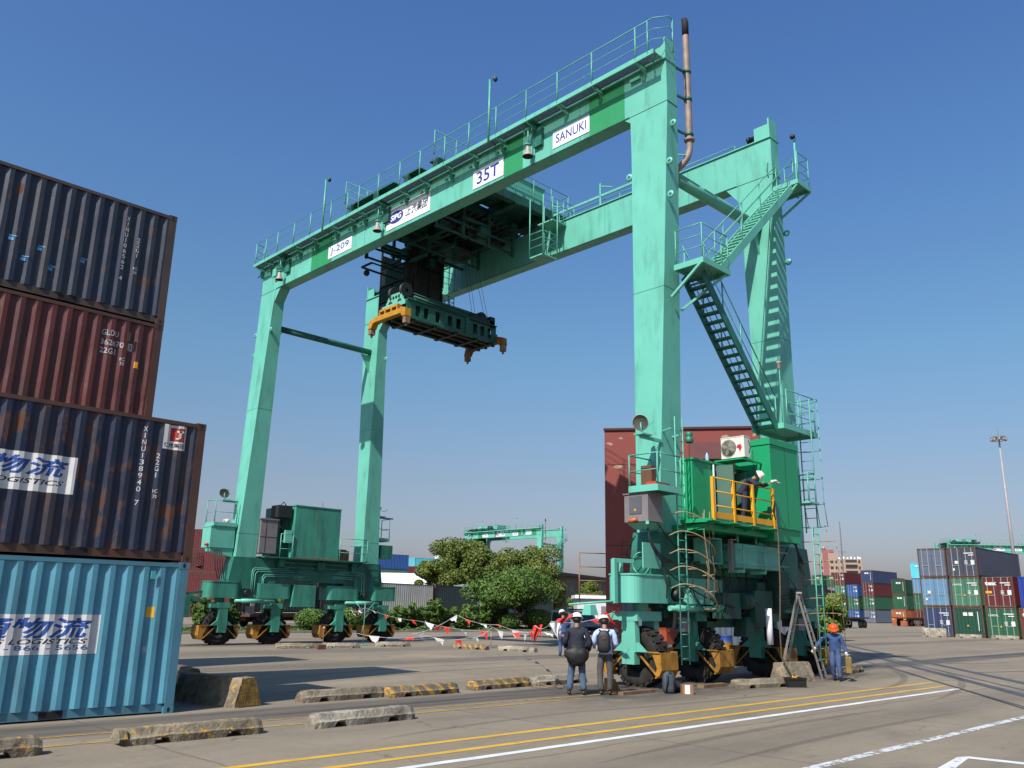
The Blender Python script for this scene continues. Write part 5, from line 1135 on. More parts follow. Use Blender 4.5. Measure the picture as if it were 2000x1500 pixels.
def person(label, loc, rz, pose, mtop, mbot, mshoe, helmet, extra=None, h=1.0, gloves=None, group=None, bulk=1.0):
    """pose: joints in local metres, facing +y. keys: pel, chest, neck, head, shL/elL/haL, hipL/knL/anL ..."""
    t = thing('person', label, 'person', loc, rz, group, world=False); p = {k: Vector(v) * h for k, v in pose.items()}
    J = {}; E_ = []
    def j(n, v, r): J[n] = (v[0], v[1], v[2], tuple(q * h for q in r) if isinstance(r, tuple) else r * h)
    fwd = p.get('face', Vector((0, 1, 0))).normalized(); hd = p['head']; upv = (hd - p['neck']).normalized()
    j('pel', p['pel'], (.10, .07)); j('chest', p['chest'], (.13, .085)); j('neck', p['neck'], .055); j('head0', p['neck'] + (hd - p['neck']) * .55 + fwd * .01, (.062, .07)); j('head', hd + fwd * .0, (.076, .092)); j('head2', hd + upv * .07, (.06, .075))
    E_ += [('pel', 'chest'), ('chest', 'neck'), ('neck', 'head0'), ('head0', 'head'), ('head', 'head2')]
    for s in 'LR':
        sg = -1 if s == 'L' else 1
        j('sh' + s, p['sh' + s], .05); j('el' + s, p['el' + s], .038); w = p['el' + s].lerp(p['ha' + s], .93); j('wr' + s, w, .024); d = (p['ha' + s] - p['el' + s]).normalized()
        side = p.get('palm' + s, Vector((sg * -1, 0, 0))); side = (side - d * side.dot(d)).normalized(); acr = d.cross(side).normalized()
        pm = p['ha' + s] + d * .035; j('pa' + s, pm, (.034, .02)); E_ += [('chest', 'sh' + s), ('sh' + s, 'el' + s), ('el' + s, 'wr' + s), ('wr' + s, 'pa' + s)]
        for i, (o_, L_) in enumerate(((-.028, .066), (-.009, .078), (.01, .073), (.027, .058))):
            a = pm + acr * o_ * 1.05 + d * .035; b_ = a + d * L_ * .5 + side * .012; c_ = b_ + d * L_ * .35 + side * .03
            for q, v, r in ((1, a, .010), (2, b_, .009), (3, c_, .008)): j('f%s%d%d' % (s, i, q), v, r)
            E_ += [('pa' + s, 'f%s%d1' % (s, i)), ('f%s%d1' % (s, i), 'f%s%d2' % (s, i)), ('f%s%d2' % (s, i), 'f%s%d3' % (s, i))]
        a = pm - acr * .035 - d * .01 + side * .012; b_ = a - acr * .015 + d * .03 + side * .014; c_ = b_ + d * .028 + side * .01
        for q, v, r in ((1, a, .012), (2, b_, .010), (3, c_, .009)): j('t%s%d' % (s, q), v, r)
        E_ += [('pa' + s, 't%s1' % s), ('t%s1' % s, 't%s2' % s), ('t%s2' % s, 't%s3' % s)]
        j('hip' + s, p['hip' + s] - V(0, 0, .05) * h, .06); j('kn' + s, p['kn' + s], .045); j('an' + s, p['an' + s], .034); E_ += [('pel', 'hip' + s), ('hip' + s, 'kn' + s), ('kn' + s, 'an' + s)]
    b = skin(J, E_, 'pel', 2)
    c = hd + fwd * .088 * h                                            # nose, ears, eyes, mouth on the same mesh
    rt = fwd.cross(upv).normalized()
    b.sphere(c + fwd * .01 - upv * .012, .017 * h, 8, 6, (1, 1, 1.3))
    for s in (-1, 1): b.sphere(hd + rt * s * .078 * h - upv * .005, .026 * h, 8, 6, (.5, .9, 1.3))
    body = b.build('body', SKIN, t)
    b = MB()
    for s in (-1, 1): b.sphere(c + rt * s * .032 * h - fwd * .012 + upv * .018, .010 * h, 8, 5)
    b.sphere(c - fwd * .008 - upv * .048, .016 * h, 8, 5, (1.5, .6, .35)); b.build('eye_and_mouth', mat('dark_eye', (.03, .015, .012), .4), t)
    b = MB(); b.sphere(hd - fwd * .018 + upv * .02, .098 * h, 16, 10, (1, 1, 1.02)); b.v = [tuple(Vector(v) if (Vector(v) - hd).dot(fwd) < .045 * h and (Vector(v) - hd).dot(upv) > -.075 * h else hd + upv * .02) for v in b.v]; b.build('hair', HAIR, t)
    b = MB(); ax = (upv * 1.0 + fwd * .10).normalized(); hc_ = hd + upv * .045 * h
    b.lathe([(.122, 0), (.150, -.006), (.152, .004), (.126, .014), (.123, .05), (.105, .09), (.07, .118), (.03, .13), (0, .132)], hc_, ax, 22)
    rim = fwd * .035 * h
    for i, v in enumerate(b.v):
        q = Vector(v) - hc_; k = max(0, q.dot(fwd)) / .15; hh = q.dot(ax)
        if hh < .012: b.v[i] = tuple(Vector(v) + rim * k * .9 - ax * .012 * k)
    for s_ in (-.03, 0, .03): b.tube([hc_ + rt * s_ + fwd * .105 + ax * .075, hc_ + rt * s_ + ax * .136, hc_ + rt * s_ - fwd * .105 + ax * .075], .006, 4)
    b.build('helmet', helmet, t)
    # clothes
    J = {}; E_ = []; j0 = j
    def j(n, v, r): j0(n, v, tuple(q * bulk for q in r) if isinstance(r, tuple) else r * bulk)
    j('hem', p['pel'] - V(0, 0, .07) * h, (.176, .126)); j('waist', p['pel'].lerp(p['chest'], .45), (.158, .115)); j('chest', p['chest'], (.185, .125)); j('yoke', p['chest'].lerp(p['neck'], .6), (.13, .09)); j('col', p['neck'] - (hd - p['neck']) * .05, (.066, .066)); E_ += [('hem', 'waist'), ('waist', 'chest'), ('chest', 'yoke'), ('yoke', 'col')]
    sl = pose.get('sleeve', None)
    for s in 'LR':
        j('sh' + s, p['sh' + s], .073); j('el' + s, p['el' + s], .056); k = .9 if not sl else sl[0]; j('cu' + s, p['el' + s].lerp(p['ha' + s], k), .044); E_ += [('yoke', 'sh' + s), ('sh' + s, 'el' + s), ('el' + s, 'cu' + s)]
    skin(J, E_, 'waist', 2, .015, loc[0]).build('jacket' if mtop.name.startswith('navy') else 'shirt', mtop, t)
    J = {}; E_ = []; j('top', p['pel'].lerp(p['chest'], .45), (.140, .100)); j('pel', p['pel'] - V(0, 0, .04) * h, (.150, .110)); E_.append(('top', 'pel'))
    for s in 'LR':
        j('hip' + s, p['hip' + s] - V(0, 0, .04) * h, .094); j('kn' + s, p['kn' + s], .071); j('an' + s, p['an' + s].lerp(p['kn' + s], -.02), .062); E_ += [('pel', 'hip' + s), ('hip' + s, 'kn' + s), ('kn' + s, 'an' + s)]
    skin(J, E_, 'pel', 2, .013, loc[1]).build('trousers', mbot, t)
    for s in 'LR':
        a = p['an' + s]; td = p.get('toe' + s, Vector((0, 1, 0))).normalized(); b = MB(); c = a + td * .07 * h
        b.sphere((c.x, c.y, a.z - .035 * h), .055 * h, 12, 8, (1, 1, .85)); ang = math.atan2(td.y, td.x)
        M = Matrix.Rotation(ang, 3, 'Z'); b.v = [tuple(Vector((c.x, c.y, a.z - .035 * h)) + M @ Vector(((v[0] - c.x) * 2.5, (v[1] - c.y) * .9, v[2] - a.z + .035 * h))) for v in b.v]
        b.v = [(v[0], v[1], max(v[2], a.z - .075 * h)) for v in b.v]; b.build('shoe', mshoe, t)
    if gloves:
        for s in 'LR':
            d = (p['ha' + s] - p['el' + s]).normalized(); b = MB(); b.sphere(p['ha' + s] + d * .03, .047, 10, 7, (1, .8, 1)); b.tube([p['ha' + s] - d * .05, p['ha' + s] + d * .02], .04, 10)
            for q in range(4): side = Vector((0, 1, 0)).cross(d).normalized() if abs(d.y) < .9 else V(1, 0, 0); aa = p['ha' + s] + d * .06 + side * (q - 1.5) * .02; b.tube([aa, aa + d * .05, aa + d * .07 + Vector((0, .02, -.01))], .0115, 5)
            b.build('glove', gloves, t)
    return t
STAND = dict(pel=(0, 0, .95), chest=(0, .0, 1.25), neck=(0, -.01, 1.47), head=(0, .02, 1.61), shL=(-.19, -.01, 1.40), shR=(.19, -.01, 1.40), elL=(-.25, -.04, 1.12), elR=(.25, -.04, 1.12), haL=(-.24, .06, .90), haR=(.24, .06, .90),
             hipL=(-.09, 0, .90), hipR=(.09, 0, .90), knL=(-.12, .02, .50), knR=(.12, .02, .50), anL=(-.13, 0, .09), anR=(.13, 0, .09))
def pose(**k): d = dict(STAND); d.update(k); return d
WH = mat('white_helmet', (.82, .80, .70), .35, .03, 3); ORH = mat('orange_helmet', (.75, .09, .02), .3, .03, 3); BRS = mat('brown_shoe', (.10, .045, .02), .5, .2, 10); BLS = mat('black_shoe', (.015, .014, .014), .5)
NVJ = mat('navy_jacket', (.014, .017, .036), .8, .2, 5); JEAN = mat('washed_jeans', (.075, .13, .22), .85, .45, 2.5); SHB = mat('light_blue_shirt', (.42, .52, .80), .8, .08, 5); GRT = mat('grey_trousers', (.085, .085, .088), .85, .15, 6)
WKB = mat('blue_work_suit', (.045, .095, .26), .85, .2, 5); WKN = mat('navy_coverall', (.022, .025, .055), .85, .2, 5); GLV = mat('white_cotton_glove', (.62, .60, .54), .9, .1, 20); WKT = mat('blue_work_trousers', (.05, .10, .24), .85, .2, 5)
# away from the camera is local +y; heading of a person facing along (dx,dy): rz = atan2(dy,dx) - 90 deg
def face(dx, dy): return math.atan2(dy, dx) - math.pi / 2
person('person seen from behind in navy jacket, washed jeans and white helmet, black jacket at waist', (15.46, 13.62, 0), face(.72, .69), pose(anL=(-.17, 0, .09), anR=(.15, 0, .09), elL=(-.27, .02, 1.12), haL=(-.22, .16, 1.0), elR=(.29, -.03, 1.12), haR=(.27, .10, .92)), NVJ, JEAN, BRS, WH, h=1.02, bulk=1.2)
b = MB(); BKC = mat('black_nylon', (.010, .010, .011), .6, .3, 8)
J_ = MB(); J_.sphere((0, 0, 0), 1, 28, 20); _v = []
for v in J_.v:
    q = Vector(v); f_ = 1 + .13 * noise.noise(Vector((q.x * 2.2, q.y * 2.2, q.z * 1.6)) + V(4, 1, 2)) + .06 * noise.noise(q * 6); q = Vector((q.x * .27 * (1 - .16 * max(0, -q.z)), q.y * .13, q.z * .235)) * f_; _v.append((q.x - .01, q.y - .155, q.z + .86))
J_.v = _v; J_.tube([(-.2, -.02, 1.02), (-.1, -.16, 1.06), (.1, -.16, 1.06), (.24, -.0, 1.03)], .045, 8)
M = Matrix.Rotation(face(.72, .69), 4, 'Z'); xf(J_, M)
solo(J_, 'tied_jacket', BKC, 'black nylon jacket bunched round the waist of the person in jeans', 'jacket', (15.46, 13.62, 0), world=False)
B0 = (16.02, 13.25, 0); BR = face(.83, .55)
person('person seen from behind in light blue shirt, grey trousers, white helmet and black backpack', B0, BR, pose(head=(-.02, .05, 1.60), face=(-.35, .9, -.1), elL=(-.27, -.02, 1.13), haL=(-.22, .13, 1.02), elR=(.26, .02, 1.12), haR=(.2, .17, 1.05), anL=(-.09, -.02, .09), anR=(.10, .03, .09)), SHB, GRT, BRS, WH, h=1.0, bulk=1.12)
def backpack(m, name='backpack'):
    b = MB(); b.sphere((0, 0, 0), 1, 20, 14)
    def sq(v): return math.copysign(abs(v) ** .55, v)
    b.v = [(sq(v[0]) * .155 * (1.0 if v[2] < .2 else 1 - .35 * (v[2] - .2)), sq(v[1]) * .10 * (1.15 if v[2] < 0 else 1 - .25 * v[2]), sq(v[2]) * .25 + .25) for v in b.v]; return b
b = backpack(BKC); b.tube([(-.08, .09, .46), (-.11, .13, .50), (-.12, .22, .42), (-.12, .24, .25), (-.13, .1, .08)], .022, 6); b.tube([(.08, .09, .46), (.11, .13, .50), (.12, .22, .42), (.12, .24, .25), (.13, .1, .08)], .022, 6)
bt = thing('backpack', 'black backpack worn by the person in the light blue shirt', 'backpack', (B0[0], B0[1], .93), BR, world=False)
b2 = MB(); b2.v = [(v[0], v[1] - .2, v[2] + .0) for v in b.v]; b2.f = b.f; b2.sm = b.sm; b2.build('main_body', BKC, bt)
b = MB(); b.sphere((-.15, -.2, .1), .04, 8, 6, (1, 1, 2)); b.build('side_bottle', LAMPM, bt); b = MB(); b.cbox((.02, -.335, .33), (.03, .01, .02)); b.build('tag', mat('red_print', (.5, .03, .06), .5), bt)
person('person in blue work suit and white helmet walking away behind the flag line', (26.9, 24.44, 0), face(.6, .8), pose(head=(-.03, .04, 1.62), elL=(-.3, .02, 1.15), haL=(-.26, .12, .94), elR=(.28, .08, 1.15), haR=(.2, .25, 1.1), knL=(-.1, .12, .5), anL=(-.11, .0, .09), knR=(.1, -.02, .5), anR=(.1, -.16, .1)), WKB, WKT, BLS, WH, h=1.03, bulk=1.12)
Wl = (25.1, 12.05, 0); Wr = face(-.93, -.45)
person('person in blue work suit, orange helmet and white gloves walking with a jerrycan', Wl, Wr, pose(pel=(0, -.05, .93), chest=(-.01, .02, 1.22), neck=(0, .05, 1.43), head=(-.0, .12, 1.55), face=(0, 1, -.25), shL=(-.19, .03, 1.35), shR=(.2, .03, 1.38), elR=(.43, -.03, 1.16), haR=(.60, .05, .95), elL=(-.27, .02, 1.08), haL=(-.33, .06, .82),
       knL=(-.08, .08, .5), anL=(-.1, .12, .09), knR=(.1, .1, .5), anR=(.07, -.1, .1)), WKB, WKT, BLS, ORH, h=.93, gloves=GLV, bulk=1.2)
# jerrycan carried in the left hand
JC = mat('brass_yellow_plastic', (.22, .155, .045), .5, .25, 6, dirt=.4, rust=.1)
jt = thing('jerrycan', 'brownish yellow jerrycan carried by the worker in the orange helmet', 'jerrycan', (0, 0, 0), Wr, world=False)
q = Matrix.Rotation(Wr, 3, 'Z') @ Vector((-.345, .1, 0)); jt.location = (Wl[0] + q.x, Wl[1] + q.y, .24)
b = MB(); rprism(-.09, .09, -.13, .13, 0, .42, .035, b); b.frus(.42, (-.08, .08, -.12, .12), .45, (-.06, .06, -.1, .1)); b.build('can_body', JC, jt)
b = MB(); b.tube([(0, -.08, .44), (0, -.07, .49), (0, .05, .49), (0, .06, .44)], .014, 6); b.cyl((0, .1, .44), (0, .1, .48), .025, 8); b.build('handle', JC, jt)
# worker on the service platform, leaning on the yellow rail
person('person in navy coveralls and white helmet leaning over the yellow railing', (21.75, 12.78, 4.27), face(.35, -.93), pose(pel=(0, -.12, .94), chest=(0, .08, 1.18), neck=(.02, .26, 1.33), head=(.03, .40, 1.40), face=(.1, .75, -.65), shL=(-.17, .22, 1.28), shR=(.19, .22, 1.28), elR=(.30, .38, 1.10), haR=(.12, .52, 1.18), elL=(-.24, .42, 1.12), haL=(-.34, .66, 1.22),
       knL=(-.1, .0, .5), knR=(.1, .0, .5), anL=(-.11, -.1, .09), anR=(.11, -.1, .09)), WKN, WKN, BLS, WH, h=.98, bulk=1.15)
b = MB(); b.sphere((22.32, 12.12, 5.52), .09, 10, 7, (1.3, .7, .5)); b.sphere((22.2, 12.15, 5.5), .05, 8, 5); b.tube([(22.3, 12.1, 5.5), (22.5, 12.05, 5.47)], .02, 5)
solo(b, 'rag', GLV, 'crumpled pale work glove and rag held out over the yellow railing', 'rag', (22.3, 12.1, 5.5))
# bottle on top of the switchgear cabin
bo = thing('water_bottle', 'blue tinted plastic water bottle standing on the green cabin roof', 'bottle', (21.0, 13.5, 6.04))
b = MB(); b.lathe([(0, 0), (.045, 0), (.048, .02), (.048, .2), (.02, .26), (.016, .29), (0, .29)], (21.0, 13.5, 6.04), (0, 0, 1), 14); P('bottle_body', b, mat('clear_blue_plastic', (.30, .50, .70), .15, .05, 3, spec=.7), bo)
b = MB(); b.cyl((21.0, 13.5, 6.33), (21.0, 13.5, 6.36), .02, 8); P('cap', b, BLUEL, bo)
# ================================================================== CONCRETE BLOCKS
def conc_mat(name, base, yellow, seed):
    m = mat(name, base, .9, .45, 5, dirt=1.0, dirtcol=(.07, .055, .04), streak=False, bump=.9, bscale=25)
    if yellow > 0:
        t = m.node_tree; L = t.links.new; b = t.nodes['Principled BSDF']; cur = b.inputs['Base Color'].links[0].from_socket; tc = _n(t, 'ShaderNodeTexCoord'); sp = _n(t, 'ShaderNodeSeparateXYZ'); L(tc.outputs['Object'], sp.inputs[0])
        ad = _n(t, 'ShaderNodeMath', operation='MULTIPLY_ADD'); L(sp.outputs['Z'], ad.inputs[0]); ad.inputs[1].default_value = .8; L(sp.outputs['X'], ad.inputs[2])
        pp = _n(t, 'ShaderNodeMath', operation='PINGPONG'); L(ad.outputs[0], pp.inputs[0]); pp.inputs[1].default_value = .17
        r1 = _n(t, 'ShaderNodeMapRange'); r1.inputs[1].default_value = .08; r1.inputs[2].default_value = .095; L(pp.outputs[0], r1.inputs[0])
        nz_ = _n(t, 'ShaderNodeTexNoise'); nz_.inputs['Scale'].default_value = 7 + seed; nz_.inputs['Detail'].default_value = 8; nz_.inputs['Roughness'].default_value = .7; L(tc.outputs['Object'], nz_.inputs['Vector'])
        r2 = _n(t, 'ShaderNodeMapRange'); r2.inputs[1].default_value = .62 - yellow * .22; r2.inputs[2].default_value = r2.inputs[1].default_value + .06; L(nz_.outputs[0], r2.inputs[0])
        mm = _n(t, 'ShaderNodeMath', operation='MULTIPLY'); L(r1.outputs[0], mm.inputs[0]); L(r2.outputs[0], mm.inputs[1])
        mx_ = _n(t, 'ShaderNodeMix', data_type='RGBA'); L(mm.outputs[0], mx_.inputs[0]); L(cur, mx_.inputs[6]); mx_.inputs[7].default_value = (.34, .19, .035, 1); L(mx_.outputs[2], b.inputs['Base Color'])
    return m
CM = [conc_mat('old_concrete', (.36, .30, .215), .1, 0), conc_mat('concrete_with_worn_yellow', (.34, .28, .19), .38, 1), conc_mat('yellow_striped_concrete', (.25, .21, .15), .72, 2), conc_mat('pale_concrete', (.46, .41, .33), 0, 3), conc_mat('dark_concrete', (.17, .15, .12), .2, 4)]
def block_mesh(L, seed, H=.26, wb=.165, wt=.10):
    r = random.Random(seed); n = 40; secs = []; vs = []; fs = []
    pr = [(-wb, 0), (-wb - .01, .1), (-wb + .02, H * .55), (-wt, H * .95), (0, H), (wt, H * .95), (wb - .02, H * .55), (wb + .01, .1), (wb, 0)]
    for i in range(n + 1):
        x = -L / 2 + L * i / n; e = min(i, n - i) / 2.0; sc = 1 - .18 * max(0, 1 - e); notch = any(abs(x - q) < .10 for q in (-L * .27, L * .27))
        for (y, z) in pr:
            j = .0035; zz = z * sc; lump = .012 * noise.noise(Vector((x * 2.3 + seed, y * 6, z * 6)))
            if notch and z < .02: zz = .075
            if notch and z == .1: zz = max(zz, .09)
            vs.append((x + r.uniform(-j, j), y * sc + r.uniform(-j, j) + lump, max(0, zz + (r.uniform(-j, j) + lump * 1.2 if z > 0 else 0))))
    m = len(pr)
    for i in range(n):
        for k in range(m): k2 = (k + 1) % m; fs.append((i * m + k, i * m + k2, (i + 1) * m + k2, (i + 1) * m + k))
    fs.append(tuple(range(m - 1, -1, -1))); fs.append(tuple(range(n * m, n * m + m)))
    b = MB(); b.add(vs, fs); return b
GB = 'low concrete wheel-stop blocks'
def block(x, y, rz, L, mi, label, H=.26, seed=0): solo(block_mesh(L, seed + int(x * 10), H if x > 80 else .225), 'concrete_block', CM[mi], label, 'concrete block', (x, y, 0), GB, R(rz), world=False)
block(2.9, 12.55, 0, 2.0, 1, 'mottled yellowish concrete block at the lower left corner of the photo', .27)
block(4.0, 12.55, 0, .1, 1, 'x') if False else None
block(5.98, 12.6, 0, 2.02, 1, 'long grey-brown concrete block lying in front of the light blue container', .28)
block(4.9, 12.58, 0, 0.12, 1, 'small broken end piece between the two blocks at the lower left', .26)
block(8.85, 12.55, 2, 2.05, 3, 'pale grey chipped concrete block, nearest one right of the containers', .28)
block(10.6, 15.8, 2, 2.05, 0, 'brown-grey concrete block left in the row beyond the yellow lines', .27)
block(12.55, 15.6, 1, 1.95, 2, 'concrete block with fresh yellow and black stripes, second in the row')
block(15.15, 15.85, 3, 2.0, 2, 'yellow striped concrete block touching the white-grey one')
block(17.25, 15.85, 2, 2.05, 3, 'whitish concrete block behind the legs of the person in jeans')
block(20.3, 34.0, -22, 1.8, 0, 'small far block with the red-tipped stake in front, left of three by the crane wheels'); block(22.3, 33.6, -22, 1.7, 3, 'far pale block in the middle of the three by the left crane wheels'); block(25.3, 33.8, -20, 1.7, 3, 'far block at the right of the three by the left crane wheels')
block(27.3, 30.5, -84, 2.0, 2, 'far yellow mottled block under the flag line'); block(27.9, 28.1, -84, 2.1, 3, 'far pale block between the flag line and the person walking away')
block(21.2, 12.2, -13, 2.15, 0, 'striped timber-like concrete block in front of the step ladder', .28); block(28.6, 13.3, 8, 2.3, 1, 'concrete block behind the worker with the jerrycan')
for x, y, k in ((81.6, 29.9, 0), (82.0, 27.2, 1), (81.9, 24.3, 2), (82.2, 21.6, 3)):
    block(x, y, 90, 2.1, 3, ('tall pale block against the grey-blue container at the far right', 'pale block at the foot of the plain dark green container', 'pale block at the foot of the green lettered container', 'pale block at the foot of the dark red container')[k], .75 if k == 0 else .32)
def barrier(x, y, rz, L, mi, label):
    b = MB(); b.add([(-L / 2, -.31, 0), (L / 2, -.31, 0), (L / 2, .31, 0), (-L / 2, .31, 0), (-L / 2 + .04, -.16, .52), (L / 2 - .04, -.16, .52), (L / 2 - .04, .16, .52), (-L / 2 + .04, .16, .52)], [(3, 2, 1, 0), (4, 5, 6, 7), (0, 1, 5, 4), (1, 2, 6, 5), (2, 3, 7, 6), (3, 0, 4, 7)])
    bm = bmesh.new(); vv = [bm.verts.new(v) for v in b.v]
    for f in b.f: bm.faces.new([vv[i] for i in f])
    bmesh.ops.subdivide_edges(bm, edges=bm.edges[:], cuts=5, use_grid_fill=True); r = random.Random(int(x))
    for v in bm.verts: v.co += Vector((r.uniform(-.012, .012), r.uniform(-.012, .012), r.uniform(-.01, .01) if v.co.z > .05 else 0))
    bm.verts.index_update(); b = MB(); b.add([tuple(v.co) for v in bm.verts], [tuple(v.index for v in f.verts) for f in bm.faces]); bm.free()
    o = thing('concrete_barrier', label, 'concrete barrier', (x, y, 0), R(rz), 'tall trapezoid concrete barriers', world=False); b.build('barrier_body', CM[mi], o); return o
o = barrier(8.2, 16.57, 103, 1.9, 1, 'tall concrete barrier with a yellow painted end, half in the container shadow')
b = MB(); b.add([(-.965, -.30, .02), (-.965, .30, .02), (-.935, .15, .51), (-.935, -.15, .51)], [(3, 2, 1, 0)]); b.build('painted_end', conc_mat('worn_yellow_end', (.48, .27, .04), .3, 5), o)
barrier(23.8, 12.75, 172, 1.3, 0, 'grey concrete barrier standing under the step ladder')
block(10.5, 23.0, 80, 1.9, 4, 'dark block lying in the container shadow at the left')  # darkest of the concrete colours
# ================================================================== SMALL THINGS
ld = thing('step_ladder', 'tall grey aluminium step ladder opened beside the right crane wheels', 'ladder', (24.0, 12.6, 0))
apex = Vector((24.42, 12.72, 2.45)); wv = Vector((.985, .12, 0)) * .2
for nm, foot in (('front_frame', Vector((23.75, 13.05, 0))), ('rear_frame', Vector((25.15, 12.45, 0)))):
    b = MB(); tw = wv * .55; a1 = foot - wv; a2 = foot + wv; t1_ = apex - tw; t2_ = apex + tw
    b.bar(a1, t1_, .03, .06); b.bar(a2, t2_, .03, .06)
    for k in range(1, 9): f_ = k / 9; b.bar(a1.lerp(t1_, f_), a2.lerp(t2_, f_), .03, .03)
    P(nm, b, GALV, ld)
b = MB(); b.cbox(apex + Vector((0, 0, .02)), (.16, .3, .05), rz=-1.04); b.bar(Vector((24.16, 12.86, 1.55)), Vector((24.72, 12.62, 1.55)), .02); P('hinge_plate', b, GALV, ld)
b = MB(); b.tube([(22.6, 12.35, 5.0), (22.63, 12.3, 3.9), (22.75, 12.4, 2.6), (22.78, 12.5, 1.4), (22.95, 12.6, .7), (23.3, 12.5, .15), (23.9, 12.4, .03)], .022, 6)
solo(b, 'rope', mat('brown_rope', (.16, .12, .075), .9, .3, 20, bump=.5), 'brown rope hanging from the yellow railing down to the ground', 'rope', (23.3, 12.4, 0))
bk = thing('backpack', 'blue-grey backpack standing alone on the ground in front of the crane wheel', 'backpack', (17.62, 12.62, 0), face(-.6, -.8), world=False); b = backpack(None); b.build('main_body', mat('blue_grey_nylon', (.055, .075, .10), .75, .2, 6), bk)
b = MB(); b.tube([(-.07, .11, .42), (-.08, .13, .25), (-.1, .1, .05)], .02, 6); b.tube([(.07, .11, .42), (.08, .13, .25), (.1, .1, .05)], .02, 6); b.tube([(-.03, .09, .47), (0, .12, .51), (.03, .09, .47)], .012, 6); b.build('strap', BKC, bk)
bx = thing('cardboard_box', 'small orange and white cardboard box beside the blue-grey backpack', 'box', (17.85, 12.28, 0), face(-.66, -.75), world=False)
b = MB(); b.box(-.13, .13, -.09, .09, 0, .22); b.build('carton', mat('orange_cardboard', (.36, .17, .09), .7, .15, 6), bx); b = MB(); b.box(-.05, .07, .09, .093, .01, .21); b.build('printed_label', WHITE, bx)
b = MB(); b.sphere((18.1, 12.75, .12), .2, 12, 8, (1.2, 1, .65)); b.v = [tuple(Vector(v) + Vector((noise.noise(Vector(v) * 6), noise.noise(Vector(v) * 6 + V(5, 0, 0)), noise.noise(Vector(v) * 6 + V(0, 5, 0)))) * .05) for v in b.v]; b.v = [(v[0], v[1], max(0.002, v[2])) for v in b.v]
solo(b, 'bag', BKC, 'crumpled black bag lying behind the cardboard box', 'bag', (18.1, 12.75, 0))
tb_ = thing('tool_tray', 'black plastic crate full of tools on the ground before the step ladder', 'crate', (22.0, 11.75, 0), R(-35), world=False)
b = MB(); b.box(-.26, .26, -.17, -.15, 0, .24); b.box(-.26, .26, .15, .17, 0, .24); b.box(-.26, -.24, -.15, .15, 0, .24); b.box(.24, .26, -.15, .15, 0, .24); b.box(-.24, .24, -.15, .15, 0, .02); b.box(-.28, .28, -.19, -.17, .2, .24); b.build('crate_shell', BLACK, tb_)
b = MB(); rr = random.Random(2)
for k in range(9): b.tube([(rr.uniform(-.2, .1), rr.uniform(-.1, .1), .17), (rr.uniform(-.1, .2), rr.uniform(-.1, .1), rr.uniform(.22, .28))], .015, 5)
b.build('tools', YEL, tb_)
b = MB(); b.box(16.3, 17.5, 12.95, 13.1, 0, .07); solo(b, 'timber_plank', mat('old_timber', (.22, .13, .07), .85, .3, 5, bump=.4), 'brown timber plank lying along the first tyre beside the backpack', 'plank', (17, 13, 0))
b = MB(); b.box(19.5, 20.6, 12.9, 13.1, 0, .08); solo(b, 'timber_plank', MATS['old_timber'], 'dark timber plank on the ground under the second right-hand tyre', 'plank', (20, 13, 0))
b = MB(); b.prism([(16.95, 13.75, 0), (17.2, 13.75, 0), (17.0, 13.75, .28), (16.95, 13.75, .28)], (0, .3, 0)); solo(b, 'wheel_chock', YELR, 'worn yellow wheel chock at the first right-hand tyre', 'wheel chock', (17, 13.8, 0))
b = MB(); b.tube([(16.1 + .3 * math.cos(R(a)), 15.2 + .45 * math.sin(R(a)), .03 + .05 * (a % 90 > 45)) for a in range(0, 390, 30)], .012, 5); solo(b, 'steel_wire', RUST, 'coiled rusty wire on the ground behind the person with the backpack', 'wire', (16.1, 15.2, 0))
for k, (x, y) in enumerate(((33.7, 21.1),)):
    dr = thing('oil_drum', 'oil drum with blue top and yellow band behind the right crane wheels', 'oil drum', (x, y, 0)); b = MB(); b.lathe([(0, 0), (.29, 0), (.3, .02), (.29, .04), (.29, .29), (.3, .3), (.29, .31)], (x, y, 0), (0, 0, 1), 20); P('blue_base', b, mat('drum_blue', (.02, .07, .28), .5, .2, 4, dirt=.3), dr)
    b = MB(); b.lathe([(.29, .31), (.29, .58), (.3, .6)], (x, y, 0), (0, 0, 1), 20); P('yellow_band', b, YELR, dr); b = MB(); b.lathe([(.3, .6), (.29, .62), (.29, .86), (.3, .88), (.27, .88), (.27, .86), (0, .86)], (x, y, 0), (0, 0, 1), 20); P('blue_top', b, MATS['drum_blue'], dr)
# flag line: two poles, a sagging cord and hand-sized red and white pennants
FR = mat('red_cloth', (.62, .035, .025), .8, .1, 6); FW = mat('white_cloth', (.66, .66, .68), .8, .06, 6)
b = MB(); b.tube([(24.6, 35.2, 0.0), (24.6, 35.2, 1.4), (24.6, 35.2, 2.0)], .02, 6); b.tube([(24.6, 35.2, 1.45), (24.25, 35.5, 2.0)], .015, 5); b.tube([(24.6, 35.2, 1.45), (24.95, 34.9, 2.0)], .015, 5); b.box(24.3, 24.9, 35.17, 35.23, 0, .03); b.box(24.57, 24.63, 34.9, 35.5, 0.03, .06); solo(b, 'flag_pole', TEALR, 'slim green forked post carrying the flag line in front of the left crane wheels', 'post', (24.6, 35.2, 0))
b = MB(); b.tube([(21.0, 33.0, 0), (21.0, 33.0, .85)], .014, 5); st_ = solo(b, 'marker_stake', RUST, 'thin stake with a pale red knob beside the far blocks', 'stake', (21.0, 33.0, 0)); b = MB(); b.sphere((21.0, 33.0, .88), .06, 8, 6); b.build('knob', mat('pale_red_knob', (.6, .3, .22), .6), st_, Vector((21.0, 33.0, 0)))
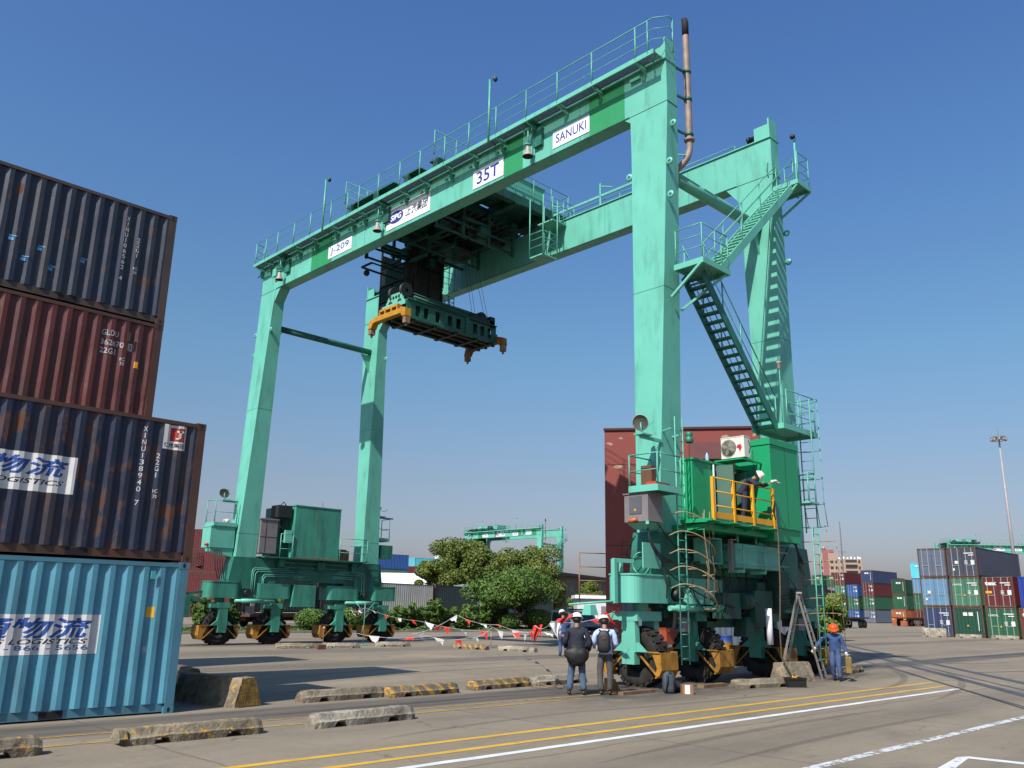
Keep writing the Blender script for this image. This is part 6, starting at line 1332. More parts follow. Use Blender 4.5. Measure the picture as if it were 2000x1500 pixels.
b = MB(); b.cbox((20.9, 32.95, .1), (.4, .14, .18)); solo(b, 'brick', mat('brown_brick', (.18, .08, .05), .9, .2, 8), 'reddish brown brick holding the thin stake', 'brick', (20.9, 32.95, 0))
b = MB(); b.tube([(29.2, 31.2, 0), (29.2, 31.2, .75)], .014, 5); b.tube([(29.0, 31.3, .02), (29.4, 31.1, .02)], .014, 5); solo(b, 'flag_post', GALV, 'short thin post holding up the middle of the flag line', 'post', (29.2, 31.2, 0))
def pennants(pts, n, sizes, label, seed):
    r = random.Random(seed); P_ = [Vector(p) for p in pts]
    def at_(s):
        k = min(int(s * (len(P_) - 1)), len(P_) - 2); f_ = s * (len(P_) - 1) - k; q = P_[k].lerp(P_[k + 1], f_); q.z -= 4 * f_ * (1 - f_) * .12; return q
    tt = thing('flag_line', label, 'flag line', tuple(P_[0])[:2] + (0,)); b = MB(); b.tube([at_(i / 40) for i in range(41)], .006, 4); P('cord', b, FW, tt)
    for i in range(n):
        s = (i + .3) / n; a = at_(s); c = at_(min(1, s + r.uniform(.3, .5) / n)); L_ = r.uniform(*sizes); wind = Vector((r.uniform(-.1, .5), r.uniform(-.6, .1), -r.uniform(.15, 1.0))).normalized() * L_; tip = a.lerp(c, .5) + wind; nn = 5; vs = []; fs = []
        for u in range(nn + 1):
            for v in range(2): q = (a, c)[v].lerp(tip, u / nn); q = q + Vector((0, 0, 1)) * .03 * math.sin(u * 1.7 + v + i); vs.append(q)
        for u in range(nn): fs.append((2 * u, 2 * u + 1, 2 * u + 3, 2 * u + 2))
        vs2 = [Vector(v) + Vector((.004, .004, 0)) for v in vs]; b = MB(); b.add(vs, fs); b.add(vs2, [f[::-1] for f in fs])
        P('pennant', b, FR if i % 2 else FW, tt, None)
pennants([(24.0, 35.6, 1.62), (24.6, 35.2, 1.75), (27.2, 34.2, 1.15), (29.2, 31.2, .75)], 12, (.2, .36), 'red and white pennant line drooping from the forked post towards the right', 1)
pennants([(19.0, 27.6, .85), (21.0, 25.9, .80), (22.0, 24.7, .78), (22.6, 24.1, 1.16), (23.4, 23.3, 1.0)], 8, (.2, .34), 'lower red and white pennant line above the middle of the yard', 3)
pennants([(21.6, 27.6, .8), (23.6, 27.3, 1.55), (24.8, 26.1, 1.2), (26.1, 24.8, .92), (27.5, 23.5, 1.0)], 11, (.2, .34), 'upper red and white pennant line fluttering above the far concrete blocks', 5)
pennants([(23.4, 23.3, 1.0), (19.5, 19.0, 1.2), (15.8, 15.3, 1.48), (15.0, 14.0, 1.6), (17.2, 13.9, 1.85)], 6, (.2, .3), 'nearest thin pennant cord leading to the first right-hand wheel', 9)
def bigflag(a, c, tip, m, label):
    a = Vector(a); c = Vector(c); tip = Vector(tip); n = 8; vs = []
    for u in range(n + 1):
        for v in range(n + 1): q = a.lerp(c, v / n).lerp(tip, u / n); q += Vector((.04, .04, .01)) * math.sin(v * 1.2 + u * .9); vs.append(q)
    fs = [(u * (n + 1) + v, u * (n + 1) + v + 1, (u + 1) * (n + 1) + v + 1, (u + 1) * (n + 1) + v) for u in range(n) for v in range(n)]
    b = MB(); b.add(vs, fs, True); b.add([v + Vector((.004, .003, 0)) for v in vs], [f[::-1] for f in fs], True); solo(b, 'pennant', m, label, 'pennant', (a.x, a.y, 0), 'large pennants near the two standing people')
bigflag((14.97, 14.04, 1.55), (15.15, 13.86, 1.64), (15.14, 13.9, 1.20), FW, 'white pennant hanging just left of the person in jeans')
bigflag((15.05, 13.95, 1.62), (15.37, 13.65, 1.78), (15.22, 13.85, 1.55), FR, 'red pennant stretched flat above the white one')
bigflag((15.77, 15.35, 1.46), (15.95, 15.18, 1.50), (15.8, 15.32, 1.03), FR, 'long narrow red pennant hanging left of the white one')
bigflag((17.01, 14.15, 1.77), (17.10, 14.07, 1.84), (17.28, 13.9, 1.50), FR, 'red pennant right beside the helmet of the backpack wearer')
# ================================================================== BACKGROUND
DIRX = Vector((35.6, 12.9, 0)).normalized()
# freight wagons and containers on them
def wag(px, D): return None
A0 = Vector((45.04, 62.2, 0)); A1 = A0 + Vector((math.cos(R(12)), math.sin(R(12)), 0)) * 38; ang = math.atan2(A1.y - A0.y, A1.x - A0.x); ux = (A1 - A0).normalized(); uy = Vector((-ux.y, ux.x, 0))
GW = 'containers on the railway wagons'
def onrail(s, L): c = A0 + ux * (s + L / 2) + uy * 1.25; return c
far_container(*onrail(-7.0, 6.06)[:2], 1.15, 'grgrey', L=6.058, rz=ang, label='dark grey container on a wagon seen between the left crane wheels', group=GW)
c = onrail(-.3, 8); far_container(*onrail(0, 7.4)[:2], 1.15, 'cream', L=7.4, rz=ang, label='dirty cream corrugated container on a wagon below the white tent', group=GW)
far_container(*onrail(7.6, 6.7)[:2], 1.15, 'grgrey', L=6.7, rz=ang, label='dark green-grey streaked container on a wagon right of the cream one', group=GW)
far_container(*onrail(16.2, 6.06)[:2], 1.15, 'gblue', L=6.058, rz=ang, label='blue-grey container on a wagon half hidden by the tree', group=GW)
far_container(*onrail(22.6, 6.5)[:2], 1.1, 'grgrey', L=6.5, rz=ang, label='dull green container on a wagon between the tree and the locomotive', group=GW)
far_container(*(onrail(14.0, 6.06) + uy * 5)[:2], 1.3, 'navy', L=6.058, rz=ang, label='navy container on the second track behind the leafy tree', group=GW, end='wall')
WAGM = mat('wagon_frame', (.10, .045, .035), .8, .3, 3, dirt=.5)
for s, L, k in ((-14, 13.5, 'left wagon bed under the dark grey container'), (-.1, 14.8, 'middle wagon bed under the cream container'), (16, 13.4, 'right wagon bed next to the locomotive')):
    t = thing('flat_wagon', 'red-brown railway flat wagon, ' + k, 'wagon', tuple(A0 + ux * (s + L / 2) + uy * 1.25), ang, 'railway flat wagons', world=False)
    b = MB(); b.box(-L / 2, L / 2, -1.3, 1.3, .85, 1.1); b.box(-L / 2 + .5, L / 2 - .5, -.25, .25, .55, .85); b.build('wagon_bed', WAGM, t)
    for xx in (-L / 2 + 1.2, -L / 2 + 2.9, L / 2 - 2.9, L / 2 - 1.2):
        b = MB()
        for sy in (-.75, .75): b.lathe([(0, -.06), (.42, -.06), (.42, .06), (0, .06)], (xx, sy, .51), (0, 1, 0), 16)
        b.cyl((xx, -.75, .51), (xx, .75, .51), .07, 8)
        b.build('wheelset', DARK, t)
# low dark sheds beyond the left crane wheels
b = MB(); c = onrail(-24, 14)
far_container(*onrail(-13.6, 6.06)[:2], 1.15, 'grgrey', L=6.058, rz=ang, label='dark container on a wagon behind the cable mast at the far left', group=GW)
# locomotive
lt = thing('locomotive', 'dark green diesel locomotive with a grey roof behind the tree', 'locomotive', tuple(A0 + ux * 28.0 + uy * 6.2), ang, world=False)
LG = mat('locomotive_green', (.012, .10, .075), .4, .1, 1, dirt=.3); LR = mat('locomotive_roof', (.24, .27, .28), .5, .15, 1, dirt=.3)
b = MB(); b.box(-8, 8, -1.5, 1.5, 1.1, 3.55); b.prism([(8, -1.5, 1.1), (8, -1.5, 3.55), (8.5, -1.5, 3.2), (8.6, -1.5, 1.1)], (0, 3, 0)); b.build('body_shell', LG, lt)
b = MB(); b.prism([(-8, -1.52, 3.55), (-8, -1.2, 4.05), (-8, 0, 4.2), (-8, 1.2, 4.05), (-8, 1.52, 3.55)], (16.2, 0, 0)); b.build('roof', LR, lt)
b = MB(); b.box(-8, 8.1, -1.52, -1.505, 2.55, 2.65); b.box(-8, 8.1, -1.52, -1.505, 1.25, 1.33); b.build('pale_stripe', TEAL, lt)
for xx in (-5, -2.5, 0, 2.5, 5): b = MB(); b.box(xx - .4, xx + .4, -1.515, -1.5, 2.8, 3.3); b.build('window', GLASS, lt)
for xx in (7.1, 7.7): b = MB(); b.box(xx - .16, xx + .12, -1.53, -1.5, 2.75, 3.3); b.build('cab_window', WHITE, lt)
b = MB(); b.box(-7.5, 7.5, -1.2, 1.2, .6, 1.1)
for xx in (-6, -4.2, 4.2, 6): b.lathe([(0, -1.0), (.5, -1.0), (.5, -.8), (0, -.8)], (xx, 0, .55), (0, 1, 0), 16)
b.build('underframe', DARK, lt)
# white arched tent warehouse
tm = mat('white_tent_membrane', (.80, .80, .80), .5, .04, .5, dirt=.1, dirtcol=(.5, .5, .5)); T0 = Vector((62.9, 91.5, 0)); T1 = Vector((73.0, 83.5, 0)); n = 14
b = MB(); ux2 = (T1 - T0).normalized(); dep = Vector((-ux2.y, ux2.x, 0)); Lw = (T1 - T0).length + 4
prof_ = [(0, 0), (0, 3.1)] + [(7.0 - 7.0 * math.cos(math.pi * k / n), 3.1 + 2.9 * math.sin(math.pi * k / n)) for k in range(1, n)] + [(14, 3.1), (14, 0)]
tv = [T0 + dep * a + Vector((0, 0, z)) for a, z in prof_]; m_ = len(tv); b.add(tv + [v + ux2 * Lw for v in tv], [(i, i + 1, m_ + i + 1, m_ + i) for i in range(m_ - 1)], True); b.add(tv, [tuple(range(m_))]); b.add([v + ux2 * Lw for v in tv], [tuple(range(m_ - 1, -1, -1))])
tt = thing('tent_warehouse', 'white arched membrane warehouse roof rising behind the cream wagon container', 'tent', tuple(T0)); P('membrane', b, tm, tt)
b = MB()
for k in range(8): q = T0 + ux2 * (1 + k * 1.9) - dep * .03; b.bar(q, q + Vector((0, 0, 3.0)), .12)
P('frame_post', b, GREYB, tt)
b = MB(); q = Vector((88.5, 91.5, 0)); b.sphere(q + Vector((0, 0, 2.2)), 5.5, 20, 10, (1, 1, .52)); solo(b, 'tent_warehouse', tm, 'small pale tent roof peeping out right of the streaked wagon container', 'tent', tuple(q))
# container stacks behind
for k in range(4): far_container(46.5, 103.4, 2.6 * k, 'maroon', rz=R(-45), L=12.19, label='maroon container %s behind the left crane leg' % lay[k], group=GL, end='wall')
b = MB()
for k in range(4): far_container(91.5, 124.2, 2.6 * k, 'blue' if k == 3 else 'ltgreen', rz=R(-10), label='%s container %s behind the white tent' % ('bright blue' if k == 3 else 'pale green', lay[k]), group=GL)
for k in range(3): far_container(100.0, 125.5, 2.6 * k + .9, 'maroon', rz=R(-45), L=12.19, label='maroon container %s right of the bright blue one behind the tent' % lay[k], group=GL, end='wall')
for k in range(4): far_container(103, 128.5, 2.6 * k, 'cyan', rz=R(-10), label='pale cyan container %s at the edge of the big trees' % lay[k], group=GL)
b = MB(); b.box(108, 113, 128, 132, 0, 11.5); b.box(107.8, 113.2, 127.8, 132.2, 11.5, 11.8); b.box(109, 111, 129, 131, 11.8, 12.6); solo(b, 'white_tower', WHITE, 'small white rooftop block just left of the big trees', 'building', (110, 130, 0))
# office building
OB = mat('office_render', (.25, .205, .16), .85, .12, .6, dirt=.35, dirtcol=(.13, .11, .09)); O0 = Vector((94.8, 87.7, 0)); O1 = Vector((117.2, 96.65, 0)); uo = (O1 - O0).normalized(); no = Vector((uo.y, -uo.x, 0)); oa = math.atan2(uo.y, uo.x)
ob = thing('office_building', 'two-storey brown office building with a flat projecting roof', 'building', tuple(O0), oa, world=False)
b = MB(); b.box(-2, 40, 0, 12, 0, 6.5); b.build('wall', OB, ob); b = MB(); b.box(-3, 41, -1.0, 13, 6.5, 6.95); b.build('roof', mat('roof_brown', (.13, .09, .07), .8, .15, 1), ob)
for k, xx in enumerate((4.5, 11.5, 18.5, 25.5, 32.5)):
    for zz in (1.2, 4.1):
        f_ = MB(); f_.box(xx - .1, xx + 2.9, -.06, 0, zz - .1, zz + 1.9); fo = f_.build('window_frame', GREYB, ob); g_ = MB()
        for q in range(3): g_.box(xx + .02 + q * .95, xx + .85 + q * .95, -.08, -.06, zz, zz + 1.8)
        g_.build('pane', GLASS, fo)
for xx in (15.8, 29.5): b = MB(); b.cyl((xx, -.15, .2), (xx, -.15, 6.4), .12, 8); b.build('drain_pipe', WHITE, ob)
# white site cabin and car
wc = thing('site_cabin', 'small white flat-roofed site cabin left of the red building', 'cabin', (61.2, 52.3, 0), R(-44), world=False); b = MB(); b.box(-1.2, 6, 0, 4, 0, 2.75); b.build('wall', mat('cabin_white', (.62, .63, .66), .6, .05, 1, dirt=.15), wc); b = MB(); b.box(-1.4, 6.2, -.3, 4.2, 2.75, 3.05); b.build('roof', WHITE, wc); b = MB(); b.box(1.0, 1.9, -.02, 0, .1, 2.1); b.build('door', GREYB, wc); b = MB(); b.box(2.6, 3.8, -.02, 0, 1.1, 2.0); b.build('window', GLASS, wc)
def vehicle(label, loc, rz):
    t = thing('parked_van', label, 'van', loc, rz, world=False); VM = mat('van_grey_blue', (.22, .27, .30), .35, .05, 2, dirt=.15)
    b = MB(); b.prism([(2.1, -.85, .35), (2.15, -.85, .85), (1.95, -.85, 1.0), (1.1, -.85, 1.08), (.45, -.85, 1.68), (-2.1, -.85, 1.72), (-2.2, -.85, .35)], (0, 1.7, 0)); b.build('body', VM, t)
    b = MB(); b.add([(1.06, -.72, 1.12), (1.06, .72, 1.12), (.5, .62, 1.62), (.5, -.62, 1.62)], [(0, 1, 2, 3)]); b.v = [(v[0] + .03, v[1], v[2] + .02) for v in b.v]; b.build('windscreen', GLASS, t)
    for s in (-1, 1): b = MB(); b.prism([(.9, s * .86, 1.1), (.4, s * .86, 1.6), (-1.9, s * .86, 1.62), (-2.0, s * .86, 1.1)], (0, s * .01, 0)); b.build('side_window', GLASS, t)
    b = MB(); b.box(2.14, 2.18, -.6, .6, .55, .8); b.build('grille', BLACK, t)
    for s in (-1, 1): b = MB(); b.cbox((2.15, s * .68, .72), (.06, .28, .18)); b.build('headlight', WHITE, t)
    b = MB(); b.box(2.18, 2.25, -.85, .85, .36, .5); b.box(2.19, 2.26, -.25, .25, .52, .62); b.build('bumper', GREYB, t)
    for xx in (1.4, -1.4):
        for s in (-.78, .78): b = MB(); b.lathe([(0, -.1), (.2, -.1), (.33, -.09), (.33, .09), (.2, .1), (0, .1)], (xx, s, .33), (0, 1, 0), 18); b.build('wheel', TYRE, t)
    b = MB(); b.box(-1.8, .2, -.7, .7, 1.75, 1.85); b.build('roof_rack', TEALD, t); return t
vehicle('grey-blue van parked between the people and the red building, facing the camera', (41.6, 36.6, 0), math.atan2(-.72, -.69) + .35)
# red building
RB0 = Vector((36.4, 30.0, 0)); RB1 = Vector((42.0, 22.3, 0)); ur = (RB1 - RB0).normalized(); ra = math.atan2(ur.y, ur.x); RL = (RB1 - RB0).length
RM = mat('dark_red_render', (.25, .055, .045), .75, .06, .5, dirt=.2, dirtcol=(.10, .03, .025)); rb = thing('red_building', 'tall dark red rendered building with peeling paint behind the crane', 'building', tuple(RB0), ra, world=False)
b = MB(); b.prism([(0, 0, 0), (RL, 0, 0), (RL - .4, 7, 0), (1.6, 7, 0)], (0, 0, 11.55)); b.build('wall', RM, rb)
b = MB(); b.prism([(-.05, -.1, 11.55), (RL + .08, -.1, 11.55), (RL - .3, 7.1, 11.55), (1.6, 7.1, 11.55)], (0, 0, .12)); b.build('roof', mat('roof_edge_dark', (.07, .02, .02), .8), rb)
b = MB()
for z in (9.6, 5.2, 2.6): b.box(0, RL, -.006, 0, z, z + .04)
b.box(1.0, 1.6, -.01, 0, 0, 4.0) if False else None; b.build('wall_seam', mat('seam_dark_red', (.09, .02, .018), .8), rb)
PC = mat('peeled_plaster', (.40, .30, .20), .9, .2, 4); rr = random.Random(4)
for (x, z, s) in ((.3, 10.8, .25), (.9, 11.1, .18), (.7, 9.5, .35), (.35, 1.4, .14), (.5, .8, .3), (.2, .45, .4), (.62, 1.9, .08), (7.3, 11.0, .4), (6.6, 11.1, .3), (8.2, 11.2, .3), (7.0, 10.8, .2), (.5, 2.4, .06)):
    b = MB(); k = 9; b.add([(x + s * rr.uniform(.4, 1) * math.cos(2 * math.pi * i / k), -.008, z + .45 * s * rr.uniform(.3, 1) * math.sin(2 * math.pi * i / k)) for i in range(k)], [tuple(range(k - 1, -1, -1))]); b.build('peeled_patch', PC, rb)
b = MB(); b.box(1.0, 3.4, -.05, 0, 0, 3.1); b.box(.85, 1.0, -.12, 0, 0, 3.2); b.build('door', mat('blue_grey_door', (.12, .14, .19), .6, .2, 2, dirt=.4), rb)
b = MB(); b.box(5.0, 7.4, -.03, 0, 8.2, 10.0); wo_ = b.build('window_frame', mat('cream_frame', (.42, .38, .26), .7), rb); b = MB(); [b.box(5.1 + q * 1.15, 6.15 + q * 1.15, -.04, -.03, 8.3 + w_ * .85, 9.05 + w_ * .85) for q in (0, 1) for w_ in (0, 1)]; b.build('pane', mat('dusty_pane', (.45, .42, .32), .3), wo_)
b = MB(); b.box(4.6, 7.2, -1.2, 0, 9.7, 10.6); b.build('rooftop_hood', mat('hood_red', (.16, .05, .05), .5), rb)
b = MB(); b.box(.9, 2.9, -.5, 0, 3.45, 3.6)
for z in (4.1, 4.75, 5.4): b.bar((.9, -.5, z), (2.9, -.5, z), .03)
for x in (.9, 2.9): b.bar((x, -.5, 3.5), (x, -.5, 5.4), .04)
b.build('balcony_railing', mat('rusty_balcony', (.07, .035, .025), .8), rb)
# things seen under the crane
far_container(40.5, 24.0, 0, 'gblue', rz=R(-45), label='blue-grey corrugated container seen under the crane beam between the right wheels', group='containers under the crane')
b = MB(); b.box(34.8, 36.4, 25.0, 26.4, .3, 1.5); b.box(34.9, 36.3, 24.9, 25.0, .9, 1.3); b.box(35.0, 36.2, 25.1, 26.3, 1.5, 2.1); solo(b, 'orange_machine', mat('orange_red_paint', (.40, .07, .03), .5, .15, 3, dirt=.3), 'orange-red machine part visible between the first two right-hand tyres', 'machine', (35.6, 25.7, 0))
# open shed roof and leafy tree right of the crane
sh = thing('open_shed', 'low open shed with a dark slanted roof right of the crane ladder', 'shed', (60, 29.5, 0)); b = MB(); b.add([(52, 31.0, 4.7), (66.5, 31.6, 3.55), (68.5, 36.5, 3.6), (52, 37, 4.8), (52, 31.0, 4.45), (66.5, 31.6, 3.4), (68.5, 36.5, 3.45), (52, 37, 4.5)], [(0, 1, 2, 3), (7, 6, 5, 4), (4, 5, 1, 0), (5, 6, 2, 1), (6, 7, 3, 2), (7, 4, 0, 3)]); P('roof', b, DARK, sh)
b = MB(); [b.cyl((x, y, 0), (x, y, 4.0 if x < 60 else 3.5), .09, 8) for x, y in ((53, 31.5), (59.5, 31.8), (64.5, 31.9), (53, 36.5), (65, 36.3))]; P('post', b, DARK, sh)
# flatbed trailers
def trailer(loc, rz, L, label):
    t = thing('flatbed_trailer', label, 'trailer', loc, rz, 'flatbed trailers in the yard', world=False); TM = mat('trailer_brown', (.10, .055, .03), .8, .3, 2, dirt=.4); b = MB(); b.box(-L / 2, L / 2, -1.25, 1.25, 1.2, 1.4); b.build('bed', TM, t); b = MB(); b.box(-L / 2 + .3, L / 2 - .3, -.5, -.35, .85, 1.2); b.box(-L / 2 + .3, L / 2 - .3, .35, .5, .85, 1.2); b.build('chassis', DARK, t)
    for xx in (L / 2 - 1.0, L / 2 - 2.2, -L / 2 + 2.2):
        for s in (-1.0, 1.0): b = MB(); b.lathe([(0, -.14), (.28, -.14), (.5, -.12), (.5, .12), (.28, .14), (0, .14)], (xx, s, .5), (0, 1, 0), 18); b.build('wheel', TYRE, t)
    b = MB(); b.box(-1.6, 1.4, -1.2, -1.15, .45, .5); b.box(-1.6, 1.4, -1.2, -1.15, .95, 1.0); [b.box(q, q + .06, -1.2, -1.15, .45, 1.0) for q in (-1.6, -.6, .4, 1.34)]; b.build('side_guard', GALV, t)
    for s in (-1, 1): b = MB(); b.box(-L / 2 - .02, -L / 2, s * .9 - .2, s * .9 + .2, 1.0, 1.15); b.build('rear_lamp', YEL, t)
trailer((109.3, 52.0, 0), R(0), 14.0, 'long brown flatbed trailer parked behind the worker with the jerrycan'); trailer((146.5, 57.2, 0), R(0), 9.0, 'flatbed trailer seen end-on before the orange container')
tk_ = thing('terminal_tractor', 'green and white truck cab at the left end of the flatbed, behind the ladder cage', 'truck', (100.2, 52.0, 0), 0, world=False); b = MB(); b.box(-2.2, .4, -1.2, 1.2, .8, 2.7); b.build('cab', TEAL, tk_); b = MB(); b.box(-2.24, -2.2, -1.0, 1.0, 1.6, 2.5); b.box(-1.8, -.2, -1.22, -1.2, 1.6, 2.5); b.build('window', GLASS, tk_); b = MB(); b.box(-2.26, -2.2, -1.1, 1.1, .7, 1.0); b.build('bumper', WHITE, tk_)
for xx in (-1.5, 1.6):
    for s in (-1, 1): b = MB(); b.lathe([(0, -.14), (.28, -.14), (.5, -.12), (.5, .12), (.28, .14), (0, .14)], (xx, s, .5), (0, 1, 0), 18); b.build('wheel', TYRE, tk_)
b = MB(); b.box(.4, 3.2, -.45, .45, .8, 1.05); b.build('chassis', DARK, tk_)
# apartment tower
at_ = thing('apartment_tower', 'pale pink multi-storey apartment tower with rows of balconies on the skyline', 'building', (408.8, 188.8, 0), R(-62), world=False); TW = mat('tower_pale', (.42, .30, .24), .85, .06, .2); TP = mat('tower_pink', (.33, .12, .13), .85, .06, .2)
b = MB(); b.box(-10.5, 8.5, 0, 14, 0, 27.2); b.box(-10.5, -3, 0, 14, 27.2, 30.2); b.build('wall', TW, at_); b = MB(); b.box(-9.2, -6.8, -.3, 0, 0, 31.2); b.box(-9.2, -4.0, -.2, 6, 30.2, 31.6); b.build('pink_shaft', TP, at_); b = MB(); b.cyl((-8.5, 1.5, 31.6), (-8.5, 1.5, 33.2), 1.0, 12); b.build('roof_tank', TW, at_)
for fl_ in range(9):
    z = 27.2 - 2.9 * (fl_ + 1)
    for xx, wd in ((-5.9, 1.4), (-3.6, .9), (-1.2, 1.2), (6.8, .9), (-10.3, .8)): b = MB(); b.box(xx, xx + wd, -.06, 0, z + .8, z + 2.2); b.build('window', GLASS, at_)
    b = MB(); b.box(1.0, 6.2, -1.2, 0, z + .1, z + 1.0); bl_ = b.build('balcony', TW, at_); b = MB(); b.box(1.0, 6.2, -.08, 0, z + 1.1, z + 2.4); b.build('balcony_window', GLASS, bl_)
b = MB(); [b.box(q, q + .7, 1, 1.6, 27.2, 27.9 + .4 * (i_ % 2)) for i_, q in enumerate((-2, 0, 1.8, 3.4, 5.0, 6.6, 7.5))]; b.build('roof_equipment', WHITE, at_)
am = thing('radio_mast', 'slender lattice radio mast standing by the apartment tower', 'mast', (380.5, 176.0, 0)); b = MB()
for dx, dy in ((0, 0), (1, 0), (.5, .9)): b.bar((380.5 + dx * .7, 176 + dy * .7, 0), (380.5 + dx * .15, 176 + dy * .15, 42), .16)
for z in range(2, 42, 2): b.bar((380.5, 176, z), (381.1, 176.3, z + 2), .08); b.bar((381.1, 176, z), (380.6, 176.5, z + 2), .08)
b.bar((378.9, 177.4, 28.5), (382.4, 174.9, 28.5), .25); P('lattice', b, GREYB, am)
# high-mast floodlight
MX, MY = 222.9, 62.3
hm = thing('light_mast', 'very tall tapering grey light mast with a ring of lamps at the right', 'light mast', (MX, MY, 0)); b = MB(); b.tube([(MX, MY, 0), (MX, MY, 43.5)], [.5, .2], 14); P('pole', b, mat('mast_grey', (.36, .34, .36), .5, .1, 1), hm)
b = MB(); b.lathe([(1.0, 0), (1.15, 0), (1.15, .2), (1.0, .2)], (MX, MY, 43.2), (0, 0, 1), 18); b.tube([(MX, MY, 43.4), (MX, MY, 46)], .05, 5); P('lamp_ring', b, GREYB, hm)
for k in range(9): t = 2 * math.pi * k / 9; b = MB(); c = Vector((MX + 1.45 * math.cos(t), MY + 1.45 * math.sin(t), 43.0)); b.cbox(c, (.5, .5, .55), rz=t); b.lathe([(.28, 0), (.4, -.35)], c + Vector((.1 * math.cos(t), .1 * math.sin(t), -.25)), (0, 0, 1), 10); P('floodlight', b, GREYB, hm)
# ------------------------------------------------------------------ distant cranes: copies of the near crane with its trolley
def far_crane(dx, dy, rz, label, tlabel):
    c = dup(CR, (CR.location.x + dx, CR.location.y + dy, 0), rz, label); M_ = Matrix.Rotation(rz, 3, 'Z')
    q = Vector((TR.location.x - CR.location.x, TR.location.y - CR.location.y + (6.5 if rz == 0 else 6.5), 0)); q = M_ @ q; t = dup(TR, (c.location.x + q.x, c.location.y + q.y, TR.location.z), rz, tlabel); c['group'] = t['group'] = 'cranes on the skyline'; return c
far_crane(116.0, 116.0, 0, 'distant teal gantry crane rising above the big round trees', 'teal trolley on top of the distant crane above the trees')
far_crane(223.1, 45.7, R(45), 'distant teal gantry crane behind the right-hand container stacks', 'teal trolley on the distant crane behind the right-hand stacks')
# ------------------------------------------------------------------ VEGETATION
import numpy as np
def leaf_mat(name, c, tr=.25):
    m = mat(name, c, .6, .35, 1.3, spec=.25); b = m.node_tree.nodes['Principled BSDF']; return m
LF1 = leaf_mat('camphor_leaf', (.13, .175, .03)); LF2 = leaf_mat('bright_leaf', (.085, .16, .025)); LF3 = leaf_mat('hedge_leaf', (.09, .18, .03)); LF4 = leaf_mat('light_green_leaf', (.17, .26, .045)); BARK = mat('bark', (.07, .05, .035), .9, .3, 4, bump=.6)
def leaves(rng_, blobs, n, size):
    """leaf quads scattered mostly near the skin of many overlapping blobs: (cx,cy,cz,rx,ry,rz)"""
    B = np.array(blobs); wts = (B[:, 3] * B[:, 4]) ** 1.0; wts /= wts.sum(); idx = rng_.choice(len(B), n, p=wts); d = rng_.normal(size=(n, 3)); d /= np.linalg.norm(d, axis=1)[:, None]
    rad = 1 - np.abs(rng_.normal(0, .16, n)); P_ = B[idx, :3] + d * B[idx, 3:] * rad[:, None]
    nrm = d + rng_.normal(0, .55, (n, 3)); nrm /= np.linalg.norm(nrm, axis=1)[:, None]; a = np.cross(nrm, rng_.normal(size=(n, 3))); a /= np.linalg.norm(a, axis=1)[:, None]; b_ = np.cross(nrm, a)
    s = size * rng_.uniform(.6, 1.4, n)[:, None]; v = np.stack([P_ - a * s * .5, P_ + b_ * s * .32, P_ + a * s * .6, P_ - b_ * s * .32], 1).reshape(-1, 3); return v
def leaf_obj(name, v, m, par, off):
    n = len(v) // 4; me = bpy.data.meshes.new(name); me.vertices.add(len(v)); me.vertices.foreach_set('co', (v - np.array(off)).astype(np.float32).ravel()); me.loops.add(4 * n); me.loops.foreach_set('vertex_index', np.arange(4 * n, dtype=np.int32)); me.polygons.add(n); me.polygons.foreach_set('loop_start', np.arange(0, 4 * n, 4, dtype=np.int32)); me.update(calc_edges=True); me.validate()
    me.materials.append(m); o = bpy.data.objects.new(name, me); C.objects.link(o)
    if par: o.parent = par
    return o
def tree(label, x, y, trunk_h, R_, H0, H1, m, seed, nleaf, size, nbl, kind='leafy_tree', cat='tree', group=None):
    rg = np.random.default_rng(seed); t = thing(kind, label, cat, (x, y, 0), 0, group); b = MB(); r = random.Random(seed)
    b.tube([(x, y, 0), (x + r.uniform(-.1, .1), y, trunk_h * .6), (x + r.uniform(-.2, .2), y + .1, trunk_h)], [R_ * .07, R_ * .055, R_ * .045], 8); bl = []
    for k in range(nbl):
        a = r.uniform(0, 6.28); rr_ = R_ * (r.random() ** .5) * .78; hz = H0 + (H1 - H0) * r.uniform(.12, .88); fall = 1 - .45 * abs((hz - H0) / (H1 - H0) - .45) * 1.4; cxx = x + rr_ * math.cos(a) * fall; cyy = y + rr_ * math.sin(a) * fall; s = R_ * r.uniform(.20, .38); bl.append((cxx, cyy, hz, s, s, s * .72))
        if k < 10: b.tube([(x, y, trunk_h * .85), ((x + cxx) / 2, (y + cyy) / 2, (trunk_h + hz) / 2 + .2), (cxx, cyy, hz)], [R_ * .03, R_ * .02, R_ * .008], 5)
    P('trunk', b, BARK, t); leaf_obj('crown', leaves(rg, bl, nleaf, size), m, t, (x, y, 0)); return t
GT = 'big round trees behind the wagons'
tree('broad round olive-green tree, left of the big pair behind the wagons', 68.3, 78.7, 4.5, 4.6, 3.6, 9.3, LF1, 11, 34000, .25, 60, group=GT)
tree('lower rounded olive-green tree filling the gap between the two big ones', 71.8, 75.6, 3.5, 3.6, 2.4, 7.9, LF1, 12, 22000, .25, 40, group=GT)
tree('tall round olive-green tree, right of the big pair in front of the distant crane', 74.4, 72.9, 3.0, 4.7, 1.5, 9.2, LF1, 13, 34000, .25, 60, group=GT)
tree('low lighter tree beside the office building, right of the big trees', 92.5, 79.5, 1.0, 3.4, 1.0, 5.4, LF1, 14, 9000, .28, 24)
tree('small bushy tree at the far left of the big trees', 65.9, 81.4, 4.2, 2.5, 4.0, 7.0, LF1, 15, 14000, .25, 26)
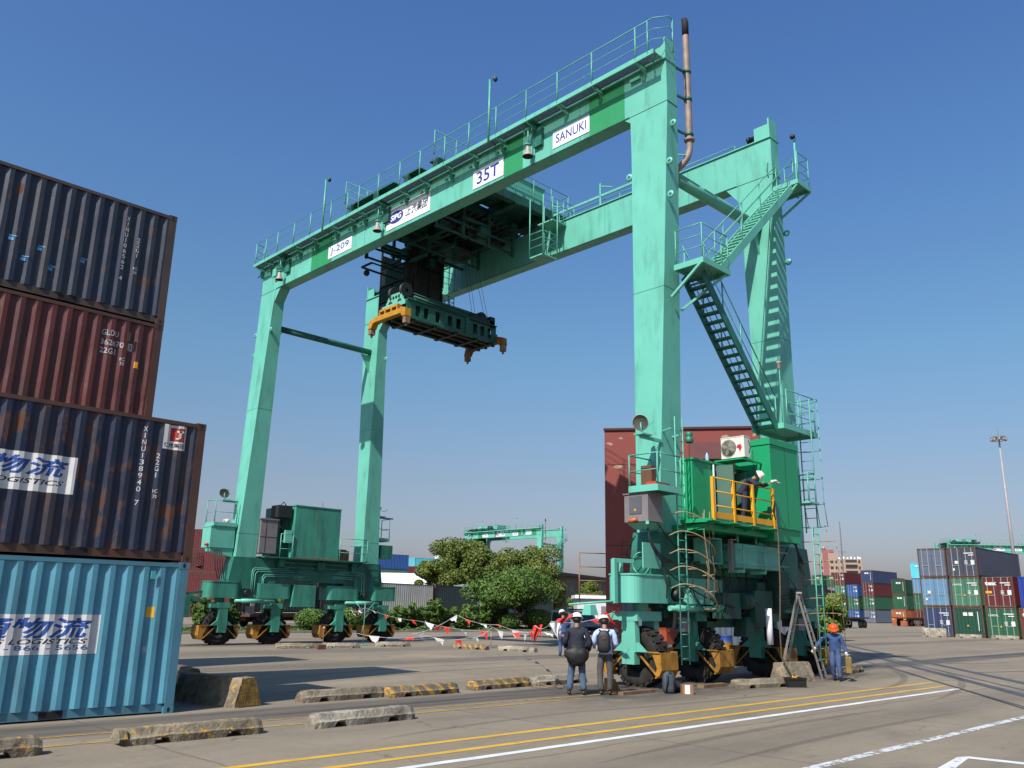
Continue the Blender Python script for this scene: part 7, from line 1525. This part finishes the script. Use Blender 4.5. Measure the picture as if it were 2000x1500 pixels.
tree('bright green leafy tree with dark trunk standing on the verge before the wagons', 51.3, 53.0, 2.4, 4.0, 1.9, 4.9, LF2, 21, 24000, .19, 46)
tree('fresh light green tree half hidden behind the ladder cage at the right', 59.3, 29.0, 1.0, 1.9, .3, 3.4, LF4, 22, 9000, .16, 26)
GH = 'round clipped bushes on the verge'
for k, (x, y, rr_, hh) in enumerate(((33.0, 53.5, 1.3, 1.5), (35.4, 53.0, 1.4, 1.6), (37.6, 52.6, 1.5, 1.6), (54.0, 52.0, 1.5, 1.7), (57.0, 52.0, 1.3, 1.5), (60.0, 52.3, 1.4, 1.4), (50.6, 52.0, 1.0, 1.3))):
    rg = np.random.default_rng(30 + k); t = thing('round_bush', ('clipped dark round bush at the left end of the verge row', 'clipped round bush next to the leftmost one', 'clipped round bush before the shrub thicket', 'clipped round bush right of the leafy tree trunk', 'clipped round bush second from the trunk', 'clipped round bush nearest the site cabin', 'small clipped bush at the foot of the leafy tree')[k], 'bush', (x, y, 0), 0, GH)
    b = MB(); [b.tube([(x, y, 0), (x + .4 * math.cos(q), y + .4 * math.sin(q), hh * .5)], .03, 5) for q in (0, 1.6, 3.1, 4.7)]; P('stem', b, BARK, t); leaf_obj('foliage', leaves(rg, [(x, y, hh * .55, rr_ * .95, rr_ * .95, hh * .5), (x, y, hh * .5, rr_ * .7, rr_ * .7, hh * .4)], 5200, .12), LF3, t, (x, y, 0))
def shrub(x, y, hh, seed, label, m=LF2, w_=1.0, n=2600, sz=.2):
    r = random.Random(seed); rg = np.random.default_rng(seed); t = thing('leafy_shrub', label, 'shrub', (x, y, 0), 0, 'leafy shrubs on the verge'); b = MB(); bl = []
    for k in range(9):
        a = r.uniform(0, 6.28); rr_ = r.uniform(.1, 1.0) * w_; h2 = hh * r.uniform(.5, 1.0); q = (x + rr_ * math.cos(a), y + rr_ * math.sin(a), h2); b.tube([(x, y, 0), ((x + q[0]) / 2, (y + q[1]) / 2, h2 * .6), q], .018, 4)
        for f_ in (.45, .7, .95): bl.append((x + (q[0] - x) * f_, y + (q[1] - y) * f_, h2 * f_, .34 * w_, .34 * w_, .26))
    P('stem', b, BARK, t); leaf_obj('foliage', leaves(rg, bl, n, sz), m, t, (x, y, 0))
wh_ = ('tallest', 'straggly', 'dense', 'low', 'wide', 'upright', 'thin', 'bushy', 'loose', 'spreading', 'ragged', 'young', 'leaning')
for k, (x, y, hh) in enumerate(((40.3, 52.8, 2.1), (41.8, 53.0, 1.7), (43.2, 52.6, 2.3), (44.6, 53.0, 1.8), (46.0, 52.6, 1.4), (47.4, 52.8, 2.0), (48.9, 52.9, 2.1), (50.6, 53.1, 1.6), (38.9, 53.0, 1.5), (31.0, 55.5, 2.2), (28.6, 56.5, 2.3), (26.3, 56.0, 2.4), (23.2, 56.5, 2.2))):
    shrub(x, y, hh, 60 + k, ('%s bright leafy shrub of the verge thicket, number %s from its left end' % (wh_[k], ('one', 'two', 'three', 'four', 'five', 'six', 'seven', 'eight', 'nine')[(k + 1) if k < 8 else 0]) if k < 9 else 'leafy shrub seen %s the left crane wheels' % ('between the middle pair of', 'left of centre behind', 'between the two leftmost of', 'at the far left behind')[k - 9]))
r = random.Random(8); rg = np.random.default_rng(8); bl = [(r.uniform(19, 66), r.uniform(51.1, 57.5), .1, .5, .5, .16) for _ in range(260)]
tag(leaf_obj('ground_cover', leaves(rg, bl, 16000, .16), LF3, None, (0, 0, 0)), 'low grass and weeds covering the railway verge', 'grass', kind='stuff')
